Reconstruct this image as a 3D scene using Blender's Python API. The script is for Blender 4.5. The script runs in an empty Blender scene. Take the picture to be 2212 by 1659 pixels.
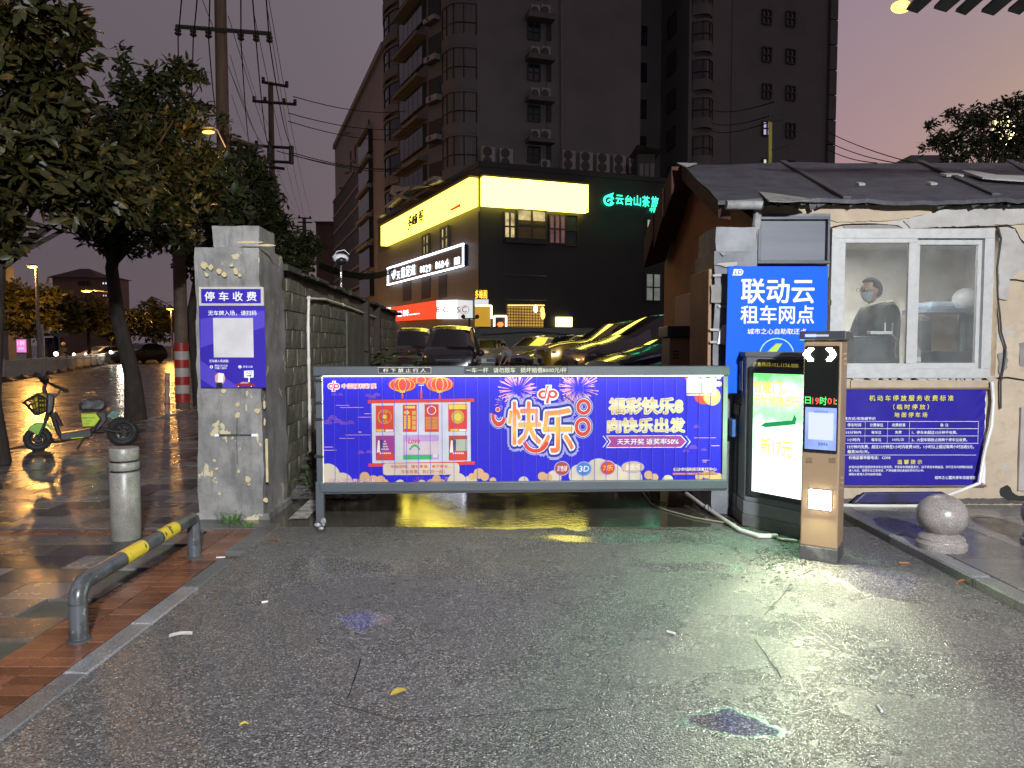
import bpy, bmesh, math, random
import numpy as np
from mathutils import Vector as V, Matrix, noise
R = math.radians
rnd = random.Random(7)
SC = bpy.context.scene
COL = SC.collection

# ------------------------------------------------------------------ camera
CAMZ, TH, FP = 1.5, R(3.05), 1597.6
cam_d = bpy.data.cameras.new('camera'); cam = bpy.data.objects.new('camera', cam_d); COL.objects.link(cam)
cam.location = (0, 0, CAMZ); cam.rotation_euler = (R(90) - TH, 0, 0)
cam_d.sensor_width = 36; cam_d.lens = 26; cam_d.clip_start = .05; cam_d.clip_end = 2000
SC.camera = cam

# ------------------------------------------------------------------ sky: after sunset, mauve, paler and warmer to the right
world = bpy.data.worlds.new('World'); SC.world = world; world.use_nodes = True
wt = world.node_tree; wt.nodes.clear()
def wn(t, **k):
    n = wt.nodes.new(t)
    for a, b in k.items(): setattr(n, a, b)
    return n
wo = wn('ShaderNodeOutputWorld'); bgn = wn('ShaderNodeBackground'); tcn = wn('ShaderNodeTexCoord'); sep = wn('ShaderNodeSeparateXYZ')
wt.links.new(tcn.outputs['Generated'], sep.inputs[0])
at2 = wn('ShaderNodeMath', operation='ARCTAN2'); wt.links.new(sep.outputs['X'], at2.inputs[0]); wt.links.new(sep.outputs['Y'], at2.inputs[1])
mr = wn('ShaderNodeMapRange'); mr.inputs['From Min'].default_value = -3.1416; mr.inputs['From Max'].default_value = 3.1416
wt.links.new(at2.outputs[0], mr.inputs['Value'])
def ramp(tree, stops, interp='LINEAR'):
    n = tree.nodes.new('ShaderNodeValToRGB'); n.color_ramp.interpolation = interp
    e = n.color_ramp.elements
    while len(e) < len(stops): e.new(.5)
    for i, (p, c) in enumerate(stops):
        e[i].position = p; e[i].color = (c[0], c[1], c[2], 1) if hasattr(c, '__len__') else (c, c, c, 1)
    return n
az = lambda d: .5 + d / 360.
hi = ramp(wt, [(0, (.10, .075, .10)), (az(-60), (.118, .095, .115)), (az(-20), (.148, .122, .142)), (az(0), (.185, .148, .168)), (az(24), (.30, .225, .275)), (az(36), (.33, .25, .29)), (az(90), (.22, .17, .20)), (1, (.10, .075, .10))])
lo = ramp(wt, [(0, (.09, .065, .09)), (az(-60), (.085, .065, .085)), (az(-20), (.125, .095, .116)), (az(0), (.20, .145, .165)), (az(22), (.40, .245, .27)), (az(30), (.46, .29, .25)), (az(37), (.56, .38, .22)), (az(60), (.40, .26, .22)), (az(110), (.2, .14, .16)), (1, (.09, .065, .09))])
for r_ in (hi, lo): wt.links.new(mr.outputs[0], r_.inputs[0])
el = wn('ShaderNodeMapRange'); el.inputs['From Min'].default_value = .12; el.inputs['From Max'].default_value = .46; el.interpolation_type = 'SMOOTHSTEP'
wt.links.new(sep.outputs['Z'], el.inputs['Value'])
mx = wn('ShaderNodeMix', data_type='RGBA'); wt.links.new(el.outputs[0], mx.inputs[0]); wt.links.new(lo.outputs[0], mx.inputs[6]); wt.links.new(hi.outputs[0], mx.inputs[7])
sky = wn('ShaderNodeTexSky'); sky.sky_type = 'NISHITA'; sky.sun_disc = False; sky.sun_elevation = R(0); sky.sun_rotation = R(55)
bg2 = wn('ShaderNodeBackground'); bg2.inputs['Strength'].default_value = .012; wt.links.new(sky.outputs[0], bg2.inputs['Color'])
wt.links.new(mx.outputs[2], bgn.inputs['Color']); bgn.inputs['Strength'].default_value = 1.0
add = wn('ShaderNodeAddShader'); wt.links.new(bgn.outputs[0], add.inputs[0]); wt.links.new(bg2.outputs[0], add.inputs[1]); wt.links.new(add.outputs[0], wo.inputs['Surface'])

sun_d = bpy.data.lights.new('afterglow', 'SUN'); sun_d.energy = .03; sun_d.angle = R(20); sun_d.color = (1, .75, .55)
sun = bpy.data.objects.new('afterglow', sun_d); COL.objects.link(sun)
sun.rotation_euler = (V((0, 0, 0)) - V((math.sin(R(55)), math.cos(R(55)), .12))).to_track_quat('-Z', 'Y').to_euler()

SC.view_settings.view_transform = 'Standard'; SC.view_settings.look = 'None'; SC.view_settings.gamma = 1; SC.view_settings.use_curve_mapping = False
SC.view_settings.exposure = 0
SC.render.engine = 'CYCLES'
SC.cycles.use_denoising = True
try: SC.cycles.denoiser = 'OPENIMAGEDENOISE'; SC.cycles.denoising_prefilter = 'ACCURATE'; SC.cycles.denoising_input_passes = 'RGB_ALBEDO_NORMAL'
except Exception: pass
SC.cycles.max_bounces = 6; SC.cycles.diffuse_bounces = 3; SC.cycles.glossy_bounces = 3; SC.cycles.transmission_bounces = 5; SC.cycles.transparent_max_bounces = 8
SC.cycles.sample_clamp_indirect = 4; SC.cycles.caustics_reflective = False; SC.cycles.caustics_refractive = False
SC.cycles.use_light_tree = True

# ------------------------------------------------------------------ geometry helpers
S = 2212 / 4032.
def zz(x0, y0, k): return lambda x, y: ((x0 + x / k) * S, (y0 + y / k) * S)
za, zb, zk, zp, zr = zz(1200, 1400, 2.37), zz(1850, 1400, 2.1067), zz(2600, 1000, 1.3275), zz(700, 800, 1.229), zz(3200, 1450, 1.952)
zw, zi, zs, zq, zt = zz(2500, 600, 1.4439), zz(3150, 850, 2.508), zz(2650, 850, 2.7646), zz(1450, 650, 1.7696), zz(1400, 0, 1.7015)
zu, ze, zf, zg, zh, zj = zz(2500, 0, 1.4439), zz(60, 1440, 4.148), zz(0, 900, 1.746), zz(0, 1000, 3.318), zz(0, 1700, 1.2533), zz(600, 0, 1.843)
def ray(px, py):
    u, v = (px - 1106) / FP, (829.5 - py) / FP
    return V((u, math.cos(TH) + v * math.sin(TH), -math.sin(TH) + v * math.cos(TH)))
CP = V((0, 0, CAMZ))
def at(px, py, Y): r = ray(px, py); return CP + r * (Y / r.y)
def gnd(px, py, z=0): r = ray(px, py); return CP + r * ((z - CAMZ) / r.z)
class Pl:
    def __init__(s, o, r, up=(0, 0, 1)):
        s.o = V(o); s.r = V(r).normalized(); s.up = V(up).normalized(); s.n = s.r.cross(s.up).normalized()
    def uv(s, px, py):
        d = ray(px, py); t = (s.o - CP).dot(s.n) / d.dot(s.n); p = CP + d * t - s.o
        return p.dot(s.r), p.dot(s.up)
    def pt(s, u, v, d=0): return s.o + s.r * u + s.up * v + s.n * d
    def P(s, px, py, d=0): return s.pt(*s.uv(px, py), d)
def pl2(a, b):
    a = V(a); b = V(b); d = b - a; d.z = 0
    return Pl(a, d)

class MB:
    def __init__(s): s.v = []; s.f = []; s.m = []
    def add(s, vs, fs, mi=0):
        k = len(s.v); s.v += [tuple(v) for v in vs]; s.f += [tuple(i + k for i in f) for f in fs]; s.m += [mi] * len(fs); return s
    BF = [(0, 3, 2, 1), (4, 5, 6, 7), (0, 1, 5, 4), (1, 2, 6, 5), (2, 3, 7, 6), (3, 0, 4, 7)]
    def bx(s, x0, x1, y0, y1, z0, z1, mi=0):
        return s.add([(x0, y0, z0), (x1, y0, z0), (x1, y1, z0), (x0, y1, z0), (x0, y0, z1), (x1, y0, z1), (x1, y1, z1), (x0, y1, z1)], s.BF, mi)
    def c(s, x, y, z, sx, sy, sz, mi=0): return s.bx(x - sx / 2, x + sx / 2, y - sy / 2, y + sy / 2, z - sz / 2, z + sz / 2, mi)
    def pb(s, p, u0, u1, v0, v1, d0, d1, mi=0):
        q = [p.pt(u, v, d) for d in (d1, d0) for u, v in ((u0, v0), (u1, v0), (u1, v1), (u0, v1))]
        return s.add(q, [(0, 1, 2, 3), (7, 6, 5, 4), (4, 5, 1, 0), (5, 6, 2, 1), (6, 7, 3, 2), (7, 4, 0, 3)], mi)
    def pxb(s, p, x0, y0, x1, y1, d0, d1, mi=0):      # box on a plane, corners read off the photograph
        a = p.uv(x0, y1); b = p.uv(x1, y0); return s.pb(p, min(a[0], b[0]), max(a[0], b[0]), min(a[1], b[1]), max(a[1], b[1]), d0, d1, mi)
    def poly(s, p, uv, d0, d1=None, mi=0):
        n = len(uv); ar = sum(uv[i][0] * uv[(i + 1) % n][1] - uv[(i + 1) % n][0] * uv[i][1] for i in range(n))
        if ar < 0: uv = uv[::-1]
        if d1 is None: return s.add([p.pt(u, v, d0) for u, v in uv], [tuple(range(n))], mi)
        a = [p.pt(u, v, d1) for u, v in uv] + [p.pt(u, v, d0) for u, v in uv]
        return s.add(a, [tuple(range(n)), tuple(range(2 * n - 1, n - 1, -1))] + [(i, n + i, n + (i + 1) % n, (i + 1) % n) for i in range(n)], mi)
    def ppx(s, p, pts, d0, d1=None, mi=0): return s.poly(p, [p.uv(*q) for q in pts], d0, d1, mi)
    def tube(s, pts, r, seg=8, mi=0, cap=True):
        pts = [V(q) for q in pts]; n = len(pts); rs = r if hasattr(r, '__len__') else [r] * n
        vs = []; ref = None
        for i, q in enumerate(pts):
            t = (pts[min(i + 1, n - 1)] - pts[max(i - 1, 0)]).normalized()
            if ref is None: ref = V((0, 0, 1)) if abs(t.z) < .9 else V((1, 0, 0))
            a = t.cross(ref).normalized(); b = a.cross(t).normalized(); ref = b
            for k in range(seg):
                an = 2 * math.pi * k / seg; vs.append(q + (a * math.cos(an) + b * math.sin(an)) * rs[i])
        fs = [(i * seg + k, i * seg + (k + 1) % seg, (i + 1) * seg + (k + 1) % seg, (i + 1) * seg + k) for i in range(n - 1) for k in range(seg)]
        if cap: fs += [tuple(range(seg))[::-1], tuple(range((n - 1) * seg, n * seg))]
        return s.add(vs, fs, mi)
    def lathe(s, c, prof, seg=24, mi=0, ax=None):
        c = V(c); vs = []
        M = Matrix.Identity(3) if ax is None else V(ax).to_track_quat('Z', 'Y').to_matrix()
        for r, z in prof:
            for k in range(seg):
                a = 2 * math.pi * k / seg; vs.append(c + M @ V((r * math.cos(a), r * math.sin(a), z)))
        n = len(prof); fs = [(i * seg + k, i * seg + (k + 1) % seg, (i + 1) * seg + (k + 1) % seg, (i + 1) * seg + k) for i in range(n - 1) for k in range(seg)]
        fs += [tuple(range(seg))[::-1], tuple(range((n - 1) * seg, n * seg))]
        return s.add(vs, fs, mi)
    def ball(s, c, rx, ry=None, rz=None, seg=12, rings=8, mi=0):
        ry = ry or rx; rz = rz or rx; c = V(c); vs = []; fs = []
        for i in range(1, rings):
            th = math.pi * i / rings
            for k in range(seg):
                a = 2 * math.pi * k / seg; vs.append(c + V((rx * math.sin(th) * math.cos(a), ry * math.sin(th) * math.sin(a), -rz * math.cos(th))))
        vs += [c + V((0, 0, -rz)), c + V((0, 0, rz))]; nb = len(vs) - 2
        for i in range(rings - 2):
            for k in range(seg): fs.append((i * seg + k, i * seg + (k + 1) % seg, (i + 1) * seg + (k + 1) % seg, (i + 1) * seg + k))
        for k in range(seg):
            fs.append((nb, (k + 1) % seg, k)); fs.append((nb + 1, (rings - 2) * seg + k, (rings - 2) * seg + (k + 1) % seg))
        return s.add(vs, fs, mi)
    def build(s, name, mats, parent=None, smooth=False, bevel=0, local=False, seg=2):
        me = bpy.data.meshes.new(name); me.from_pydata(s.v, [], s.f)
        mats = mats if isinstance(mats, (list, tuple)) else [mats]
        for m in mats: me.materials.append(m)
        if len(mats) > 1: me.polygons.foreach_set('material_index', s.m)
        if parent is not None and not local: me.transform(WM(parent).inverted())
        if smooth:
            me.polygons.foreach_set('use_smooth', [True] * len(me.polygons)); me.set_sharp_from_angle(angle=R(40))
        me.update()
        o = bpy.data.objects.new(name, me); COL.objects.link(o)
        if parent is not None: o.parent = parent
        if bevel:
            b = o.modifiers.new('bevel', 'BEVEL'); b.width = bevel; b.segments = seg; b.limit_method = 'ANGLE'; b.angle_limit = R(40); b.harden_normals = False
        return o
def WM(o):
    m = Matrix.LocRotScale(o.location, o.rotation_euler, o.scale)
    return WM(o.parent) @ m if o.parent else m
def tag(o, label, cat, group=None):
    o['label'] = label; o['category'] = cat
    if group: o['group'] = group
    return o
def thing(name, label, cat, loc=(0, 0, 0), group=None, rz=0):
    o = bpy.data.objects.new(name, None); COL.objects.link(o); o.location = loc; o.rotation_euler = (0, 0, rz); o.empty_display_size = .2
    return tag(o, label, cat, group)
def struct(o): o['kind'] = 'structure'; return o
def stuff(o): o['kind'] = 'stuff'; return o
def copy_tree(o, parent=None):
    c = o.copy(); COL.objects.link(c); c.parent = parent
    for ch in list(o.children): copy_tree(ch, c)
    return c
def one(mb, name, mat, label, cat, group=None, loc=None, **k):   # a thing that is one mesh, origin at its base
    a = np.array(mb.v); c = V(loc) if loc is not None else V(((a[:, 0].min() + a[:, 0].max()) / 2, (a[:, 1].min() + a[:, 1].max()) / 2, a[:, 2].min()))
    mb.v = [tuple(V(v) - c) for v in mb.v]; o = mb.build(name, mat, **k); o.location = c
    return tag(o, label, cat, group)

# ------------------------------------------------------------------ materials
def _new(name):
    m = bpy.data.materials.new(name); m.use_nodes = True; t = m.node_tree; b = t.nodes['Principled BSDF']; return m, t, b
def N(t, ty, **k):
    n = t.nodes.new(ty)
    for a, b in k.items():
        if a in n.inputs: n.inputs[a].default_value = b
        else: setattr(n, a, b)
    return n
def L(t, a, b): t.links.new(a, b)
def posn(t, sc=(1, 1, 1)):
    g = N(t, 'ShaderNodeNewGeometry'); m = N(t, 'ShaderNodeMapping'); m.inputs['Scale'].default_value = sc; L(t, g.outputs['Position'], m.inputs[0]); return m.outputs[0]
def tex(t, vec, scale, detail=4, rough=.6, dist=0):
    n = N(t, 'ShaderNodeTexNoise'); n.inputs['Scale'].default_value = scale; n.inputs['Detail'].default_value = detail; n.inputs['Roughness'].default_value = rough; n.inputs['Distortion'].default_value = dist
    L(t, vec, n.inputs['Vector']); return n.outputs['Fac']
def mixc(t, fac, a, b):
    n = N(t, 'ShaderNodeMix', data_type='RGBA')
    if hasattr(fac, 'is_linked'): L(t, fac, n.inputs[0])
    else: n.inputs[0].default_value = fac
    for i, c in ((6, a), (7, b)):
        if hasattr(c, 'is_linked'): L(t, c, n.inputs[i])
        else: n.inputs[i].default_value = (*c, 1)
    return n.outputs[2]
def rampf(t, fac, stops, interp='LINEAR'):
    r = ramp(t, stops, interp); L(t, fac, r.inputs[0]); return r.outputs[0]
def bumpn(t, b, h, strength, dist):
    n = N(t, 'ShaderNodeBump'); n.inputs['Strength'].default_value = strength; n.inputs['Distance'].default_value = dist
    L(t, h, n.inputs['Height']); L(t, n.outputs[0], b.inputs['Normal']); return n
MC = {}
def mat(name, c1, c2=None, scale=6, rough=.6, rough2=None, bump=0, bs=60, bd=.004, metal=0, spec=.5, rand=0, stretch=(1, 1, 1), coat=0, detail=5, lohi=(.35, .65)):
    if name in MC: return MC[name]
    m, t, b = _new(name); MC[name] = m
    b.inputs['Metallic'].default_value = metal; b.inputs['Roughness'].default_value = rough; b.inputs['Specular IOR Level'].default_value = spec; b.inputs['Coat Weight'].default_value = coat
    b.inputs['Coat Roughness'].default_value = .06
    if c2 is None: c2 = tuple(x * .8 for x in c1)
    p = posn(t, stretch); n = tex(t, p, scale, detail)
    f = rampf(t, n, [(lohi[0], 0), (lohi[1], 1)])
    col = mixc(t, f, c1, c2)
    if rand:
        oi = N(t, 'ShaderNodeObjectInfo'); hs = N(t, 'ShaderNodeHueSaturation'); mm = N(t, 'ShaderNodeMapRange'); mm.inputs['To Min'].default_value = 1 - rand; mm.inputs['To Max'].default_value = 1 + rand
        L(t, oi.outputs['Random'], mm.inputs['Value']); L(t, mm.outputs[0], hs.inputs['Value']); L(t, col, hs.inputs['Color']); col = hs.outputs[0]
    L(t, col, b.inputs['Base Color'])
    if rough2 is not None:
        mm = N(t, 'ShaderNodeMapRange'); mm.inputs['From Min'].default_value = .3; mm.inputs['From Max'].default_value = .7; mm.inputs['To Min'].default_value = rough; mm.inputs['To Max'].default_value = rough2
        L(t, tex(t, p, scale * .7 + 1, 3), mm.inputs['Value']); L(t, mm.outputs[0], b.inputs['Roughness'])
    if bump: bumpn(t, b, tex(t, p, bs, 4), bump, bd)
    return m
def emit(name, col, s, base=(.02, .02, .02), vary=0, scale=1.5):
    if name in MC: return MC[name]
    m, t, b = _new(name); MC[name] = m
    b.inputs['Base Color'].default_value = (*base, 1); b.inputs['Emission Color'].default_value = (*col, 1); b.inputs['Emission Strength'].default_value = s
    if vary:
        f = tex(t, posn(t), scale, 3); c = rampf(t, f, [(.3, tuple(x * (1 - vary) for x in col)), (.6, col)]); L(t, c, b.inputs['Emission Color'])
    return m
def glass(name, tint=(.85, .88, .88), rough=.03, mixt=.85, haze=(.36, .36, .36)):
    if name in MC: return MC[name]
    m, t, b = _new(name); MC[name] = m
    tr = N(t, 'ShaderNodeBsdfTransparent'); tr.inputs[0].default_value = (*tint, 1)
    b.inputs['Base Color'].default_value = (*haze, 1); b.inputs['Roughness'].default_value = rough
    ms = N(t, 'ShaderNodeMixShader'); ms.inputs[0].default_value = mixt
    n = rampf(t, tex(t, posn(t), 4, 5), [(.3, mixt - .1), (.7, mixt + .05)]); L(t, n, ms.inputs[0])
    L(t, b.outputs[0], ms.inputs[1]); L(t, tr.outputs[0], ms.inputs[2]); L(t, ms.outputs[0], t.nodes['Material Output'].inputs['Surface'])
    return m

# ------------------------------------------------------------------ lettering (real letter outlines, set flat on their sign)
_TC = {}
def tmesh(s, bold):
    k = (s, bold)
    if k not in _TC:
        cu = bpy.data.curves.new('t', 'FONT'); cu.body = s; cu.offset = bold; cu.resolution_u = 2; cu.dimensions = '2D'; cu.fill_mode = 'BOTH'
        ob = bpy.data.objects.new('t', cu); me = ob.to_mesh()
        _TC[k] = ([tuple(v.co) for v in me.vertices], [tuple(p.vertices) for p in me.polygons])
        ob.to_mesh_clear(); bpy.data.objects.remove(ob); bpy.data.curves.remove(cu)
    return _TC[k]
def text(p, s, box, m, parent, off=.003, bold=.012, name='lettering', outline=None, shear=0):
    x0, y0, x1, y1 = box; a = p.uv(x0, y1); b = p.uv(x1, y0)
    vs, fs = tmesh(s, 0); bold *= .55
    if not vs: return None
    ax = np.array(vs); mn, mxx = ax.min(0), ax.max(0)
    sx = (b[0] - a[0]) / max(mxx[0] - mn[0], 1e-6); sy = (b[1] - a[1]) / max(mxx[1] - mn[1], 1e-6)
    def put(rad, d, nm, mm):      # thicker strokes: shifted copies of the letter, a hair apart in depth
        q = MB(); nc = 0 if rad < .004 else (4 if rad < .028 else (8 if rad < .05 else 14))
        for c in range(nc + 1):
            ox, oy = (0, 0) if c == nc else (rad * math.cos(6.2832 * c / nc + .4), rad * math.sin(6.2832 * c / nc + .4))
            q.add([p.pt(a[0] + (v[0] + ox - mn[0]) * sx + shear * (v[1] - mn[1]) * sy, a[1] + (v[1] + oy - mn[1]) * sy, d + c * 4e-5) for v in vs], [f if ok else f[::-1] for f in fs])
        return q.build(nm, mm, parent)
    ok = True
    if fs:
        f = fs[0]; n = (V(vs[f[1]]) - V(vs[f[0]])).cross(V(vs[f[2]]) - V(vs[f[0]])); ok = n.z >= 0
    if outline:
        for k, (bo, mo) in enumerate(outline): put(bo, off - .0012 * (k + 1), name, mo)
    return put(bold, off, name, m)
def disc(p, px, py, r, m, parent, off, name, ry=None, n=24, a0=0, a1=360, ri=0, k=1):
    u, v = p.uv(px, py); ru = abs(p.uv(px + r, py)[0] - u); rv = abs(p.uv(px, py + (ry or r))[1] - v); q = MB()
    full = a1 - a0 >= 360
    o = [(u + ru * math.cos(R(a0 + (a1 - a0) * i / n)), v + rv * math.sin(R(a0 + (a1 - a0) * i / n))) for i in range(n if full else n + 1)]
    if ri:
        i_ = [(u + ru * ri * math.cos(R(a0 + (a1 - a0) * i / n)), v + rv * ri * math.sin(R(a0 + (a1 - a0) * i / n))) for i in range(n if full else n + 1)]
        for i in range(n): j = (i + 1) % len(o); q.poly(p, [o[i], o[j], i_[j], i_[i]], off)
    else: q.poly(p, o, off)
    return q.build(name, m, parent)
def rect(p, box, m, parent, off, name, d1=None):
    q = MB(); x0, y0, x1, y1 = box; a = p.uv(x0, y1); b = p.uv(x1, y0)
    q.poly(p, [a, (b[0], a[1]), b, (a[0], b[1])], off, d1); return q.build(name, m, parent)
def shape(p, pts, m, parent, off, name, d1=None): return MB().ppx(p, pts, off, d1).build(name, m, parent)
def light(name, ty, loc, e, col, tgt=None, size=.3, **k):
    d = bpy.data.lights.new(name, ty); d.energy = e; d.color = col
    if ty == 'AREA': d.size = size
    else: d.shadow_soft_size = size
    for a, b in k.items(): setattr(d, a, b)
    o = bpy.data.objects.new(name, d); COL.objects.link(o); o.location = loc
    if tgt is not None: o.rotation_euler = (V(tgt) - V(loc)).to_track_quat('-Z', 'Y').to_euler()
    return o
def skinbody(name, joints, edges, radii, m, parent=None, sub=2, root=0):
    me = bpy.data.meshes.new(name); me.from_pydata([tuple(j) for j in joints], edges, []); me.materials.append(m)
    o = bpy.data.objects.new(name, me); COL.objects.link(o)
    if parent is not None: o.parent = parent
    o.modifiers.new('skin', 'SKIN')
    if not me.skin_vertices: 
        bm = bmesh.new(); bm.from_mesh(me); bm.verts.layers.skin.verify(); bm.to_mesh(me); bm.free()
    for i, r in enumerate(radii):
        sv = me.skin_vertices[0].data[i]; sv.radius = r if hasattr(r, '__len__') else (r, r); sv.use_root = (i == root)
    s = o.modifiers.new('sub', 'SUBSURF'); s.levels = sub; s.render_levels = sub
    dg = bpy.context.evaluated_depsgraph_get(); m2 = bpy.data.meshes.new_from_object(o.evaluated_get(dg))
    for q in m2.polygons: q.use_smooth = True
    o.modifiers.clear(); o.data = m2; m2.name = name
    return o
# ================================================================== MATERIALS OF THE PLACE
def asphalt():
    m, t, b = _new('wet_asphalt'); p = posn(t)
    vo = N(t, 'ShaderNodeTexVoronoi'); vo.inputs['Scale'].default_value = 150; L(t, p, vo.inputs['Vector'])
    bw = N(t, 'ShaderNodeSeparateColor'); L(t, vo.outputs['Color'], bw.inputs[0])
    c = rampf(t, bw.outputs[0], [(0, (.045, .043, .042)), (.45, (.10, .095, .092)), (.7, (.16, .153, .148)), (.9, (.26, .25, .24)), (1, (.5, .485, .46))])
    big = tex(t, p, .9, 4); c = mixc(t, rampf(t, big, [(.35, 0), (.7, .3)]), c, (.05, .047, .048))
    fleck = N(t, 'ShaderNodeTexVoronoi'); fleck.inputs['Scale'].default_value = 42; L(t, p, fleck.inputs['Vector'])
    fs = rampf(t, fleck.outputs['Distance'], [(.1, 1), (.16, 0)]); fc = N(t, 'ShaderNodeSeparateColor'); L(t, fleck.outputs['Color'], fc.inputs[0])
    gate = rampf(t, fc.outputs[1], [(.93, 0), (.95, 1)]); mu = N(t, 'ShaderNodeMath', operation='MULTIPLY'); L(t, fs, mu.inputs[0]); L(t, gate, mu.inputs[1])
    c = mixc(t, mu.outputs[0], c, (.62, .60, .55)); L(t, c, b.inputs['Base Color'])
    # puddles: hollows where the water stands smooth
    g = N(t, 'ShaderNodeNewGeometry'); warp = N(t, 'ShaderNodeTexNoise'); warp.inputs['Scale'].default_value = 2.2; warp.inputs['Detail'].default_value = 5; L(t, p, warp.inputs['Vector'])
    wv = N(t, 'ShaderNodeVectorMath', operation='MULTIPLY_ADD'); L(t, warp.outputs['Color'], wv.inputs[0]); wv.inputs[1].default_value = (.55, .55, 0); L(t, p, wv.inputs[2])
    acc = None
    for px, py, rx, ry in ((790, 1352, .15, .17), (1490, 1225, .42, .12), (1905, 1255, .30, .42), (1570, 1560, .30, .13), (1330, 1163, .85, .20), (720, 1225, .6, .35), (1200, 1140, 1.0, .10)):
        q = gnd(px, py); s = N(t, 'ShaderNodeVectorMath', operation='SUBTRACT'); L(t, wv.outputs[0], s.inputs[0]); s.inputs[1].default_value = (q.x + .275, q.y + .275, 0)
        d = N(t, 'ShaderNodeVectorMath', operation='MULTIPLY'); L(t, s.outputs[0], d.inputs[0]); d.inputs[1].default_value = (1 / rx, 1 / ry, 0)
        ln = N(t, 'ShaderNodeVectorMath', operation='LENGTH'); L(t, d.outputs[0], ln.inputs[0])
        r = rampf(t, ln.outputs['Value'], [(.62, 1), (1.0, 0)])
        if acc is None: acc = r
        else:
            mxn = N(t, 'ShaderNodeMath', operation='MAXIMUM'); L(t, acc, mxn.inputs[0]); L(t, r, mxn.inputs[1]); acc = mxn.outputs[0]
    damp = rampf(t, tex(t, p, 1.4, 5, .65), [(.42, .34), (.62, .2)])
    mm = N(t, 'ShaderNodeMix', data_type='FLOAT'); L(t, acc, mm.inputs[0]); L(t, damp, mm.inputs[2]); mm.inputs[3].default_value = .09
    L(t, mm.outputs[0], b.inputs['Roughness'])
    h = N(t, 'ShaderNodeTexVoronoi'); h.inputs['Scale'].default_value = 135; L(t, p, h.inputs['Vector'])
    h2 = tex(t, p, 30, 3); ha = N(t, 'ShaderNodeMath', operation='SUBTRACT'); L(t, h2, ha.inputs[0]); L(t, h.outputs['Distance'], ha.inputs[1])
    bm = bumpn(t, b, ha.outputs[0], .85, .007)
    st = N(t, 'ShaderNodeMapRange'); L(t, acc, st.inputs['Value']); st.inputs['To Min'].default_value = .9; st.inputs['To Max'].default_value = .03; L(t, st.outputs[0], bm.inputs['Strength'])
    b.inputs['Specular IOR Level'].default_value = .55
    return m
M_ASPH = asphalt()
M_STREET = mat('wet_street', (.028, .027, .026), (.05, .047, .045), 1.2, .16, .34, bump=.25, bs=9, bd=.02, spec=.6)
def wetconcrete():
    m, t, b = _new('wet_concrete_yard'); p = posn(t)
    c = mixc(t, rampf(t, tex(t, p, 1.1, 6, .65), [(.3, 0), (.7, 1)]), (.05, .046, .036), (.115, .105, .08))
    c = mixc(t, rampf(t, tex(t, p, 60, 3), [(.4, 0), (.7, .35)]), c, (.03, .028, .025))
    L(t, c, b.inputs['Base Color'])
    L(t, rampf(t, tex(t, p, 2.1, 4), [(.35, .03), (.65, .11)]), b.inputs['Roughness'])
    bumpn(t, b, tex(t, posn(t, (1, 1.6, 1)), 14, 4, .6), .10, .006); b.inputs['Specular IOR Level'].default_value = .9
    return m
M_YARD = wetconcrete()
def slabmat(name, c1, c2, r1=.16, r2=.36, sc=160):
    m, t, b = _new(name); p = posn(t)
    sp = rampf(t, tex(t, p, sc, 2, .7), [(.38, 0), (.62, 1)])
    c = mixc(t, sp, c1, c2); c = mixc(t, rampf(t, tex(t, p, 1.7, 5), [(.35, 0), (.7, .5)]), c, tuple(x * .45 for x in c1))
    oi = N(t, 'ShaderNodeObjectInfo'); hs = N(t, 'ShaderNodeHueSaturation'); mm = N(t, 'ShaderNodeMapRange'); mm.inputs['To Min'].default_value = .6; mm.inputs['To Max'].default_value = 1.35
    L(t, oi.outputs['Random'], mm.inputs['Value']); L(t, mm.outputs[0], hs.inputs['Value']); L(t, c, hs.inputs['Color']); L(t, hs.outputs[0], b.inputs['Base Color'])
    L(t, rampf(t, tex(t, p, 2.6, 4), [(.35, r1), (.65, r2)]), b.inputs['Roughness']); bumpn(t, b, tex(t, p, 90, 3), .3, .003); b.inputs['Specular IOR Level'].default_value = .55
    return m
M_SLAB = slabmat('grey_granite_slab', (.10, .095, .09), (.21, .20, .19)); M_SLABB = slabmat('brown_slab', (.11, .085, .068), (.19, .15, .12))
M_SLABD = slabmat('dark_slab', (.035, .033, .034), (.065, .06, .06), .14, .3)
M_BRICK = slabmat('red_paving_brick', (.13, .05, .026), (.19, .078, .042), .2, .4, 90)
M_KERB = slabmat('granite_kerb', (.09, .09, .095), (.30, .30, .30), .25, .42, 130)
M_SLABR = slabmat('pale_granite_slab', (.12, .12, .115), (.24, .235, .22), .16, .36, 150)
def granite(name, c1, c2, sc=200):
    m, t, b = _new(name); p = posn(t)
    c = mixc(t, rampf(t, tex(t, p, sc, 2, .8), [(.4, 0), (.6, 1)]), c1, c2); c = mixc(t, rampf(t, tex(t, p, 7, 5), [(.4, 0), (.75, .6)]), c, tuple(x * .5 for x in c1))
    L(t, c, b.inputs['Base Color']); b.inputs['Roughness'].default_value = .38; bumpn(t, b, tex(t, p, 120, 3), .2, .002); return m
M_GRAN = granite('granite', (.12, .115, .10), (.36, .34, .30)); M_GRANP = granite('polished_granite', (.17, .155, .145), (.40, .36, .34), 150); MC['polished_granite'] = M_GRANP
M_GRANP.node_tree.nodes['Principled BSDF'].inputs['Roughness'].default_value = .3
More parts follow.
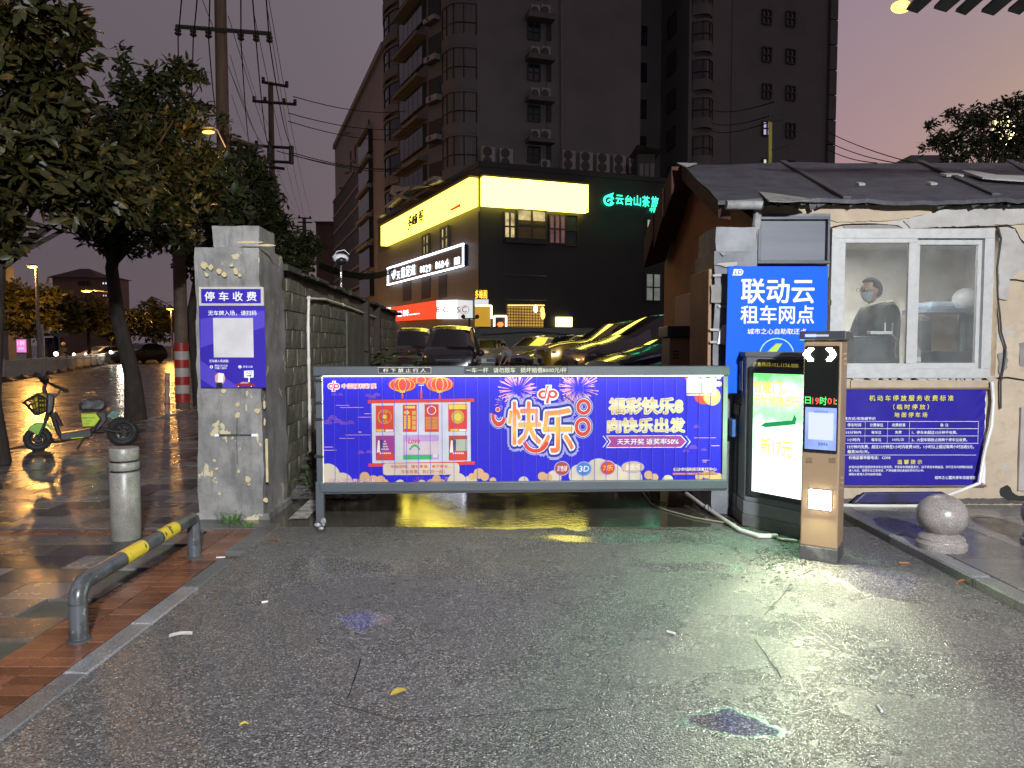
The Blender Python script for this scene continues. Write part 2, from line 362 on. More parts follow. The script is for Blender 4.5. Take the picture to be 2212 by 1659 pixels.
def pillarmat():
    m, t, b = _new('flaking_pillar_render'); p = posn(t)
    c = mixc(t, rampf(t, tex(t, p, 2.3, 7, .7), [(.3, 0), (.68, 1)]), (.10, .098, .095), (.30, .29, .272))
    c = mixc(t, rampf(t, tex(t, posn(t, (3, 3, .6)), 3, 6, .7), [(.5, 0), (.62, .55)]), c, (.075, .073, .072))
    fl = rampf(t, tex(t, posn(t, (1, 1, .75)), 4.6, 6, .62, .6), [(.635, 0), (.645, 1)])
    c = mixc(t, fl, c, (.50, .44, .28)); L(t, c, b.inputs['Base Color']); b.inputs['Roughness'].default_value = .62
    ad = N(t, 'ShaderNodeMath', operation='ADD'); L(t, tex(t, p, 30, 6), ad.inputs[0]); L(t, fl, ad.inputs[1]); bumpn(t, b, ad.outputs[0], .55, .008); return m
M_PILL = pillarmat()
M_RPILL = mat('dark_painted_render', (.10, .105, .12), (.17, .175, .19), 4, .55, bump=.5, bs=25, bd=.008)
def plaster():
    m, t, b = _new('peeling_plaster'); p = posn(t, (1, 1, 1))
    c = mixc(t, rampf(t, tex(t, p, 1.6, 6, .6), [(.35, 0), (.65, 1)]), (.40, .32, .23), (.50, .41, .30))
    c = mixc(t, rampf(t, tex(t, p, 1.25, 7, .68, .8), [(.56, 0), (.575, 1)]), c, (.40, .38, .36))
    c = mixc(t, rampf(t, tex(t, posn(t, (1.4, 1, .9)), 3.1, 6, .7, .5), [(.655, 0), (.665, 1)]), c, (.25, .235, .22))
    c = mixc(t, rampf(t, tex(t, p, 14, 5), [(.5, 0), (.8, .5)]), c, (.26, .21, .16))
    L(t, c, b.inputs['Base Color']); b.inputs['Roughness'].default_value = .75; bumpn(t, b, tex(t, p, 11, 7, .65), .7, .012); return m
M_PLAS = plaster()
M_ORWALL = mat('orange_lit_wall', (.40, .17, .055), (.26, .105, .04), 2.2, .7, bump=.4, bs=12, bd=.008)  # orange light on the booth's side wall is put into its colour
M_BLOCK = mat('mossy_block', (.16, .15, .105), (.08, .08, .052), 2.2, .85, bump=.8, bs=26, bd=.015, rand=.14, detail=8)
M_MORT = mat('mortar', (.10, .095, .065), (.06, .06, .042), 5, .9)
M_FELT = mat('roofing_felt', (.035, .036, .042), (.06, .061, .07), 5, .5, .75, bump=.5, bs=14, bd=.02)
M_TOWER = mat('tower_tiles', (.135, .125, .12), (.165, .152, .145), .35, .7)
M_TOWER2 = mat('tower_tiles_right', (.12, .115, .114), (.15, .142, .138), .3, .7)
M_TOWERL = mat('tower_brown_tiles', (.13, .118, .11), (.16, .145, .135), .4, .7)
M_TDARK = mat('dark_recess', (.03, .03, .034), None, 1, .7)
M_PALEB = mat('pink_stone', (.26, .235, .23), (.31, .28, .27), .4, .7)
M_CURT = mat('curtain_wall', (.24, .27, .33), (.29, .32, .39), .6, .4)
M_PODD = mat('podium_dark_panel', (.010, .010, .010), (.016, .015, .014), .5, .5)
M_PODL = mat('podium_grey_stone', (.055, .05, .053), (.075, .07, .07), .6, .5)
M_FRAMED = mat('dark_window_frame', (.03, .028, .026), None, 3, .5)
M_PANED = mat('unlit_pane', (.012, .014, .018), (.03, .032, .04), .8, .08, spec=.9)
M_PANEC = mat('curtained_pane', (.10, .088, .08), (.17, .15, .13), 1.6, .4, stretch=(9, 9, .3))
M_PANEG = mat('green_pane', (.012, .025, .025), (.02, .035, .035), .8, .1)
M_ACW = mat('ac_casing', (.34, .32, .30), None, 3, .5); M_ACF = mat('ac_fan_guard', (.06, .055, .05), None, 3, .6)
M_CONC = mat('concrete', (.20, .19, .17), (.14, .13, .12), 3, .8, bump=.3)
M_STEELG = mat('grey_painted_steel', (.066, .076, .088), (.055, .064, .074), 3, .42)
M_STEELD = mat('dark_steel', (.05, .055, .06), None, 3, .4)
M_RUBB = mat('black_rubber', (.02, .02, .02), None, 10, .6)
M_ALU = mat('white_aluminium', (.46, .46, .45), (.39, .39, .375), 16, .45, bump=.1, detail=8)
M_PVC = mat('white_pvc', (.66, .64, .58), (.55, .52, .46), 6, .4)
M_WOOD = mat('pole_wood', (.10, .058, .035), (.055, .033, .02), 3, .8, stretch=(6, 6, .4), bump=.4)
M_IRON = mat('black_iron', (.02, .018, .017), None, 3, .6)
M_CHROME = mat('chrome', (.6, .6, .62), None, 3, .15, metal=1)
M_WHITE = mat('white_print', (.78, .78, .80), (.74, .74, .76), 3, .5)
M_BLACK = mat('black_plastic', (.018, .018, .019), None, 4, .35)
M_GLASS = glass('window_glass')  # grey haze in the panes stands in for their pale reflections
M_WOODR = mat('rotten_red_board', (.085, .03, .022), (.04, .018, .014), 6, .85, bump=.6, bs=20, bd=.02)
M_BARK = mat('bark', (.055, .042, .032), (.025, .02, .016), 5, .85, bump=.8, bs=22, bd=.03, stretch=(2, 2, .6))

# ================================================================== GROUND
ground = MB(); ground.add([(-700, -150, -.09), (700, -150, -.09), (700, 1000, -.09), (-700, 1000, -.09)], [(0, 1, 2, 3)])
struct(ground.build('ground', M_STREET))
XK, XW = -1.93, 2.85        # edge of the driveway at the left, kerb at the right
dw = MB(); dw.add([(XK, -9, 0), (XW, -9, 0), (XW, 6.02, 0), (XK, 6.02, 0)], [(0, 1, 2, 3)]); dw.add([(XK, -9, -.09), (XW, -9, -.09), (XW, -9, 0), (XK, -9, 0)], [(0, 1, 2, 3)])
struct(dw.build('driveway', M_ASPH))
yd = MB(); yy = [6.02, 6.5, 7.2, 8.2, 9, 10, 11, 12, 13, 14, 17, 20, 25, 30, 45, 62]; xx_ = [-3.3, -2, -1, 0, 1, 2, 3, 4, 5, 8, 14, 26]
def zf_(y, x=-1.8):      # the yard rises gently towards the back and the right
    k = min(max((y - 8.5) / 4.5, 0), 1); k = k * k * (3 - 2 * k); return k * (.06 + .075 * min(max(x + 2, 0), 6) + .006 * (y - 8.5))
yd.add([(x, y, zf_(y, x) - .004) for y in yy for x in xx_], [(j * 12 + i, j * 12 + i + 1, (j + 1) * 12 + i + 1, (j + 1) * 12 + i) for j in range(15) for i in range(11)])
struct(yd.build('yard', M_YARD))
# left pavement with slabs, brick strip and kerb stones
pv = MB(); pv.bx(-7.35, -2.06, -3, 19, -.08, -.02); pv.bx(-2.06, XK - .002, -3, 5.98, -.08, -.02)
pave = struct(pv.build('pavement', M_MORT))
def tile(sx, sy, h, mt, name, bev=.004):
    q = MB(); g = .006; x, y = sx / 2 - g / 2, sy / 2 - g / 2; e = bev
    q.add([(-x, -y, -h), (x, -y, -h), (x, y, -h), (-x, y, -h), (-x, -y, -e), (x, -y, -e), (x, y, -e), (-x, y, -e), (-x + e, -y + e, 0), (x - e, -y + e, 0), (x - e, y - e, 0), (-x + e, y - e, 0)],
          [(0, 1, 5, 4), (1, 2, 6, 5), (2, 3, 7, 6), (3, 0, 4, 7), (4, 5, 9, 8), (5, 6, 10, 9), (6, 7, 11, 10), (7, 4, 8, 11), (8, 9, 10, 11)])
    me = bpy.data.meshes.new(name); me.from_pydata(q.v, [], q.f); me.materials.append(mt); me.update(); return me
def lay(me, name, x, y, z, parent, tilt=.004, rz=0):
    o = bpy.data.objects.new(name, me); COL.objects.link(o); o.parent = parent
    o.location = (x, y, z + rnd.uniform(-.0015, .0015)); o.rotation_euler = (rnd.uniform(-tilt, tilt), rnd.uniform(-tilt, tilt), rz); return o
sm = [tile(.6, .3, .05, m_, 'paving_slab') for m_ in (M_SLAB, M_SLABB, M_SLABD)]
far = MB()
for j in range(58):
    y = 2.05 + .3 * j
    for i in range(8):
        x = -2.44 - .3 - .6 * i + (.3 if j % 2 else 0)
        if x > -2.7: continue
        if x < -7.1: continue
        # diamonds of dark slabs across the grey
        ph = (j // 2 + i * 2) % 6; k = 2 if ph in (0, 1) else (1 if ph == 3 or rnd.random() < .25 else 0)
        if j < 39: lay(sm[k], 'paving_slab', x, y, 0, pave)
        else: far.bx(x - .297, x + .297, y - .147, y + .147, -.02, rnd.uniform(-.003, .002))
fo = far.build('paving_slab_far', M_SLAB, pave); stuff(fo)
hb = tile(.3, .3, .05, M_SLAB, 'paving_slab')
for j in range(1, 58, 2): pass
bt = tile(.19, .095, .04, M_BRICK, 'paving_brick', .003)
for j in range(43):
    for i in range(2):
        y = 1.9 + .095 * j
        if y < 5.93: lay(bt, 'paving_brick', -2.44 + .095 + .19 * i, y, .001, pave, .006)
hs_ = tile(.3, .3, .05, M_SLAB, 'paving_slab')
for j in range(0, 45):
    y = 2.05 + .3 * j
    if j % 2 == 0: lay(hs_, 'paving_slab', -2.59, y, 0, pave)
for j in range(24):          # thin brick line that turns off to the left before the pillar
    lay(bt, 'paving_brick', -2.55 - .19 * j, 5.83, .007, pave, .004) if -2.55 - .19 * j > -4.6 else None
kt = tile(.125, .6, .07, M_KERB, 'kerb_stone', .008)
for j in range(7):
    y = 1.8 + .6 * j
    if y < 5.3: lay(kt, 'kerb_stone', -1.995, y, .004, pave)
kt2 = tile(.17, .7, .07, M_SLAB, 'kerb_stone', .01); lay(kt2, 'kerb_stone', -1.99, 5.6, .016, pave, .001)
pl_ = tile(2.5, .17, .05, M_SLAB, 'kerb_stone', .006); lay(pl_, 'kerb_stone', -3.18, 6.03, .006, pave, .001)
for j in range(20): lay(tile(.15, .9, .09, M_KERB, 'kerb_stone', .01) if j == 0 else kt3, 'kerb_stone', -7.30, 2.3 + .905 * j, .012, pave) if False else None
kt3 = tile(.15, .9, .09, M_KERB, 'kerb_stone', .01)
for j in range(18): lay(kt3, 'kerb_stone', -7.30, 2.3 + .905 * j, .012, pave)
# right pavement, one step up
pr = MB(); pr.bx(XW + .14, 9, -3, 6.7, -.02, .035)
paver = struct(pr.build('pavement_right', M_MORT))
rt = tile(.6, .6, .03, M_SLABR, 'paving_slab')
for i in range(7):
    for j in range(9): lay(rt, 'paving_slab', XW + .14 + .3 + .6 * i, 1.6 + .6 * j, .06, paver, .002)
rk = tile(.135, 1.0, .08, M_KERB, 'kerb_stone', .012)
for j in range(8): lay(rk, 'kerb_stone', XW + .07, 1.0 + 1.005 * j if j < 6 else 1.0 + 1.005 * j, .064, paver, .001) if j < 6 else None
# painted stripe in the gateway, cracks in the asphalt
st = MB(); st.add([gnd(*q, .004) for q in ((622, 1122), (664, 1120), (705, 1075), (690, 1066), (668, 1080))], [(0, 1, 2, 3, 4)])
struct(st.build('painted_stripe', mat('worn_white_paint', (.45, .44, .40), (.16, .15, .13), 9, .5, lohi=(.45, .62))))
def crack(pts, w, z=.003):
    q = MB(); P_ = []
    for a, b_ in zip(pts, pts[1:]):
        for k in range(6): f = k / 6; P_.append((a[0] + (b_[0] - a[0]) * f + rnd.uniform(-2, 2), a[1] + (b_[1] - a[1]) * f + rnd.uniform(-1.2, 1.2)))
    P_ = [gnd(*p, z) for p in P_]
    for a, b_ in zip(P_, P_[1:]):
        d = (b_ - a).normalized(); n = V((-d.y, d.x, 0)) * w * rnd.uniform(.5, 1.2); q.add([a - n, b_ - n, b_ + n, a + n], [(0, 1, 2, 3)])
    return struct(q.build('crack', mat('crack_dark', (.008, .008, .008), None, 3, .9)))
crack([(780, 1424), (742, 1530)], .003); crack([(720, 1520), (870, 1558), (1100, 1540), (1250, 1530)], .003)
crack([(1706, 1268), (1640, 1340)], .003); crack([(1628, 1380), (1700, 1480)], .0035); crack([(1350, 1140), (1500, 1146), (1570, 1144)], .006, .003)
# ================================================================== STREET LAMPS THAT LIGHT THE PLACE, THE WHITE ONE ASSUMED
M_LAMPO = emit('sodium_lamp', (1, .40, .06), 5); M_LAMPW = emit('assumed_white_lamp', (.9, .95, 1), 20)
M_GALV = mat('galvanised_pole', (.22, .21, .20), (.16, .15, .15), 3, .5)
def street_lamp(pos, head, label, power, col, glow, arm=None, group='sodium street lamps', hs=.30, r=.07, pm=None):
    head = V(head); base = V(pos); t = thing('street_lamp', label, 'street lamp', base, group)
    q = MB(); q.tube([base, base + V((0, 0, head.z * .6)), V((base.x, base.y, head.z - .25))], [r * 1.3, r, r * .7], 10)
    q.build('pole', pm or M_GALV, t, True)
    q = MB(); mid = V((base.x, base.y, head.z - .25)); q.tube([mid, (mid + head) / 2 + V((0, 0, .18)), head + V((0, 0, .1))], r * .5, 8); q.build('arm', pm or M_GALV, t, True)
    q = MB(); d = (head - mid); d.z = 0; d = d.normalized() if d.length > .01 else V((0, 1, 0)); q.ball(head + V((0, 0, .06)), hs * 1.2, hs * .6, hs * .28); q.build('lamp_housing', M_STEELD, t, True)
    q = MB(); q.ball(head - V((0, 0, .02)), hs, hs * .5, hs * .26, 12, 8); q.build('lamp_lens', glow, t, True)
    l = light('lamp_light', 'POINT', head - V((0, 0, .3)), power, col, size=.25)
    return t
# the near sodium lamp in the tree, and the row down the street
street_lamp((at(493, 500, 13.4).x, 13.4, 0), at(450, 283, 13.2), 'street lamp glowing orange inside the tree beside the tall wooden pole', 75, (1, .50, .14), M_LAMPO, hs=.11, r=.03, pm=M_STEELD)  # slim pole is assumed, added to carry the lamp
street_lamp(at(86, 806, 45).xy.to_3d() + V((0, 0, -.09)), at(70, 576, 45), 'leftmost orange street lamp on its pale pole across the road', 2400, (1, .46, .10), M_LAMPO, hs=.30, r=.09)
street_lamp(at(262, 785, 70).xy.to_3d() + V((0, 0, -.09)), at(187, 628, 68), 'orange street lamp above the lit trees across the road', 3400, (1, .46, .10), M_LAMPO, hs=.5, r=.12)
street_lamp(at(373, 785, 78).xy.to_3d() + V((0, 0, -.09)), at(367, 667, 78), 'orange street lamp on a thin pole left of the striped pole', 1100, (1, .46, .10), M_LAMPO, hs=.38, r=.1)
# assumed white lamp behind the camera, out of view, lights the gateway
street_lamp((4.2, -8.6, -.09), (2.4, -7.0, 5.9), 'assumed white street lamp, out of view behind the camera', 500, (.93, .96, 1), M_LAMPW, group='assumed white street lamps', hs=.35)
light('lamp_light', 'AREA', (2.4, -7.0, 5.6), 1650, (.93, .96, 1), tgt=(.3, 5.5, .4), size=.5, spread=R(130))  # main light of the assumed white lamp, added to brighten the gateway

# ================================================================== LEFT GATE PILLAR
PX0, PX1, PY0 = -2.68, -2.14, 6.30
t = thing('gate_pillar', 'grey flaking concrete gate pillar at the left of the barrier with purple posters', 'pillar', (-2.4, 6.6, 0))
def rough_block(x0, x1, y0, y1, z0, z1, n=9, amp=.012, seed=0, taper=0, mb=None):
    q = mb or MB()
    nx = max(2, int((x1 - x0) / .09)); nz = max(2, int((z1 - z0) / .09)); ny = max(2, int((y1 - y0) / .12))
    def d(x, y, z):
        p = V((x, y, z)); a = noise.noise_vector(p * 5 + V((seed, 0, 0))) * amp; f = (z1 - z) / max(z1 - z0, .01) * taper
        return (x + a.x + (x - (x0 + x1) / 2) * f, y + a.y + (y - (y0 + y1) / 2) * f, z + a.z * .5)
    def grid(fn, a, b_):
        vs = [d(*fn(i / a, j / b_)) for j in range(b_ + 1) for i in range(a + 1)]
        q.add(vs, [(j * (a + 1) + i, j * (a + 1) + i + 1, (j + 1) * (a + 1) + i + 1, (j + 1) * (a + 1) + i) for j in range(b_) for i in range(a)])
    lx, ly, lz = x1 - x0, y1 - y0, z1 - z0
    grid(lambda u, v: (x0 + lx * u, y0, z0 + lz * v), nx, nz); grid(lambda u, v: (x1, y0 + ly * u, z0 + lz * v), ny, nz)
    grid(lambda u, v: (x1 - lx * u, y1, z0 + lz * v), nx, nz); grid(lambda u, v: (x0, y1 - ly * u, z0 + lz * v), ny, nz); grid(lambda u, v: (x0 + lx * u, y0 + ly * v, z1), nx, ny)
    return q
rough_block(PX0, PX1, PY0, 6.96, -.02, 2.32, amp=.02, taper=.035).build('shaft', M_PILL, t, True)
rough_block(PX0 + .115, PX1 - .035, PY0 + .09, 6.84, 2.31, 2.515, amp=.02, seed=4).build('cap_block', M_PILL, t, True)
q = MB(); rough_block(PX0 - .03, PX1 + .05, PY0 - .03, 6.99, -.03, .05, amp=.03, seed=9, mb=q); q.build('footing', M_PILL, t, True)
PF = Pl((PX0, PY0 - .022, 0), (1, 0, 0))
M_PURP = mat('poster_purple', (.034, .018, .34), (.030, .016, .31), 2, .5, spec=.25); M_PURP2 = mat('poster_purple_light', (.09, .06, .52), None, 2, .35)
M_CREAM = mat('board_frame', (.52, .49, .44), (.44, .41, .36), 8, .5)
M_RED = mat('print_red', (.62, .035, .03), None, 3, .5); M_SKIN = mat('print_pink', (.75, .36, .30), None, 3, .5); M_DRED = mat('print_dark_red', (.28, .01, .02), None, 3, .5)
def sign_board(name, label, cat, plane, box, m, th=.012, loc=None, **k):
    x0, y0, x1, y1 = box; t = thing(name, label, cat, plane.P((x0 + x1) / 2, y1), **k)
    q = MB(); q.pxb(plane, x0, y0, x1, y1, 0, th); q.build('board', m, t, bevel=.002); return t
def B(f, *b): return (*f(b[0], b[1]), *f(b[2], b[3]))
hb_ = sign_board('header_sign', 'small purple sign reading parking charges above the poster on the left pillar', 'sign', PF, B(zp, 108, 406, 418, 497), M_CREAM, .022)
rect(PF, B(zp, 120, 416, 406, 485), M_PURP, hb_, .026, 'face')
text(PF, '停 车 收 费', B(zp, 137, 430, 386, 474), M_WHITE, hb_, .029, .03)
po = sign_board('poster', 'purple scan-to-enter poster with a white square on the left pillar', 'poster', PF, B(zp, 112, 498, 421, 893), M_PURP, .008)
for a in ((112, 560, 421, 520, 421, 600, 112, 700), (112, 760, 300, 893, 180, 893, 112, 850)):
    shape(PF, [zp(a[i], a[i + 1]) for i in range(0, 8, 2)], M_PURP2, po, .0095, 'light_band')
text(PF, '无车牌入场，请扫码', B(zp, 150, 520, 383, 544), M_WHITE, po, .012, .025)
rect(PF, B(zp, 177, 556, 366, 746), mat('poster_white', (.62, .60, .60), None, 3, .4), po, .0105, 'white_square')
text(PF, '无车牌入场流程：', B(zp, 155, 757, 250, 770), M_WHITE, po, .012, .02)
disc(PF, *zp(165, 792), 3.4, M_WHITE, po, .0105, 'number_dot'); text(PF, '1', B(zp, 163, 787, 167, 797), M_PURP, po, .012)
text(PF, '微信/支付宝', B(zp, 181, 781, 243, 791), M_WHITE, po, .012); text(PF, '扫描二维码', B(zp, 181, 793, 238, 803), M_WHITE, po, .012)
disc(PF, *zp(303, 792), 3.4, M_WHITE, po, .0105, 'number_dot'); text(PF, '2', B(zp, 300.5, 787, 306, 797), M_PURP, po, .012)
text(PF, '开车入场', B(zp, 318, 786, 364, 797), M_WHITE, po, .012)
shape(PF, [zp(*p) for p in ((183, 862), (182, 836), (190, 826), (198, 822), (226, 828), (232, 845), (228, 864), (216, 880), (190, 880), (188, 868))], M_SKIN, po, .0105, 'hand_print')
rect(PF, B(zp, 190, 868, 218, 892), M_BLACK, po, .0125, 'sleeve_print'); shape(PF, [zp(*p) for p in ((196, 866), (200, 820), (226, 824), (221, 868))], M_WHITE, po, .0145, 'phone_print')
shape(PF, [zp(*p) for p in ((323, 811), (369, 808), (369, 844), (350, 844), (350, 866), (343, 866), (343, 844), (323, 844))], M_WHITE, po, .0105, 'entry_sign_print')
text(PF, '入口', B(zp, 332, 812, 361, 828), M_PURP, po, .0125); shape(PF, [zp(*p) for p in ((336, 833), (352, 833), (352, 829), (361, 835), (352, 841), (352, 837), (336, 837))], M_BLACK, po, .0125, 'arrow_print')
shape(PF, [zp(*p) for p in ((281, 886), (283, 876), (300, 872), (312, 863), (338, 862), (352, 872), (372, 876), (376, 887))], M_DRED, po, .0105, 'car_print')
shape(PF, [zp(*p) for p in ((303, 872), (314, 865), (336, 865), (346, 872))], mat('print_grey', (.45, .40, .42), None, 3, .5), po, .0125, 'car_window_print')
for x in (297, 359): disc(PF, *zp(x, 886), 2.6, M_BLACK, po, .0145, 'wheel_print'); disc(PF, *zp(x, 886), 1.3, M_WHITE, po, .0155, 'wheel_print')
# cream paint left in flakes, clip strips
fm = mat('cream_flake', (.55, .45, .22), (.42, .36, .22), 20, .6)
q = MB()
def flake(cx, cy, r, n=9, st=1.0):
    q.ppx(PF, [zp(cx + r * math.cos(6.283 * k / n) * rnd.uniform(.55, 1.1), cy + r * st * math.sin(6.283 * k / n) * rnd.uniform(.55, 1.1)) for k in range(n)], -.001, .004)
for a in ((130, 300, 22), (160, 310, 16), (200, 330, 15), (225, 345, 14), (262, 300, 12), (280, 330, 13, 1.6), (300, 350, 10), (140, 345, 12), (290, 975, 13), (289, 1025, 17), (385, 1005, 17), (335, 920, 7, 2.4), (332, 990, 6, 4), (222, 910, 14), (165, 1310, 9, 2.4), (190, 1285, 10), (178, 1245, 10), (340, 1335, 19), (295, 1297, 9), (203, 1405, 10), (425, 1437, 14), (208, 930, 6), (420, 975, 7, 4), (421, 1060, 6, 4), (345, 1360, 8), (180, 1330, 6)):
    flake(a[0], a[1], a[2], st=a[3] if len(a) > 3 else 1)
for a in ((352, 190, 42, .22), (430, 205, 30, .2)): q.ppx(PF, [zp(a[0] + a[2] * 1.6 * math.cos(6.283 * k / 9), a[1] + 6 * math.sin(6.283 * k / 9) * rnd.uniform(.6, 1.2)) for k in range(9)], -.001, .012)
q.build('paint_flake', fm, t)['kind'] = 'stuff'
q = MB(); q.pxb(PF, *B(zp, 428, 1140, 436, 1350), -.002, .006); q.build('cream_edge_strip', fm, t)
q = MB(); q.pxb(PF, *B(zp, 182, 1118, 385, 1127), -.003, .003); q.build('stain_bar', M_STEELD, t)
for a in ((180, 1117, 200, 1129), (358, 1116, 388, 1129)): q = MB(); q.pxb(PF, *B(zp, *a), 0, .006); q.build('tape_scrap', M_WHITE, t)
q = MB(); q.tube([PF.P(*zp(287, 1040), .001), PF.P(*zp(285, 1150), .002), PF.P(*zp(288, 1260), .001)], .002, 4); q.build('hairline_crack', mat('crack_dark', (.01,) * 3), t)

# ================================================================== BLOCK WALL BEHIND THE PILLAR
WA, WB = V((-2.16, 6.98, 0)), V((-2.68, 17.2, 0)); WP = Pl(WA, WB - WA)      # the side we see faces right; n points away from it
WD = (WB - WA).length; wn_ = -WP.n if WP.n.x < 0 else WP.n
t = thing('block_wall', 'old mossy concrete block wall running back from the left gate pillar', 'wall', WA)
wp = Pl(WB, WA - WB)      # same line walked back, so that n points towards +x
wp.n = V((abs(wp.n.x), wp.n.y if wp.n.x > 0 else -wp.n.y, 0)).normalized(); 
ez = V((0, 0, 1)); er = (WB - WA).normalized(); en = V((er.y, -er.x, 0))
class F_: pass
WQ = Pl(WA, er); WQ.n = en        # frame used below: u along the wall, v up, n towards the yard
q = MB(); q.pb(WQ, 0, WD, -.1, 2.2, -.22, -.016); q.build('core', M_MORT, t)
bh, bl = .185, .40; sb = []
for k in range(3):
    q = MB(); n_ = 4; g = .009
    vs = []
    for j in range(4):
        for i in range(6): u = g / 2 + (bl - g) * i / 5; v_ = g / 2 + (bh - g) * j / 3; d_ = noise.noise(V((u * 7, v_ * 9, k * 7.3))) * .012 - (.005 if i in (0, 5) or j in (0, 3) else 0); vs.append((d_, u, v_))
    fs = [(j * 6 + i, j * 6 + i + 1, (j + 1) * 6 + i + 1, (j + 1) * 6 + i) for j in range(3) for i in range(5)]
    vs += [(-.05, g / 2, g / 2), (-.05, bl - g / 2, g / 2), (-.05, bl - g / 2, bh - g / 2), (-.05, g / 2, bh - g / 2)]
    fs += [(24, 25, 5, 4, 3, 2, 1, 0), (25, 26, 23, 17, 11, 5), (26, 27, 18, 19, 20, 21, 22, 23), (27, 24, 0, 6, 12, 18)]
    me = bpy.data.meshes.new('block'); me.from_pydata(q.v + vs, [], fs); me.materials.append(M_BLOCK); me.update(); sb.append(me)
ang = math.atan2(er.y, er.x) - math.pi / 2
bc = 0
for j in range(12):
    i = 0
    while i * bl < WD - .1:
        u = i * bl - (bl / 2 if j % 2 else 0)
        if u >= -.01 and bc < 295:
            if not (abs(u - 3.9) < .45 and j in (6, 7)) :
                o = bpy.data.objects.new('block', sb[rnd.randrange(3)]); COL.objects.link(o); o.parent = t
                o.location = er * u + ez * (j * bh - .02) + en * rnd.uniform(-.003, .004); o.rotation_euler = (0, rnd.uniform(-.006, .006), ang); bc += 1
        i += 1
q = MB(); u = -.03
while u < WD:
    l_ = rnd.uniform(.35, .6); h_ = rnd.uniform(.03, .07) ; q.pb(WQ, u, u + l_ - .01, 2.19, 2.19 + h_, -.26, rnd.uniform(.05, .12)); u += l_
q.build('coping', mat('mossy_coping', (.05, .055, .035), (.025, .028, .02), 8, .9, bump=.8, bs=30, bd=.02), t, bevel=.01)
for u in (4.95, 6.4): q = MB(); q.pb(WQ, u, u + .22, 0, 2.2, -.02, .10); q.build('pier', mat('dark_pier', (.05, .035, .028), (.03, .022, .018), 4, .8, bump=.4), t, bevel=.01)
q = MB(); q.pb(WQ, 3.4, 4.95, 1.0, 1.95, .003, .03); q.build('render_patch', mat('grey_render_patch', (.12, .12, .095), (.075, .075, .055), 3, .85, bump=.6), t, bevel=.006)
# conduit on the wall
def onwall(px, py, off=.03):
    d = ray(px, py); s_ = (WA - CP).dot(en) / d.dot(en); return CP + d * s_ + en * off
q = MB(); pts = [onwall(*zp(627, 1205)), onwall(*zp(624, 1000)), onwall(*zp(620, 760)), onwall(*zp(617, 600)), onwall(*zp(620, 462))]
q.tube(pts, .016, 8); q.tube([pts[-1], onwall(*zp(700, 465)), onwall(*zp(785, 492)), onwall(*zp(950, 553))], .016, 8)
for a in ((620, 460), (786, 492)): q.ball(onwall(*zp(*a)), .026)
for a in ((624, 990), (620, 765), (618, 610)): q.lathe(onwall(*zp(*a)) - V((0, 0, .03)), [(.02, 0), (.02, .06)], 10)
o = one(q, 'conduit', M_PVC, 'white plastic conduit running down and along the block wall', 'pipe', smooth=True)
# camera on the wall
cb = onwall(*zp(808, 420), -.05); ct = at(*zp(808, 300), cb.y)
t = thing('security_camera', 'white dome security camera on a striped pole on the block wall', 'camera', cb)
q = MB(); q.tube([cb, V((cb.x, cb.y, ct.z))], .018, 10); q.build('pole', M_CHROME, t, True)
for k in range(3): z = cb.z + .1 + .16 * k; q = MB(); q.tube([V((cb.x, cb.y, z)), V((cb.x, cb.y, z + .07))], .0205, 10); q.build('black_band', M_BLACK, t, True)
c = V((cb.x, cb.y, ct.z + .09))
q = MB(); q.ball(c, .11, .11, .07); q.build('housing', M_WHITE, t, True); q = MB(); q.ball(c + V((.02, -.05, -.035)), .075, .075, .06); q.build('dome', M_BLACK, t, True)
q = MB(); q.tube([c + V((-.11, 0, .02)), c + V((-.05, 0, .10)), c + V((.05, 0, .12)), c + V((.12, 0, .06))], .006, 6); q.build('cable_loop', M_WHITE, t, True)

# ================================================================== BARRIER WITH THE ADVERTISEMENT
GA = gnd(683, 1150); GB = V((1.80, 6.0, 0)); G = pl2((GA.x, GA.y, 0), GB)
t = gate = thing('barrier_gate', 'grey steel parking barrier carrying a long violet lottery advertisement', 'barrier', GA)
q = MB(); q.pxb(G, 679, 790, 1572, 812, -.05, .055); q.build('top_beam', M_STEELG, t, bevel=.008)
ur = G.uv(1572, 800)[0]; ul = G.uv(679, 800)[0]
q = MB(); a = G.uv(679, 1052); q.pb(G, a[0] + .05, ur, G.uv(690, 1062)[1], G.uv(690, 1042)[1], -.035, .04); q.build('bottom_rail', M_STEELG, t, bevel=.006)
q = MB(); q.pb(G, a[0] + .05, ur, G.uv(690, 1067)[1], G.uv(690, 1061.5)[1], -.05, .02); q.build('lower_rail', M_STEELD, t, bevel=.004)
# left post, leg and castor
zb0 = G.uv(683, 1056)[1]; zt0 = G.uv(683, 812)[1]
q = MB(); q.pb(G, ul + .012, ul + .055, zb0, zt0, -.03, .03); q.build('post', M_STEELG, t, bevel=.005)
q = MB(); q.tube([G.pt(ul + .066, zb0, .03), G.pt(ul + .066, zt0, .03)], .006, 8); q.build('edge_rod', M_PVC, t, True)
q = MB(); q.pb(G, ul + .002, ul + .065, .085, zb0 + .06, -.03, .035); q.build('leg', M_STEELG, t, bevel=.006)
q = MB(); q.lathe(G.pt(ul + .035, .035, -.022), [(.035, 0), (.035, .044)], 16, ax=G.n); q.build('castor_wheel', M_RUBB, t, True)
q = MB(); q.pb(G, ul + .01, ul + .06, .06, .09, -.03, .03); q.build('castor_bracket', M_CHROME, t, bevel=.003)
q = MB()
for k in range(9): q.ball(G.pt(ul + .03 + rnd.uniform(-.03, .03), .05 + rnd.uniform(-.03, .05), rnd.uniform(-.02, .04)), rnd.uniform(.018, .03), rnd.uniform(.012, .02), rnd.uniform(.015, .03), 7, 5)
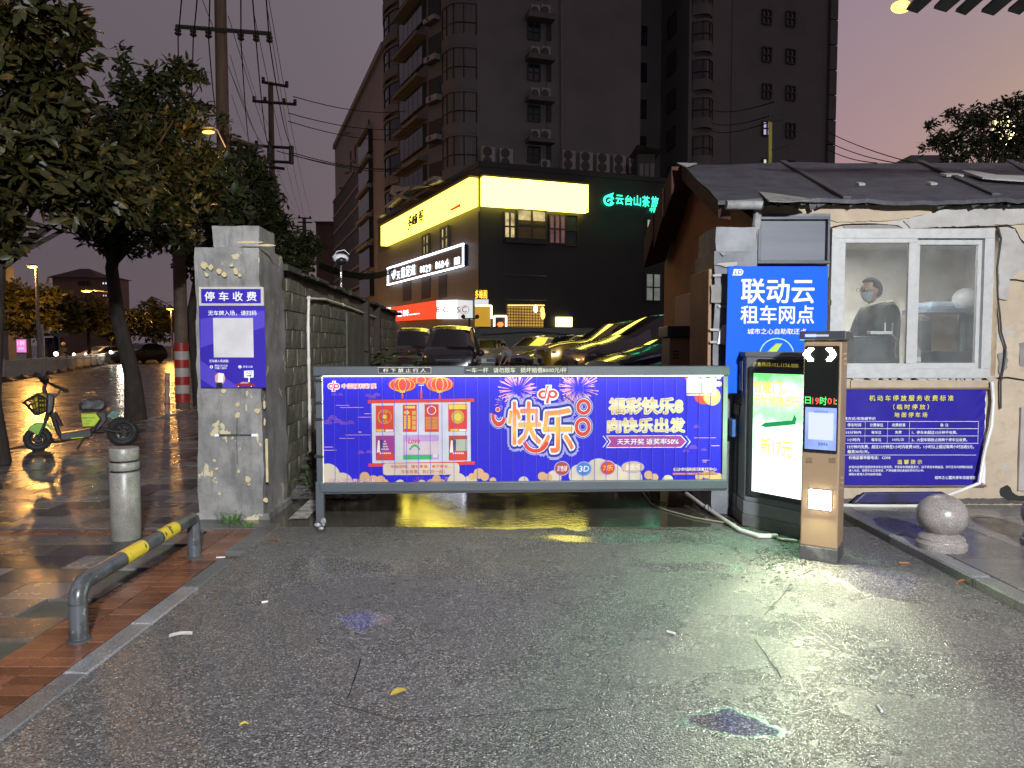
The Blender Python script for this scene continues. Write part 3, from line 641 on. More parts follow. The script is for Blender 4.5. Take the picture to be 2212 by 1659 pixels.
q.build('plastic_wrap', mat('grey_plastic_film', (.33, .33, .33), (.18, .18, .18), 30, .25), t, True)
for yy_ in (822, 870, 905, 985):
    q = MB(); v_ = G.uv(683, yy_)[1]; q.pb(G, ul - .004, ul + .06, v_ - .012, v_ + .012, -.02, .036); q.build('hinge', M_BLACK, t, bevel=.003)
    q = MB(); q.ball(G.pt(ul + .064, v_, .04), .009); q.build('bolt', M_CHROME, t, True)
q = MB(); x1 = G.uv(1560, 900)[0]; q.pb(G, x1 + .002, ur, G.uv(1560, 1044)[1], zt0, -.03, .012); q.build('end_panel', mat('end_panel_grey', (.17, .18, .18), (.13, .14, .14), 5, .5), t, bevel=.003)
# slats
UA, UB = G.uv(697, 900)[0], G.uv(1559, 900)[0]; V0, V1 = G.uv(700, 1052)[1], G.uv(700, 814)[1]
M_VIO = mat('slat_violet', (.012, .007, .40), (.010, .006, .36), 3, .5, spec=.25); M_CLIP = mat('clip_grey', (.16, .165, .17), None, 4, .5)
NS = 34; w_ = (UB - UA) / NS
q = MB(); q.pb(Pl((0, 0, 0), (1, 0, 0)), 0, w_ - .0022, 0, V1 - V0, -.006, .004); q.pb(Pl((0, 0, 0), (1, 0, 0)), -.0018, .0014, 0, V1 - V0, -.006, .0105, 1)
sme = bpy.data.meshes.new('slat'); sme.from_pydata(q.v, [], q.f); sme.materials.append(M_VIO); sme.materials.append(mat('slat_lip', (.045, .04, .42), None, 5, .4)); sme.polygons.foreach_set('material_index', q.m); sme.update()
qa = math.atan2(G.r.y, G.r.x)
q = MB(); q.c(w_ / 2, -.008, -.012, w_ * .93, .02, .016); cme = bpy.data.meshes.new('clip'); cme.from_pydata(q.v, [], q.f); cme.materials.append(M_CLIP)
for k in range(NS):
    for me, nm in ((sme, 'slat'), (cme, 'slat_clip')):
        o = bpy.data.objects.new(nm, me); COL.objects.link(o); o.parent = t; o.location = G.pt(UA + w_ * k, V0, rnd.uniform(-.001, .001)) - GA; o.rotation_euler = (0, 0, qa)
q = MB(); q.pb(G, UA, UB, V1 + .002, V1 + .010, .006, .022); q.build('led_strip', emit('led_strip_white', (.85, .9, 1), 9), t)
for k in range(5):
    u = UA + (UB - UA) * (k + .5) / 5
    l = light('strip_light', 'AREA', G.pt(u, V1 + .012, .055), 1.7, (.88, .92, 1), tgt=G.pt(u, V0 + .3, .0), size=.62, shape='RECTANGLE', size_y=.02)
# --- print on the slats
def gm(n, c, c2=None): return mat('print_' + n, tuple(x * .72 for x in c), c2 and tuple(x * .72 for x in c2), 4, .5, spec=.25)
P_red, P_wht, P_crm, P_org, P_gold = gm('vermilion', (.66, .05, .03)), gm('bright_white', (.80, .80, .84)), gm('cloud_cream', (.66, .56, .44)), gm('cloud_peach', (.66, .40, .20)), gm('gold', (.60, .38, .08), (.42, .24, .05))
P_pink, P_navy, P_yel, P_grn, P_mag, P_brown = gm('pink', (.62, .16, .34)), gm('navy', (.02, .016, .26)), gm('yellow', (.75, .58, .06)), gm('green', (.05, .42, .12)), gm('magenta', (.36, .04, .26)), gm('brick', (.42, .06, .03)) 
P_grey = gm('scroll_paper', (.60, .60, .66)); P_lil = gm('lilac', (.50, .30, .60)); P_halo = gm('halo', (.36, .36, .74)); P_line = gm('cloud_line', (.30, .10, .40))
def e_(f, cx, cy, rx, ry, m, nm, off, **k): x, y = f(cx, cy); x2, y2 = f(cx + rx, cy + ry); return disc(G, x, y, x2 - x, m, gate, off, nm, ry=y2 - y, **k)
def r_(f, x0, y0, x1, y1, m, nm, off): return rect(G, B(f, x0, y0, x1, y1), m, gate, off, nm)
def s_(f, pts, m, nm, off): return shape(G, [f(*p) for p in pts], m, gate, off, nm)
O1, O2, O3, O4, O5 = .0055, .0065, .0075, .0085, .0095
# emblem left
def emblem(f, x, y, s, off):
    e_(f, x - 22 * s, y, 38 * s, 32 * s, P_wht, 'emblem_print', off); e_(f, x + 22 * s, y + 2, 36 * s, 32 * s, P_wht, 'emblem_print', off + .0002); s_(f, [(x - 12 * s, y - 52 * s), (x + 20 * s, y - 52 * s), (x + 14 * s, y + 52 * s), (x - 22 * s, y + 52 * s)], P_wht, 'emblem_print', off + .0004)
    e_(f, x - 26 * s, y, 27 * s, 23 * s, P_red, 'emblem_print', off + .001, a0=60, a1=300, ri=.5, n=18); e_(f, x + 24 * s, y - 2 * s, 26 * s, 22 * s, P_red, 'emblem_print', off + .001, ri=.48)
    s_(f, [(x + 1 * s, y - 20 * s), (x + 14 * s, y - 20 * s), (x + 2 * s, y + 46 * s), (x - 12 * s, y + 46 * s)], P_red, 'emblem_print', off + .0014)
    for dx, w in ((-9, 7), (1, 6)): s_(f, [(x + (dx + 2) * s, y - 46 * s), (x + (dx + 2 + w) * s + 8 * s, y - 46 * s), (x + (dx + 2 + w) * s + 6 * s, y - 38 * s), (x + (dx + w) * s, y - 38 * s), (x + (dx - 12 + w) * s, y + 22 * s), (x + (dx - 12) * s, y + 22 * s)], P_red if dx < 0 else P_wht, 'emblem_print', off + .0016)
emblem(za, 273, 286, 1.0, O2)
text(G, '中国福利彩票', B(za, 348, 262, 666, 308), P_red, gate, O3 + .001, .012, outline=[(.075, P_wht)])
# clouds, lines
for f, x, y, r in ((za, 275, 372, 24), (za, 335, 372, 22), (za, 590, 382, 24), (za, 630, 400, 34), (za, 675, 378, 30), (za, 215, 640, 40), (za, 262, 600, 42), (za, 310, 630, 40), (za, 365, 645, 30), (za, 430, 640, 34), (za, 525, 915, 30), (za, 600, 910, 28), (zb, 1790, 800, 26), (zb, 1850, 775, 34), (zb, 1880, 600, 26), (zb, 1940, 790, 24)):
    for ri, rr in ((.86, 1), (.78, .66), (.6, .34)): e_(f, x, y, r * rr, r * rr, P_line, 'cloud_line_print', O1 + (x % 7) * .00008, a0=0, a1=180, ri=ri, n=12)
for a in ((290, 462, 415, 466), (330, 482, 548, 486), (555, 540, 625, 544), (495, 572, 625, 576), (375, 738, 620, 742), (325, 770, 465, 774), (172, 850, 265, 855), (172, 880, 300, 885), (500, 708, 530, 718)): r_(za, *a, P_pink if a[0] != 500 else P_org, 'line_print', O1)
for a in ((1860, 680, 2040, 684), (2000, 745, 2070, 749), (1925, 866, 1990, 870), (1930, 880, 1960, 884)): r_(zb, *a, P_pink, 'line_print', O1)
# cream clouds along the bottom
def cl(f, lst, m, off):
    for i, (x, y, r) in enumerate(lst):
        yb = 1222 if f is za else 1030
        x_, y_ = f(x, y); rr = r * (f(1, 0)[0] - f(0, 0)[0]); u, v_ = G.uv(x_, y_); r3 = abs(G.uv(x_ + rr, y_)[0] - u); pts = []
        for k in range(25):
            a_ = 2 * math.pi * k / 24; uu = u + r3 * math.cos(a_); vv = max(v_ + r3 * math.sin(a_), V0 + .004); pts.append((max(uu, UA), vv))
        MB().poly(G, pts[:24], off + i * .00008).build('cloud_print', m, gate)
cl(za, [(215, 1120, 116), (350, 1190, 100), (890, 1205, 50), (1090, 1205, 48), (1420, 1180, 90), (1540, 1200, 80)], P_crm, O1)
cl(za, [(560, 1130, 46), (710, 1160, 42), (750, 1190, 36), (1180, 1190, 40), (1230, 1150, 40), (1625, 1100, 50), (1680, 1130, 40), (1560, 1130, 34), (1755, 1170, 34), (640, 1175, 60), (1275, 1185, 34)], P_org, O1 + .0006)
cl(zb, [(1065, 970, 118), (910, 990, 90), (1180, 990, 95), (1340, 1020, 90), (700, 1010, 60), (445, 1045, 44), (1640, 1035, 46)], P_crm, O1); cl(zb, [(600, 1000, 36), (650, 1010, 34), (1480, 990, 36), (1530, 1010, 32), (1900, 1000, 34), (1960, 985, 34), (2010, 1000, 40), (2060, 1010, 36)], P_org, O1 + .0006)
text(G, '扶老 助残 救孤 济困', B(za, 226, 1146, 654, 1184), P_wht, gate, O4, .012, outline=[(.06, P_brown)])
# lanterns
for x, y, rx, ry in ((1085, 215, 150, 55), (912, 272, 130, 66), (1258, 268, 130, 70)):
    dz_ = 0 if x != 1085 else -.0008
    e_(za, x, y if x != 1085 else 226, rx, ry * (.62 if x == 1085 else 1), P_red, 'lantern_print', O3 + dz_)
    for k in (.3, .62, .9): e_(za, x, y if x != 1085 else 226, rx * k, ry * (.60 if x == 1085 else .97), P_yel, 'lantern_rib_print', O3 + dz_ + .0003, ri=1 - .035 / k, n=28)
for x, y, l_ in ((912, 340, 60), (1088, 275, 130), (1260, 340, 70)): r_(za, x - 25, y - 4, x + 25, y + 5, P_yel, 'lantern_cap_print', O4); r_(za, x - 2, y, x + 2, y + l_ * .4, P_yel, 'tassel_print', O4 + .0004); r_(za, x - 9, y + l_ * .4, x + 9, y + l_, P_red, 'tassel_print', O4 + .0006)
# scroll with the cards
s_(za, [(625, 440), (1545, 425), (1550, 1000), (632, 1010)], P_grey, 'scroll_print', O1 + .0012)
s_(za, [(590, 415), (1580, 400), (1582, 432), (590, 447)], P_red, 'scroll_rod_print', O2 + .0006); s_(za, [(595, 1005), (1588, 985), (1588, 1016), (595, 1037)], P_red, 'scroll_rod_print', O2 + .0006)
def card(x0, y0, x1, y1, m): r_(za, x0, y0, x1, y1, m, 'card_print', O2 + .0009)
card(665, 465, 830, 712, P_red); e_(za, 747, 570, 66, 68, P_gold, 'card_detail_print', O3 + .0008, ri=.86); e_(za, 747, 570, 20, 22, P_yel, 'card_detail_print', O3 + .001); text(G, '牛年', B(za, 722, 515, 772, 542), P_yel, gate, O4); text(G, '大吉', B(za, 722, 598, 772, 622), P_yel, gate, O4); r_(za, 670, 688, 742, 708, P_yel, 'card_detail_print', O3 + .0008); r_(za, 755, 690, 826, 708, P_wht, 'card_detail_print', O3 + .0008)
card(917, 458, 1045, 712, P_red); r_(za, 935, 470, 1030, 492, P_yel, 'card_detail_print', O3 + .0008); s_(za, [(952, 505), (982, 530), (952, 556), (922, 530)], P_yel, 'card_detail_print', O3 + .0008)
for k in range(7): r_(za, 928, 560 + k * 18, 952, 573 + k * 18, P_yel, 'card_detail_print', O3 + .0008); r_(za, 962, 560 + k * 18, 986, 573 + k * 18, P_yel, 'card_detail_print', O3 + .0008)
for k in range(4): r_(za, 1002, 515 + k * 46, 1038, 552 + k * 46, P_gold, 'card_detail_print', O3 + .0008)
card(1120, 453, 1250, 712, P_red); e_(za, 1184, 510, 42, 42, P_wht, 'card_detail_print', O3 + .0008, ri=.84)
for k in range(9): r_(za, 1128, 572 + k * 13, 1180, 580 + k * 13, P_gold, 'card_detail_print', O3 + .0008); r_(za, 1188, 572 + k * 13, 1242, 580 + k * 13, P_gold, 'card_detail_print', O3 + .0008)
card(1340, 452, 1515, 708, P_red); r_(za, 1345, 456, 1510, 500, P_yel, 'card_detail_print', O3 + .0008); e_(za, 1428, 572, 62, 64, P_gold, 'card_detail_print', O3 + .0008, n=12); e_(za, 1428, 572, 34, 36, P_yel, 'card_detail_print', O3 + .0011); r_(za, 1360, 684, 1430, 704, P_yel, 'card_detail_print', O3 + .0008); r_(za, 1438, 686, 1510, 703, P_wht, 'card_detail_print', O3 + .0008)
for x0, m_ in ((665, P_mag), (1345, P_brown)):
    card(x0, 745, x0 + 172, 978, m_)
    if x0 > 1000: r_(za, x0 + 60, 780, x0 + 168, 890, gm('grey_green', (.40, .42, .34)), 'card_detail_print', O3 + .0005)
    s_(za, [(x0 + 20, 790), (x0 + 34, 790), (x0 + 40, 900), (x0 + 8, 905)], P_wht, 'couple_print', O3 + .0010); s_(za, [(x0 + 40, 785), (x0 + 66, 785), (x0 + 64, 885), (x0 + 46, 885)], M_BLACK, 'couple_print', O3 + .0012)
    s_(za, [(x0 + 10, 970), (x0 + 12, 920), (x0 + 60, 892), (x0 + 140, 895), (x0 + 168, 925), (x0 + 168, 970)], P_red, 'card_detail_print', O3 + .0014)
    for k in range(6): e_(za, x0 + 42 + k * 18, 910, 6, 8, P_wht, 'light_dot_print', O3 + .0018, n=8)
    if x0 < 1000:
        for a_ in range(4):
            for k in range(a_ + 1): e_(za, x0 + 85 - a_ * 9 + k * 18, 800 + a_ * 24, 6, 8, P_wht, 'light_dot_print', O3 + .0018, n=8)
r_(za, 920, 738, 1252, 970, P_lil, 'card_print', O2 + .0009); r_(za, 935, 800, 1252, 920, gm('pale_pink', (.62, .50, .55)), 'card_detail_print', O3 + .0003); r_(za, 920, 925, 1185, 970, P_grn, 'card_detail_print', O3 + .0006); r_(za, 1195, 915, 1240, 950, P_grey, 'card_detail_print', O3 + .0006); text(G, 'Love', B(za, 965, 765, 1070, 820), P_red, gate, O4, .03, shear=.2)
for k in range(7): e_(za, 985 + 14 * k - 0, 870 - 34 * math.sin(math.pi * k / 6), 11, 12, P_grn, 'wreath_print', O3 + .0009, n=8)
# caption
u0, v0 = G.uv(*za(728, 1115)); u1, v1 = G.uv(*za(1443, 1000)); rr_ = .03; pts = []
for cx, cy, a0 in ((u1 - rr_, v1 - rr_, 0), (u0 + rr_, v1 - rr_, 90), (u0 + rr_, v0 + rr_, 180), (u1 - rr_, v0 + rr_, 270)):
    for k in range(5): a_ = R(a0 + 90 * k / 4); pts.append((cx + rr_ * math.cos(a_), cy + rr_ * math.sin(a_)))
MB().poly(G, pts, O3 + .0002).build('caption_panel_print', P_crm, gate)
text(G, '年会团拜、婚礼宴请、春节聚会……', B(za, 803, 1016, 1410, 1050), P_red, gate, O4, .02); text(G, '牛年有喜，我们在一起！', B(za, 900, 1064, 1306, 1100), P_red, gate, O4, .02)
# fireworks
rf = random.Random(3)
def burst(f, cx, cy, r, m, a0=0, a1=360, n=44):
    q = MB()
    for k in range(n):
        a_ = R(rf.uniform(a0, a1)); r0 = r * rf.uniform(.12, .5); r1 = r * rf.uniform(.6, 1.05); x0, y0 = cx + r0 * math.cos(a_), cy - r0 * math.sin(a_) * .9; x1_, y1_ = cx + r1 * math.cos(a_), cy - r1 * math.sin(a_) * .9
        w = r * .012; nx, ny = -math.sin(a_) * w, -math.cos(a_) * w
        ylim = 158 if f is zb else 200
        if min(y0, y1_) < ylim: continue
        q.ppx(G, [f(x0, y0), f(x1_ - nx * 1.6, y1_ - ny * 1.6), f(x1_ + nx * 1.6, y1_ + ny * 1.6)], O1 + .0002 + (k % 9) * .00003)
    q.build('firework_print', m, gate)
for a in ((zb, 400, 285, 170), (zb, 905, 270, 175)): burst(*a, P_pink, n=70); burst(*a, gm('firework_rose', (.75, .30, .42)), n=26)
burst(zb, 780, 405, 90, P_pink, n=26); burst(zb, 270, 390, 70, P_pink, n=22); burst(za, 1100, 1190, 85, P_brown, 10, 170, n=22); burst(za, 1280, 1130, 70, P_org, -60, 60, n=14); burst(zb, 1380, 500, 110, P_line, n=24)
# the big logo: halo, navy body, white line, orange letters
def gradmat(name, z0, z1, ca, cb_):
    m, t_, b = _new(name); g = N(t_, 'ShaderNodeNewGeometry'); sp = N(t_, 'ShaderNodeSeparateXYZ'); L(t_, g.outputs['Position'], sp.inputs[0]); mm = N(t_, 'ShaderNodeMapRange'); mm.inputs['From Min'].default_value = z0; mm.inputs['From Max'].default_value = z1
    nn = tex(t_, g.outputs['Position'], 9, 2); ad = N(t_, 'ShaderNodeMath', operation='MULTIPLY_ADD'); L(t_, nn, ad.inputs[0]); ad.inputs[1].default_value = .6; ad.inputs[2].default_value = -.3
    a2 = N(t_, 'ShaderNodeMath', operation='ADD'); L(t_, sp.outputs['Z'], mm.inputs['Value']); L(t_, mm.outputs[0], a2.inputs[0]); L(t_, ad.outputs[0], a2.inputs[1])
    L(t_, rampf(t_, a2.outputs[0], [(0, ca), (.5, cb_), (1, ca)]), b.inputs['Base Color']); b.inputs['Roughness'].default_value = .4; return m
zlo = G.P(*zb(500, 800)).z; zhi = G.P(*zb(500, 380)).z
P_grad = gradmat('print_orange_gradient', zlo, zhi, (.55, .08, .015), (.58, .31, .03)); P_goldg = gradmat('print_gold_gradient', G.P(*zb(1400, 640)).z, G.P(*zb(1400, 520)).z, (.34, .18, .04), (.58, .46, .25)); P_goldg2 = gradmat('print_gold_gradient2', G.P(*zb(1400, 485)).z, G.P(*zb(1400, 345)).z, (.34, .18, .04), (.58, .46, .25))
KB = B(zb, 318, 385, 590, 735); LB = B(zb, 585, 440, 860, 800)
for bx_, s in ((KB, '快'), (LB, '乐')): text(G, s, bx_, P_grad, gate, O5 + .0012, .03, outline=[(.055, P_wht), (.11, P_navy), (.17, P_halo)])
def ring(cx, cy, rx, ry, ri, a0=0, a1=360, n=28):
    for k, (g_, m_, of) in enumerate(((20, P_halo, 0), (12, P_navy, .0010), (6, P_wht, .0021), (0, P_red, .0034))):
        e_(zb, cx, cy, rx + g_, ry + g_, m_, 'ribbon_print', O4 - .0006 + of + (cx % 5) * .0001, a0=a0, a1=a1, ri=(rx * ri - g_) / (rx + g_), n=n)
ring(942, 425, 60, 66, .56); ring(935, 590, 66, 78, .58); ring(240, 500, 62, 88, .55, 165, 350, 20); ring(545, 690, 112, 116, .72, 195, 345, 24)
e_(zb, 232, 447, 20, 20, P_wht, 'dot_print', O5 + .0014); e_(zb, 232, 447, 16, 16, P_red, 'dot_print', O5 + .0018)
for x in (470, 830): pass
e_(zb, 650, 470, 240, 165, P_navy, 'arc_print', O4 + .0002, a0=25, a1=152, ri=.955, n=24)
emblem(zb, 648, 322, 1.55, O5 + .0006)
text(G, '福彩快乐8', B(zb, 1155, 352, 1762, 482), P_goldg2, gate, O5 + .001, .03, outline=[(.065, gm('pale_gold', (.75, .70, .55)))])
text(G, '向快乐出发', B(zb, 1142, 520, 1778, 636), P_goldg, gate, O5 + .001, .03, outline=[(.065, gm('pale_gold', (.75, .70, .55)))])
s_(zb, [(1125, 663), (1750, 660), (1800, 712), (1752, 763), (1125, 765), (1160, 712)], P_wht, 'ribbon_print', O2); s_(zb, [(1135, 668), (1746, 665), (1790, 712), (1746, 757), (1135, 759), (1170, 712)], P_mag, 'ribbon_print', O3)
for sx, x in ((1, 1100), (1, 1785)): s_(zb, [(x, 665), (x + 8, 665), (x + 44, 712), (x + 8, 760), (x, 760), (x + 34, 712)], P_wht, 'chevron_print', O4)
text(G, '天天开奖 返奖率50%', B(zb, 1218, 686, 1728, 738), P_wht, gate, O4, .025)
for x, y, s in ((763, 935, '双色球'), (945, 938, '3D'), (1143, 930, '7乐'), (1350, 925, '刮刮乐')):
    w = 66 if s != '刮刮乐' else 96
    e_(zb, x, y, w, 62 if w < 80 else 50, P_halo, 'badge_print', O2); e_(zb, x, y, w - 8, 54 if w < 80 else 42, {'双色球': P_brown, '3D': gm('sky', (.06, .22, .55)), '7乐': P_red, '刮刮乐': P_org}[s], 'badge_print', O3, a0=0 if s != '3D' else 20)
    text(G, s, B(zb, x - w * .62, y - 24, x + w * .62, y + 24), P_wht if s != '7乐' else P_yel, gate, O4, .03, shear=.12)
text(G, '长沙市福利彩票发行中心', B(zb, 1684, 926, 2044, 957), P_wht, gate, O5, .012, outline=[(.05, P_brown)]); r_(zb, 1680, 968, 2048, 990, P_brown, 'strip_print', O3); text(G, '具体游戏规则以中国福利彩票发行管理中心公布为准', B(zb, 1684, 971, 2044, 987), P_crm, gate, O4, .0)
# corner: lantern, blossoms, two white squares
e_(zb, 2010, 340, 70, 75, P_org, 'lantern_print', O1 + .0008); e_(zb, 1940, 330, 80, 75, P_red, 'lantern_print', O1 + .0004); e_(zb, 1970, 320, 40, 70, P_yel, 'lantern_rib_print', O2 + .0004, ri=.93)
s_(zb, [(1775, 160), (2080, 160), (2080, 175), (2000, 195), (1870, 180), (1790, 200)], P_red, 'eave_print', O2); 
for x, y, r in ((1830, 175, 20), (1880, 172, 26), (1935, 170, 22), (2060, 235, 30), (2010, 172, 22), (2062, 180, 20)): e_(zb, x, y, r, r * .8, P_wht if r != 30 else gm('petal', (.75, .40, .50)), 'blossom_print', O2 + .0006, n=10)
r_(zb, 1795, 190, 1918, 312, P_wht, 'white_square_print', O4); r_(zb, 1924, 190, 2042, 312, P_wht, 'white_square_print', O4); e_(zb, 1983, 250, 52, 52, P_grey, 'ring_print', O5, ri=.93); r_(zb, 1796, 318, 2040, 333, P_pink, 'strip_print', O4)
# lettering on the beam
bo = .058
q = MB(); q.pxb(G, *B(za, 693, 107, 1183, 163), .0555, bo); q.build('beam_plate', M_PVC, gate); rect(G, B(za, 696, 110, 1180, 160), M_BLACK, gate, bo + .001, 'plate_face'); text(G, '杆 下 禁 止 行 人', B(za, 740, 118, 1135, 154), M_PVC, gate, bo + .0025, .03)
rect(G, (1003, 791.5, 1225, 806.5), M_BLACK, gate, .0565, 'plate_face'); text(G, '一车一杆   请勿跟车   损坏赔偿8000元/杆', (1007, 793.5, 1222, 804.8), mat('pale_letters', (.60, .62, .45)), gate, .0585, .012)
# ================================================================== BOOTH AT THE RIGHT
YW = 6.6; WPL = Pl((2.13, YW, 0), (1, 0, 0))
t = booth = thing('guard_booth', 'shabby cream plastered guard booth with black felt roof and lit sliding window', 'booth', (2.13, YW, 0))
wx0, wz1 = WPL.uv(1790, 497); wx1, wz0 = WPL.uv(2150, 813); wx0 += 2.13; wx1 += 2.13
XR = 6.4
q = MB()
for x0, x1, z0, z1 in ((2.13, wx0, 0, 2.78), (wx1, XR, 0, 2.78), (wx0, wx1, 0, wz0), (wx0, wx1, wz1, 2.78)):
    nx = max(2, int((x1 - x0) / .08)); nz = max(2, int((z1 - z0) / .08)); vs = []
    for j in range(nz + 1):
        for i in range(nx + 1):
            x = x0 + (x1 - x0) * i / nx; z = z0 + (z1 - z0) * j / nz; a = noise.noise(V((x * 2.4, z * 2.4, 1))) * .012 + noise.noise(V((x * 9, z * 9, 4))) * .005
            vs.append((x, YW + a, z))
    q.add(vs, [(j * (nx + 1) + i, j * (nx + 1) + i + 1, (j + 1) * (nx + 1) + i + 1, (j + 1) * (nx + 1) + i) for j in range(nz) for i in range(nx)])
q.bx(wx0 - .02, wx0, YW + .01, YW + .14, wz0, wz1); q.bx(wx1, wx1 + .02, YW + .01, YW + .14, wz0, wz1); q.bx(wx0, wx1, YW + .01, YW + .14, wz1, wz1 + .02); q.bx(wx0, wx1, YW + .01, YW + .14, wz0 - .02, wz0)
q.build('front_wall', M_PLAS, t, True)
q = MB(); q.bx(2.13, 2.25, YW + .03, 10.4, 0, 2.62); q.add([(2.131, YW + .03, 2.62), (2.131, 10.4, 2.62), (2.131, 8.7, 3.45)], [(0, 2, 1)]); q.build('side_wall', M_ORWALL, t)
q = MB(); q.bx(2.05, 2.128, 8.45, 9.35, 0, 2.1); q.build('side_door', mat('red_brown_door', (.16, .05, .04), (.11, .035, .03), 3, .5), t, bevel=.01)
# inside of the room
M_IN = mat('room_paint', (.56, .53, .47), (.46, .43, .38), 2, .8); M_DIM = mat('room_dark', (.035, .035, .037), None, 2, .6)
q = MB(); q.bx(2.26, XR - .1, 8.7, 8.8, 0, 2.62); q.bx(5.3, 5.4, YW + .15, 8.7, 0, 2.62); q.bx(2.26, XR - .1, YW + .14, 8.7, 0, .08); q.bx(2.26, XR - .1, YW + .14, 8.7, 2.6, 2.66); q.build('room_shell', M_IN, t)
q = MB(); q.c(3.75, 6.83, 2.57, .9, .08, .04); q.build('assumed_ceiling_lamp', emit('assumed_tube_lamp', (1, .97, .9), 6), t)  # assumed lamp, hidden above the window head, inferred from the lit room
light('lamp_light', 'AREA', (3.7, 7.6, 2.5), 55, (1, .96, .88), tgt=(3.6, 7.7, 0), size=.8)  # light of the assumed ceiling lamp
# roof
RP = Pl((1.775, 6.46, 2.75), (1, 0, 0), (0, 2.24, .85)); M_FE = M_FELT
q = MB(); nx, ny = 46, 14; vs = []
for j in range(ny + 1):
    for i in range(nx + 1):
        f = j / ny; x = 1.775 + (.175 * f) + (7.2 - 1.775) * i / nx; y = 6.46 + 2.24 * f; z = 2.75 + .85 * f + noise.noise(V((x * 1.3, y * 1.3, 3))) * .035 + (noise.noise(V((x * 7, 0, 0))) * .022 if j == 0 else 0)
        if j == 0: y += noise.noise(V((x * 6, 3, 0))) * .035
        vs.append((x, y, z))
k0 = len(vs)
q.add(vs, [(j * (nx + 1) + i, j * (nx + 1) + i + 1, (j + 1) * (nx + 1) + i + 1, (j + 1) * (nx + 1) + i) for j in range(ny) for i in range(nx)])
q.add([(1.95, 8.7, 3.6), (7.2, 8.7, 3.6), (7.2, 10.5, 2.9), (1.92, 10.5, 2.9)], [(0, 1, 2, 3)])
q.add([(v[0], v[1], v[2] - .035) for v in vs[:nx + 1]] + [v for v in vs[:nx + 1]], [(i, i + 1, nx + 2 + i, nx + 1 + i) for i in range(nx)])
q.add([(1.82, 6.5, 2.71), (7.2, 6.5, 2.71), (7.2, 8.7, 3.54), (1.98, 8.7, 3.54)], [(3, 2, 1, 0)])
q.build('roof', M_FELT, t, True)
def batten(pa, pb, w=.07, h=.02, m=M_FELT):
    a = RP.P(*pa); b_ = RP.P(*pb); d = (b_ - a); L_ = d.length; P_ = Pl(a, d, RP.up); P_.r = d.normalized(); P_.n = RP.n; P_.up = P_.n.cross(P_.r).normalized()
    q = MB(); q.pb(P_, 0, L_, -w / 2, w / 2, -.01, h); return q.build('roof_batten', m, t, bevel=.008)
batten((1690, 351), (1830, 431), .075, .028, mat('batten', (.06, .058, .055), None, 4, .6)); batten((1985, 350), (2152, 424), .075, .028, MC['batten']); batten((2180, 348), (2300, 420), .08)
q = MB(); q.ppx(RP, [(2074, 377), (2100, 378), (2150, 387), (2230, 390), (2230, 401), (2150, 396), (2120, 393)], .03, .045); q.build('white_sheet', mat('white_sheet', (.42, .43, .38), None, 5, .5), t)
for a in ((2044, 380, 2066, 384), (1855, 400, 1860, 403), (2010, 399, 2014, 402)): q = MB(); q.pxb(RP, *a, .01, .03); q.build('roof_scrap', MC['white_sheet'], t)
q = MB(); q.ppx(RP, [(1638, 421), (1665, 424), (1760, 438), (1700, 443), (1660, 441)], .02, .03); q.build('curled_felt', mat('pale_felt', (.26, .25, .23), (.12, .12, .11), 8, .6), t)
q = MB(); q.ppx(RP, [(1462, 357), (1505, 358), (1482, 366)], .02, .03); q.build('white_corner', MC['white_sheet'], t)
# ragged lower edge of the felt
q = MB(); x = 2.0
while x < 6.6:
    w = rnd.uniform(.04, .16); h = rnd.uniform(.0, .07) if rnd.random() < .75 else rnd.uniform(.05, .12)
    q.add([(x, 6.49, 2.745), (x + w, 6.49, 2.745), (x + w * .8, 6.50, 2.735 - h * rnd.uniform(.2, .6)), (x + w * .3, 6.50, 2.73 - h * .6)], [(0, 3, 2, 1)]); x += w * rnd.uniform(.6, 1.4)
q.build('ragged_eave', M_FELT, t)
q = MB(); q.tube([(1.84, 6.43, 2.70), (2.16, 6.45, 2.70)], .04, 12); q.build('eave_pipe', mat('old_pipe', (.30, .30, .29), (.16, .16, .15), 9, .6), t, True)
q = MB(); q.tube([(2.15, 6.53, 2.68), (2.14, 6.53, 2.55), (2.16, 6.54, 2.45), (2.15, 6.55, 2.32)], [.03, .04, .03, .035], 8); q.build('drain_pipe', MC['old_pipe'], t, True)
# the rotten board edge and hanging eave on the gable end
for k, (y0, z0, y1, z1, dp) in enumerate(((8.75, 3.58, 9.2, 3.42, .40), (9.15, 3.42, 9.7, 3.20, .46), (9.7, 3.20, 10.3, 2.97, .42))):
    q = MB(); q.add([(1.86 - .02 * k, y0, z0), (1.86 - .02 * k, y1, z1), (1.86 - .02 * k, y1, z1 - dp), (1.86 - .02 * k, y0, z0 - dp * .8), (2.12, y0, z0), (2.12, y1, z1), (2.12, y1, z1 - dp + .1), (2.12, y0, z0 - dp * .8 + .1)], [(0, 1, 2, 3), (4, 7, 6, 5), (0, 3, 7, 4), (1, 5, 6, 2), (3, 2, 6, 7), (0, 4, 5, 1)])
    q.build('gable_board', M_WOODR, t, bevel=.01)
q = MB(); q.add([(1.79, 6.5, 2.74), (1.97, 8.72, 3.60), (1.97, 8.72, 3.42), (1.82, 6.6, 2.62), (1.9, 6.5, 2.73), (2.1, 8.72, 3.58), (2.1, 8.72, 3.40), (1.93, 6.6, 2.60)], [(0, 1, 2, 3), (4, 7, 6, 5), (3, 2, 6, 7), (0, 3, 7, 4)]); q.build('gable_board', M_WOODR, t)
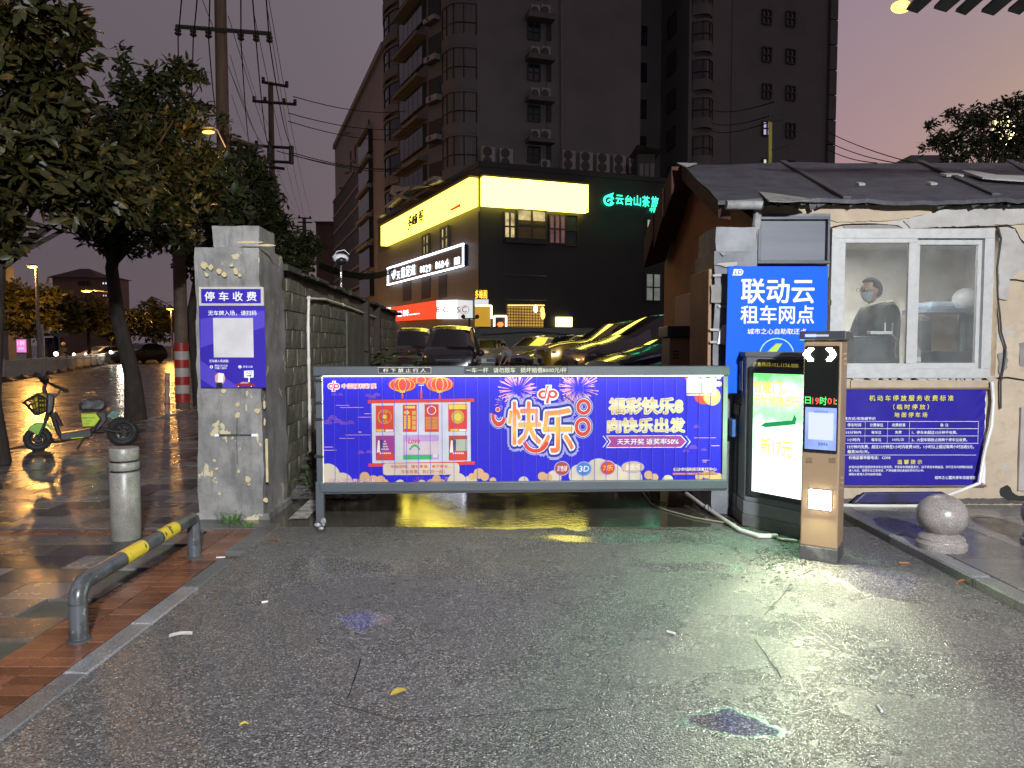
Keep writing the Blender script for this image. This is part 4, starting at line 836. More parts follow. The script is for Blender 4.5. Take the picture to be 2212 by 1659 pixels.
# dark shutter box and grey paint round it
q = MB(); q.pxb(WPL, 1622, 462, 1792, 600, .012, .02); q.build('grey_paint', M_RPILL, t)
q = MB()
for a in ((1629, 472, 1784, 478), (1629, 565, 1784, 572), (1629, 478, 1637, 565), (1777, 478, 1784, 565)): q.pxb(WPL, *a, .02, .10)
q.build('shutter_frame', mat('shutter_frame', (.06, .065, .08), (.09, .095, .11), 4, .45), t, bevel=.004)
q = MB(); q.pxb(WPL, 1637, 478, 1777, 565, .02, .06); q.build('shutter_panel', mat('shutter_panel', (.10, .105, .125), (.13, .135, .155), 2, .5, stretch=(.3, 1, 5)), t)
# window: outer frame, two sashes, panes
def frame(p, x0, y0, x1, y1, w, d0, d1, m, parent, name):
    q = MB(); a = p.uv(x0, y1); b = p.uv(x1, y0); w = w
    q.pb(p, a[0], b[0], b[1] - w, b[1], d0, d1); q.pb(p, a[0], b[0], a[1], a[1] + w, d0, d1); q.pb(p, a[0], a[0] + w, a[1] + w, b[1] - w, d0, d1); q.pb(p, b[0] - w, b[0], a[1] + w, b[1] - w, d0, d1)
    return q.build(name, m, parent, bevel=.003)
frame(WPL, *B(zi, 270, 130, 1905, 1600), .085, -.05, .035, M_ALU, t, 'window_frame')
s1 = frame(WPL, *B(zi, 325, 185, 1150, 1540), .075, -.005, .028, M_ALU, t, 'sash'); s2 = frame(WPL, *B(zi, 1080, 205, 1850, 1530), .07, -.045, -.008, M_ALU, t, 'sash')
for s, a in ((s1, (380, 250, 1085, 1480)), (s2, (1150, 262, 1785, 1475))):
    q = MB(); q.pxb(WPL, *B(zi, *a), .008 if s is s1 else -.03, .012 if s is s1 else -.026); q.build('pane', M_GLASS, s)
q = MB(); q.pxb(WPL, *B(zi, 268, 835, 290, 880), .03, .045); q.build('window_latch', M_CHROME, t)
# broken plaster pieces and cracks round the window
def jag(p, pts, m, name, par, d0, d1, j=2.0):
    o = []
    for k, a in enumerate(pts):
        b_ = pts[(k + 1) % len(pts)]; n_ = max(1, int(math.hypot(b_[0] - a[0], b_[1] - a[1]) / 7))
        for i in range(n_): f = i / n_; o.append((a[0] + (b_[0] - a[0]) * f + (rnd.uniform(-j, j) if i else 0), a[1] + (b_[1] - a[1]) * f + (rnd.uniform(-j, j) * .7 if i else 0)))
    return MB().ppx(p, o, d0, d1).build(name, m, par)
M_PL2 = mat('plaster_pale', (.42, .40, .375), (.32, .30, .28), 5, .8, bump=.4); M_PL3 = mat('plaster_grey', (.25, .235, .215), (.18, .17, .16), 5, .85, bump=.5); M_PL4 = mat('plaster_tan', (.44, .35, .25), (.36, .28, .20), 5, .8, bump=.5); M_BLK = mat('damp_black', (.02, .019, .018), None, 4, .8)
jag(WPL, [zw(1520, 390), zw(1670, 350), zw(1960, 270), zw(2212, 280), zw(2212, 410), zw(1900, 420), zw(1560, 434)], M_PL2, 'plaster_patch', t, .004, .02)
jag(WPL, [zw(1180, 420), zw(1460, 410), zw(1530, 436), zw(1190, 436)], M_PL3, 'plaster_patch', t, .004, .012, .8)
jag(WPL, [zw(690, 300), zw(1250, 290), zw(1660, 300), zw(1670, 350), zw(1500, 385), zw(1150, 400), zw(1080, 380), zw(690, 370)], M_PL4, 'plaster_patch', t, .006, .016, 1.5)
jag(WPL, [zi(1960, 130), zi(2110, 130), zi(2212, 330), zi(2212, 520), zi(2060, 620), zi(2040, 830), zi(1960, 820), zi(1940, 500)], M_PL2, 'plaster_patch', t, .006, .018)
jag(WPL, [zi(1950, 1360), zi(2040, 1330), zi(2045, 1500), zi(1960, 1560)], M_PL3, 'plaster_patch', t, .004, .010); jag(WPL, [zi(2160, 1260), zi(2300, 1240), zi(2300, 1500), zi(2170, 1480)], M_PL3, 'plaster_patch', t, .004, .010)
jag(WPL, [zr(1440, 920), zr(1490, 895), zr(1530, 950), zr(1580, 980), zr(1700, 965), zr(1700, 1010), zr(1500, 1020), zr(1440, 980)], M_BLK, 'damp_patch', t, .004, .008, 3)
jag(WPL, [zr(200, 1000), zr(1380, 1000), zr(1750, 990), zr(1750, 1040), zr(200, 1045)], mat('damp_plinth', (.06, .055, .05), (.10, .09, .08), 8, .8), 'damp_patch', t, .003, .007, 1.5)
def wcrack(pts, w=.006): MB().tube([WPL.P(*zi(*p), .008) for p in pts], w, 4).build('wall_crack', mat('crack_dark', (.01,) * 3), t)
for pts in (((275, 130), (330, 110), (420, 90), (520, 84), (700, 80), (880, 92), (960, 100), (1010, 128)), ((265, 140), (520, 128), (900, 128)), ((1260, 128), (1600, 115), (1900, 108), (2050, 100), (2120, 130), (2170, 230), (2212, 270)), ((2040, 630), (2130, 632), (2230, 650)), ((500, 1606), (900, 1618), (1300, 1604), (1600, 1620), (1900, 1608)), ((1900, 1605), (2050, 1595), (2230, 1625))): wcrack(pts)
q = MB(); q.pxb(WPL, *B(zr, 285, 90, 1370, 150), .004, .02); q.build('sill_plaster', M_PL4, t, bevel=.004)
q = MB(); x = zr(290, 0)[0]
while x < zr(1370, 0)[0]:
    w = rnd.uniform(8, 30); q.ppx(WPL, [(x, zr(0, 76)[1]), (x + w, zr(0, 75)[1]), (x + w * .8, zr(0, rnd.uniform(86, 105))[1]), (x + w * .3, zr(0, rnd.uniform(84, 100))[1])], .004, .023); x += w * rnd.uniform(.8, 1.4)
q.build('sill_plaster', M_PL2, t)
q = MB(); q.pxb(WPL, *B(zr, 1565, 300, 1700, 938), .004, .03); q.build('wall_board', mat('grey_board', (.40, .36, .33), (.32, .29, .27), 5, .7), t, bevel=.004)
o = one(MB().tube([WPL.P(*zi(*p), .03) for p in ((1930, 105), (1965, 230), (1925, 520), (1930, 800), (1955, 1000), (1965, 1150), (2010, 1300), (1990, 1480), (1960, 1640), (1960, 1900))], .008, 6), 'cable', M_RUBB, 'black cable drooping down the plaster right of the lit window', 'cable', smooth=True)
# ---- right gate pillar
t = thing('gate_pillar', 'dark painted gate pillar with peeling paper beside the guard booth', 'pillar', (1.95, 6.8, 0))
rough_block(1.76, 2.125, 6.47, 7.15, 0, 2.31, amp=.016, seed=12).build('shaft', M_RPILL, t, True); rough_block(1.77, 2.12, 6.49, 7.1, 2.30, 2.52, amp=.016, seed=15).build('cap_block', mat('grey_cap', (.24, .245, .26), (.15, .155, .165), 5, .6, bump=.5), t, True)
RF = Pl((1.76, 6.455, 0), (1, 0, 0))
for pts, m_ in ((((460, 530), (505, 515), (700, 500), (695, 540), (600, 560)), M_PL2), (((430, 638), (525, 632), (528, 660), (430, 662)), M_PL2), (((412, 750), (580, 745), (580, 950), (412, 945)), M_PL3), (((480, 975), (580, 972), (575, 1000), (500, 998)), M_PL2), (((398, 1225), (500, 1228), (500, 1255), (398, 1252)), M_PL2), (((398, 1360), (480, 1362), (470, 1385), (398, 1385)), M_PL2), (((478, 1395), (500, 1270), (540, 1190), (600, 1165), (600, 1400)), M_WHITE), (((510, 400), (560, 390), (580, 420), (540, 435)), M_PL3)):
    jag(RF, [zs(*p) for p in pts], m_, 'paper_scrap', t, .0, .008, .6)
SF = Pl((1.745, 7.15, 0), (0, -1, 0))
q = MB(); q.pb(SF, .0, .66, .55, 2.16, .0, .03); q.build('brown_board', mat('brown_board', (.30, .17, .09), (.22, .12, .065), 3, .6), t, bevel=.006)
# ---- kiosk seen from behind on the way out
t = thing('exit_kiosk', 'tan kiosk with a dark cap behind the right gate pillar', 'kiosk', (1.86, 8.2, 0))
M_TAN = mat('tan_enamel', (.27, .185, .11), (.25, .17, .10), 2, .42); M_CAPK = mat('kiosk_cap', (.045, .048, .06), None, 3, .35)
q = MB(); q.bx(1.70, 2.0, 8.0, 8.42, 0, 1.58); q.build('cabinet', M_TAN, t, bevel=.012); q = MB(); q.bx(1.67, 2.03, 7.96, 8.46, 1.58, 1.70); q.build('cap', M_CAPK, t, bevel=.01)
for k in range(3): q = MB(); q.bx(1.735, 1.80, 7.99, 8.0, 1.42 - .035 * k, 1.432 - .035 * k); q.build('vent', M_BLACK, t)

# ================================================================== BLUE SIGN
BP = Pl((1.83, 6.28, 0), (1, 0, 0)); bs = thing('rental_sign', 'bright blue car rental sign board standing behind the light box', 'sign', (2.25, 6.28, 0))
q = MB(); x0, zt_ = BP.uv(1573, 575); x1, _ = BP.uv(1789, 575); _, zb_ = BP.uv(1573, 786)
q.poly(BP, [(x0 - .012, zb_ - .25), (x1, zb_ - .25), (x1, zt_), (x0, zt_)], -.02, 0); q.build('board', mat('sign_blue', (.003, .10, .62), (.003, .095, .58), 2, .55, spec=.15), bs, bevel=.002)
for x in (x0 + .12, x1 - .1): q = MB(); q.tube([BP.pt(x, 0, -.035), BP.pt(x, 1.1, -.035)], .015, 8); q.build('leg', M_STEELD, bs)
text(BP, '联动云', B(zs, 742, 686, 1537, 950), M_WHITE, bs, .004, .035); text(BP, '租车网点', B(zs, 735, 976, 1535, 1172), M_WHITE, bs, .004, .03); text(BP, '城市之心自助取还点', B(zs, 810, 1226, 1450, 1288), M_WHITE, bs, .004, .015)
shape(BP, [zs(*p) for p in ((662, 580), (745, 580), (765, 600), (760, 630), (740, 648), (646, 648), (652, 630))], M_WHITE, bs, .003, 'emblem_print'); text(BP, 'LD', B(zs, 672, 590, 748, 636), MC['sign_blue'], bs, .005, .04, shear=.2)
P_lime = mat('print_lime', (.42, .62, .06), None, 3, .4)
disc(BP, *zs(1127, 1520), 38, mat('print_mint', (.40, .72, .45), None, 3, .4), bs, .003, 'ring_print', ri=.94, n=40)
shape(BP, [zs(*p) for p in ((1020, 1484), (1120, 1390), (1190, 1390), (1125, 1484))], P_lime, bs, .004, 'bolt_print')

# ================================================================== LIGHT BOX CABINET (barrier housing)
c0, c1, c2, c3 = V((1.96, 6.62, 0)), V((1.915, 6.07, 0)), V((2.34, 5.50, 0)), V((2.62, 5.9, 0)); c4 = V((2.60, 6.45, 0)); foot = [c0, c1, c2, c3, c4]
t = thing('light_box', 'dark grey barrier housing with a bright green lit advertisement screen', 'light box', (2.35, 6.05, 0))
def prism(fp, z0, z1, grow=0, mb=None):
    q = mb or MB(); c = sum(fp, V()) / len(fp); pts = [c + (p - c) * (1 + grow) for p in fp]; n = len(pts)
    q.add([(p.x, p.y, z0) for p in pts] + [(p.x, p.y, z1) for p in pts], [tuple(range(n))[::-1], tuple(range(n, 2 * n))] + [(i, (i + 1) % n, n + (i + 1) % n, n + i) for i in range(n)]); return q
M_HOUS = mat('housing_grey', (.17, .178, .19), (.21, .22, .23), 2, .4); M_HOUS2 = mat('housing_dark', (.035, .037, .042), None, 2, .4)
prism(foot, .0, .10, .015).build('plinth', mat('plinth', (.10, .10, .10), (.16, .16, .155), 5, .6), t, bevel=.008); prism(foot, .10, .21, -.0).build('base', M_HOUS, t, bevel=.008); prism(foot, .21, 1.40, -.02).build('body', M_HOUS, t, bevel=.01); prism(foot, 1.40, 1.44, .01).build('lid', mat('housing_lid', (.17, .175, .185), None, 3, .45), t, bevel=.006)
CF = pl2(c1, c2); CS = pl2(c0, c1)
CF.o = CF.o - CF.n * .0; cl_ = (c2 - c1).length
q = MB(); q.pb(CF, .05, cl_ - .02, .265, 1.325, -.02, .022); q.build('screen_bezel', M_HOUS2, t, bevel=.008)
q = MB(); q.pb(CF, .13, cl_ - .07, 1.335, 1.385, -.02, .014); q.build('name_plate', M_BLACK, t)
text(CF, '广告热线:151-1124-900', (*zk(492, 569), *zk(728, 594)), emit('dim_yellow_letters', (.75, .65, .08), .35, (.5, .45, .06)), t, .018, .015)
def screenmat():
    m, t_, b = _new('green_screen'); g = N(t_, 'ShaderNodeNewGeometry'); sp = N(t_, 'ShaderNodeSeparateXYZ'); L(t_, g.outputs['Position'], sp.inputs[0]); mm = N(t_, 'ShaderNodeMapRange'); mm.inputs['From Min'].default_value = .42; mm.inputs['From Max'].default_value = 1.30
    n = tex(t_, g.outputs['Position'], 5, 4); ad = N(t_, 'ShaderNodeMath', operation='MULTIPLY_ADD'); L(t_, n, ad.inputs[0]); ad.inputs[1].default_value = .5; L(t_, sp.outputs['Z'], mm.inputs['Value']); a2 = N(t_, 'ShaderNodeMath', operation='ADD'); ad.inputs[2].default_value = -.25
    L(t_, mm.outputs[0], a2.inputs[0]); L(t_, ad.outputs[0], a2.inputs[1]); L(t_, rampf(t_, a2.outputs[0], [(.0, (.9, 1.0, .98)), (.28, (.45, .95, .55)), (.42, (.8, 1, .92)), (.62, (.22, .85, .25)), (.8, (.5, .95, .55)), (1, (.10, .70, .12))]), b.inputs['Emission Color'])
    b.inputs['Emission Strength'].default_value = 2.4; b.inputs['Base Color'].default_value = (.02, .05, .02, 1); return m
su0, su1 = .10, cl_ - .055
q = MB(); q.pb(CF, su0, su1, .31, 1.27, .0, .026); q.build('screen', screenmat(), t)
P_ylit = emit('screen_yellow', (1, .95, .12), 1.3)
text(CF, '智能门。', B(zk, 497, 668, 668, 722), P_ylit, t, .029, .03); text(CF, '无忧便捷出行', B(zk, 497, 748, 740, 785), P_ylit, t, .029, .02); text(CF, '新17元', B(zk, 535, 975, 700, 1045), P_ylit, t, .029, .02)
shape(CF, [zk(*p) for p in ((535, 895), (560, 880), (700, 868), (712, 838), (724, 860), (716, 890), (560, 905))], emit('screen_green', (.02, .38, .12), .9), t, .029, 'leaf_print')
light('lamp_light', 'AREA', CF.pt(cl_ * .5, .8, .06), 40, (.42, 1, .48), tgt=CF.pt(cl_ * .5, .6, 1), size=.45, shape='RECTANGLE', size_y=.85)
# left face details
def onp(P, f, x0, y0, x1, y1, d0, d1, m, nm, par, bv=.002): q = MB(); q.pxb(P, *B(f, x0, y0, x1, y1), d0, d1); return q.build(nm, m, par, bevel=bv)
M_PAPER = mat('old_paper', (.34, .31, .30), (.24, .22, .22), 6, .6)
onp(CS, zk, 366, 560, 432, 700, -.002, .004, M_PAPER, 'notice', t); text(CS, '小心人', B(zk, 372, 590, 430, 630), M_BLACK, t, .007, .02)
onp(CS, zk, 366, 520, 424, 548, -.002, .004, M_BLACK, 'plate', t)
for j in range(6):
    for i in range(4): x, y = 372 + i * 15, 712 + j * 15; q = MB(); q.ball(CS.P(*zk(x, y), .0), .012, .012, .009, 7, 5); q.build('speaker_stud', M_STEELG, t, True)
onp(CS, zk, 374, 790, 412, 828, -.002, .004, M_PAPER, 'serial_label', t); text(CS, 'TX313', B(zk, 378, 802, 409, 816), M_BLACK, t, .007, .01)
q = MB(); q.pxb(CS, *B(zk, 372, 865, 406, 940), .0, .05); q.build('blue_reader', mat('reader_blue', (.03, .12, .38), None, 3, .4), t, bevel=.006)
# cables and white pipe in front
o = one(MB().tube([gnd(1483, 1066, .05), gnd(1518, 1092, .03), gnd(1560, 1120, .02), gnd(1600, 1146, .02), gnd(1640, 1158, .02), gnd(1678, 1158, .018)], .019, 10), 'drain_hose', M_PVC, 'thick white plastic pipe lying on the wet ground before the light box', 'pipe', smooth=True)
q = MB()
for k in range(7): q.ball(gnd(1528 + k * 2, 1092 + (k % 3) * 3, .035 + .01 * (k % 2)), .035, .02, .025, 7, 5)
one(q, 'plastic_bag', MC['grey_plastic_film'], 'scrap of clear plastic wrapped round the white pipe', 'plastic bag', smooth=True)
one(MB().tube([gnd(1390, 1065, .01), gnd(1408, 1090, .006), gnd(1440, 1102, .006), gnd(1500, 1118, .006), gnd(1560, 1128, .006), gnd(1590, 1132, .006)], .007, 6), 'cable', mat('dirty_cable', (.30, .27, .20), None, 6, .6), 'pale cable trailing on the ground from under the barrier', 'cable', smooth=True)
one(MB().tube([gnd(1400, 1060, .01), gnd(1405, 1080, .006), gnd(1460, 1092, .006), gnd(1530, 1106, .006), gnd(1585, 1124, .006)], .006, 6), 'cable', M_RUBB, 'dark thin cable on the ground behind the pale one', 'cable', smooth=True)
one(MB().tube([gnd(1679, 1164, .012), gnd(1722, 1169, .012)], .012, 8), 'pipe_stub', M_PVC, 'short white pipe stub on the ground touching the tan kiosk', 'pipe', smooth=True)

# ================================================================== TAN PAY KIOSK
k0, k1, k2 = gnd(1727, 1207), gnd(1808, 1219), gnd(1835, 1203); kx = (k1 - k0); kx.z = 0; kd = V((-kx.y, kx.x, 0)).normalized(); kw = kx.length; KD = .24
t = kiosk = thing('pay_kiosk', 'tan pay kiosk with bright arrow lamps and a blank lit screen', 'kiosk', (k0 + k1) / 2)
KP = Pl(k0, kx); zt_ = KP.uv(1740, 733)[1]
q = MB(); q.pb(KP, 0, kw, .10, zt_, -KD, 0); q.build('body', M_TAN, t, bevel=.01)
q = MB(); q.pb(KP, -.004, kw + .004, 0, .10, -KD, .004); q.build('plinth', mat('kiosk_plinth', (.05, .05, .052), (.16, .16, .15), 7, .6, lohi=(.5, .7)), t, bevel=.006)
q = MB(); q.pb(KP, -.025, kw + .03, zt_ - .005, zt_ + .055, -KD - .02, .04); q.build('cap', M_CAPK, t, bevel=.008)
q = MB(); q.pb(KP, .03, .165, zt_ + .018, zt_ + .032, .03, .045); q.build('status_light_white', emit('white_bar', (.75, .78, 1), .8), t)
q = MB(); q.pb(KP, .015, .085, zt_ + .016, zt_ + .034, .03, .048); q.build('status_light_blue', emit('blue_bar', (.05, .06, 1), 14), t)
q = MB(); q.pxb(KP, *B(zk, 747, 480, 938, 1035), -.01, .012); q.build('display_glass', mat('black_glass', (.012, .013, .012), None, 1, .08), t, bevel=.012)
M_ARR = emit('arrow_led', (1, 1, .72), 90)
for cx, s in ((783, -1), (890, 1)):
    q = MB()
    for dy, dx in ((-28, -8), (-18, 2), (-8, 10), (0, 16), (8, 10), (18, 2), (28, -8)):
        for e in (0, 13): x = cx + s * (dx + e - 4); q.pxb(KP, *B(zk, x - 7, 525 + dy - 5, x + 7, 525 + dy + 5), .012, .016)
    q.build('arrow_lamp', M_ARR, t)
GRN, REDL = emit('led_green', (.08, 1, .15), 1.6), emit('led_red', (1, .05, .03), 2.0)
text(KP, '日', B(zk, 759, 746, 788, 782), GRN, t, .014, .02); text(KP, '19', B(zk, 795, 752, 832, 784), REDL, t, .014, .03); text(KP, '时', B(zk, 836, 746, 872, 788), GRN, t, .014, .02); text(KP, '01', B(zk, 876, 754, 914, 784), REDL, t, .014, .03); text(KP, ':', B(zk, 918, 762, 923, 786), GRN, t, .014, .03)
q = MB(); q.pxb(KP, *B(zk, 756, 806, 924, 1016), .012, .015); q.build('screen_blue', emit('screen_blue', (.30, .42, 1), 1.35, vary=.35, scale=6), t)
q = MB(); q.pxb(KP, *B(zk, 775, 832, 908, 966), .015, .017); q.build('screen_square', emit('screen_pale', (.72, .80, 1), 1.05), t)
text(KP, '智慧停车', B(zk, 828, 986, 878, 1000), emit('screen_navy', (.03, .04, .3), .6), t, .019, .02); text(KP, '扫码支付停车费', B(zk, 806, 820, 878, 829), MC['screen_navy'], t, .019, .0)
q = MB()
for i in range(8):
    for j in range(5):
        for bx_ in (760, 880): q.pxb(KP, *B(zk, bx_ + i * 4.6, 1066 + j * 6, bx_ + i * 4.6 + 2, 1066 + j * 6 + 2.6), -.003, .002)
q.build('speaker_holes', M_BLACK, t)['kind'] = 'stuff'
q = MB(); q.pxb(KP, *B(zk, 774, 1238, 898, 1330), -.01, .006); q.build('fill_lamp_frame', M_PVC, t, bevel=.002)
q = MB(); q.pxb(KP, *B(zk, 779, 1243, 893, 1325), .006, .010); q.build('fill_lamp', emit('fill_led', (1, .98, .74), 120), t)
light('lamp_light', 'AREA', KP.P(*zk(836, 1284), .04), 26, (.96, 1, .66), tgt=KP.P(*zk(836, 1284), 1.0) - V((0, 0, .3)), size=.1)
KS = pl2(k1, k1 + kd)
for z in (.50, .535, .57, 1.36, 1.395, 1.43): q = MB(); q.pb(KS, .10, .15, z, z + .014, .0, .006); q.build('side_vent', mat('vent_tan', (.45, .30, .17), None, 3, .4), t, bevel=.002)

# ================================================================== PRICE BANNER
TP = Pl((2.6, YW - .035, 0), (1, 0, 0)); t = thing('price_banner', 'creased violet parking price banner nailed under the booth window', 'banner', (3.5, YW - .04, .4))
q = MB(); a = TP.uv(1790, zr(0, 905)[1]); b_ = TP.uv(*zr(1335, 165)); nx, nz = 60, 30; vs = []
for j in range(nz + 1):
    for i in range(nx + 1):
        u = a[0] + (b_[0] - a[0]) * i / nx; v_ = a[1] + (b_[1] - a[1]) * j / nz; e = i / nx
        d = .0035 * math.sin(u * 21 + v_ * 14) + noise.noise(V((u * 3, v_ * 3, 0))) * .006 + (.006 * math.sin((u - v_) * 60) * max(0, (e - .9) * 10)) - .004
        vs.append(TP.pt(u - (.012 * (1 - j / nz) if i == nx else 0), v_, d))
q.add(vs, [(j * (nx + 1) + i, j * (nx + 1) + i + 1, (j + 1) * (nx + 1) + i + 1, (j + 1) * (nx + 1) + i) for j in range(nz) for i in range(nx)]); q.build('cloth', mat('banner_violet', (.022, .014, .27), (.018, .012, .23), 2, .5, spec=.25, bump=.3, bs=5, bd=.02), t, True)
for y in (158, 905): q = MB(); q.pxb(TP, 1790, zr(0, y - 6)[1], zr(1370 if y == 158 else 1335, 0)[0], zr(0, y + 5)[1], -.03, .012); q.build('batten', mat('banner_batten', (.20, .14, .11), (.12, .08, .07), 5, .7), t, bevel=.003)
jag(TP, [zr(1325, 170), zr(1340, 172), zr(1338, 520), zr(1335, 890), zr(1300, 885), zr(1316, 600)], M_WHITE, 'cloth_edge', t, -.02, -.015, .5)
BO = .012; BY = mat('banner_yellow', (.70, .66, .10), None, 3, .5)
for s, bx_, m_, bd_ in (('机 动 车 停 放 服 务 收 费 标 准', (430, 207, 1077, 250), BY, .03), ('（ 临 时 停 放 ）', (612, 276, 888, 316), BY, .03), ('地 面 停 车 场', (622, 338, 875, 376), BY, .03), ('收费方式:市场调节价', (205, 374, 480, 398), M_WHITE, .02),
    ('停车时间', (262, 422, 367, 447), M_WHITE, .02), ('计费单位', (434, 422, 537, 448), M_WHITE, .02), ('收费标准', (604, 422, 707, 447), M_WHITE, .02), ('备 注', (974, 423, 1037, 447), M_WHITE, .02),
    ('15分钟内', (252, 480, 367, 503), M_WHITE, .02), ('每车位', (446, 480, 522, 503), M_WHITE, .02), ('免费', (628, 480, 678, 502), M_WHITE, .02), ('1、停车未超过15分钟不收费。', (757, 480, 1105, 504), M_WHITE, .02),
    ('1小时内', (265, 536, 358, 560), M_WHITE, .02), ('每车位', (446, 536, 522, 560), M_WHITE, .02), ('10元/次', (608, 536, 697, 558), M_WHITE, .02), ('2、大型车辆按占用两个停车位收费。', (754, 536, 1182, 561), M_WHITE, .02),
    ('15分钟内免费，超过15分钟至1小时内收费10元，1小时以上超过每两小时加收5元，', (262, 588, 1232, 616), M_WHITE, .02), ('最高30元/天。', (262, 627, 430, 652), M_WHITE, .02), ('价格监督举报电话：12358', (272, 673, 592, 698), M_WHITE, .02), ('温 馨 提 示', (644, 702, 836, 735), BY, .03),
    ('本场内收费仅指提供场地车位使用费，不承担车辆保管责任，恕不承担车辆被盗、损坏及车内财物的赔偿', (272, 747, 1222, 768), M_WHITE, .01), ('请入场后，按照车位正常停放，严禁堵塞消防通道和带任何火种。', (272, 775, 850, 794), M_WHITE, .01), ('请服从管理人员的指挥调度。', (272, 803, 528, 822), M_WHITE, .01), ('城市之心露天停车场管理处', (932, 826, 1250, 851), M_WHITE, .02)):
    text(TP, s, B(zr, *bx_), m_, t, BO, bd_)
q = MB()
for y in (408, 463, 519, 576): q.pxb(TP, *B(zr, 200, y - 1.6, 1268, y + 1.6), BO - .003, BO)
q.pxb(TP, *B(zr, 200, 664, 1250, 667), BO - .003, BO)
for x in (398, 570, 738, 1266): q.pxb(TP, *B(zr, x - 1.6, 410, x + 1.6, 574), BO - .003, BO - .0005)
q.build('table_lines', M_WHITE, t)
one(MB().tube([WPL.P(*zr(*p), d) for p, d in (((1350, 100), .05), ((1355, 245), .06), ((1325, 430), .09), ((1265, 640), .10), ((1215, 865), .12), ((1010, 945), .12), ((750, 1036), .12), ((500, 1040), .10), ((150, 1035), .10))], .016, 8), 'conduit', M_PVC, 'white pipe bent across the price banner and along the wall foot', 'pipe', smooth=True)
q = MB(); q.ppx(Pl((2.6, YW - .1, 0), (1, 0, 0)), [zr(290, 1030), zr(380, 950), zr(980, 945), zr(1060, 990), zr(1060, 1030)], .0, .05); one(q, 'folded_tarp', mat('tarp_dark', (.012, .012, .03), (.03, .024, .12), 5, .5), 'dark folded tarpaulin lying along the foot of the booth wall', 'tarp', bevel=.01)

# ================================================================== STREET FURNITURE IN FRONT
def ballard(c, label):
    t = thing('ball_bollard', label, 'bollard', c, 'round stone bollards on the right pavement'); c = V(c)
    q = MB(); q.lathe(c, [(.158, 0), (.163, .015), (.163, .045), (.150, .058), (.146, .068), (.150, .075), (.140, .092), (.118, .10), (.105, .112), (.098, .12)], 40); q.build('base', M_GRANP, t, True)
    q = MB(); q.ball(c + V((0, 0, .235)), .166, .166, .150, 40, 24); q.build('ball', M_GRANP, t, True); return t
ballard(gnd(2033, 1184, .06), 'round pinkish granite ball bollard on the pavement in front of the price banner')
b2 = gnd(2262, 1180, .06); ballard(b2, 'ball bollard cut off by the right edge of the photo')
c = gnd(273, 1163); t = thing('stone_bollard', 'pale cylindrical stone bollard with two dark grooves', 'bollard', c)
for z0, z1, r in ((0, .525, .108), (.54, .60, .108), (.615, .71, .107)): q = MB(); q.lathe(c, [(r - .004, z0), (r, z0 + .006), (r, z1 - .008), (r - .006, z1)], 32); q.build('stone_drum', M_GRAN, t, True)
for z in (.525, .60): q = MB(); q.lathe(c, [(.098, z), (.098, z + .016)], 32); q.build('groove', M_BLACK, t, True)
# hoop barrier
def chipped(name, base, dark, chip, sc, th):
    m, t_, b = _new(name); p = posn(t_); c = mixc(t_, rampf(t_, tex(t_, p, sc, 6, .6), [(th, 0), (th + .02, 1)]), base, dark); c = mixc(t_, rampf(t_, tex(t_, p, 40, 4), [(.63, 0), (.66, 1)]), c, chip); L(t_, c, b.inputs['Base Color']); b.inputs['Roughness'].default_value = .3; bumpn(t_, b, tex(t_, p, 30, 4), .3, .003); return m
M_HOOP = chipped('chipped_grey_paint', (.075, .08, .09), (.045, .047, .05), (.20, .19, .18), 6, .52); M_YELP = chipped('chipped_yellow_paint', (.66, .48, .03), (.06, .06, .06), (.4, .3, .05), 11, .60)
h0, h1 = gnd(171, 1383), gnd(420, 1203); hx = (h1 - h0).normalized(); HZ = .285
t = thing('hoop_barrier', 'low grey tubular hoop barrier with two chipped yellow bands', 'barrier', (h0 + h1) / 2)
RR = .044; rad = .085; pts = [h0 + V((0, 0, -.01)), h0 + V((0, 0, HZ - rad))]
for k in range(1, 7): a_ = math.pi / 2 * k / 6; pts.append(h0 + hx * (rad * (1 - math.cos(a_))) + V((0, 0, HZ - rad + rad * math.sin(a_))))
for k in range(5, -1, -1): a_ = math.pi / 2 * k / 6; pts.append(h1 - hx * (rad * .6 * (1 - math.cos(a_))) + V((0, 0, HZ - rad * .6 + rad * .6 * math.sin(a_))))
pts.append(h1 + V((0, 0, -.01)))
q = MB(); q.tube(pts, RR, 20); q.build('tube', M_HOOP, t, True)
hl = (h1 - h0).length
for f0, f1 in ((.30, .47), (.62, .78)):
    q = MB(); q.tube([h0 + hx * hl * f0 + V((0, 0, HZ)), h0 + hx * hl * (f0 + f1) / 2 + V((0, 0, HZ)), h0 + hx * hl * f1 + V((0, 0, HZ))], RR + .0012, 20, cap=False); q.build('yellow_band', M_YELP, t, True)
for h in (h0, h1): q = MB(); q.lathe(h - V((0, 0, .002)), [(.062, 0), (.058, .008), (.046, .014)], 16); q.build('foot_ring', M_STEELD, t, True)
q = MB(); q.tube([h0 + V((0, 0, HZ - rad - .012)), h0 + V((0, 0, HZ - rad))], RR + .002, 20); q.build('weld_seam', M_STEELD, t, True)

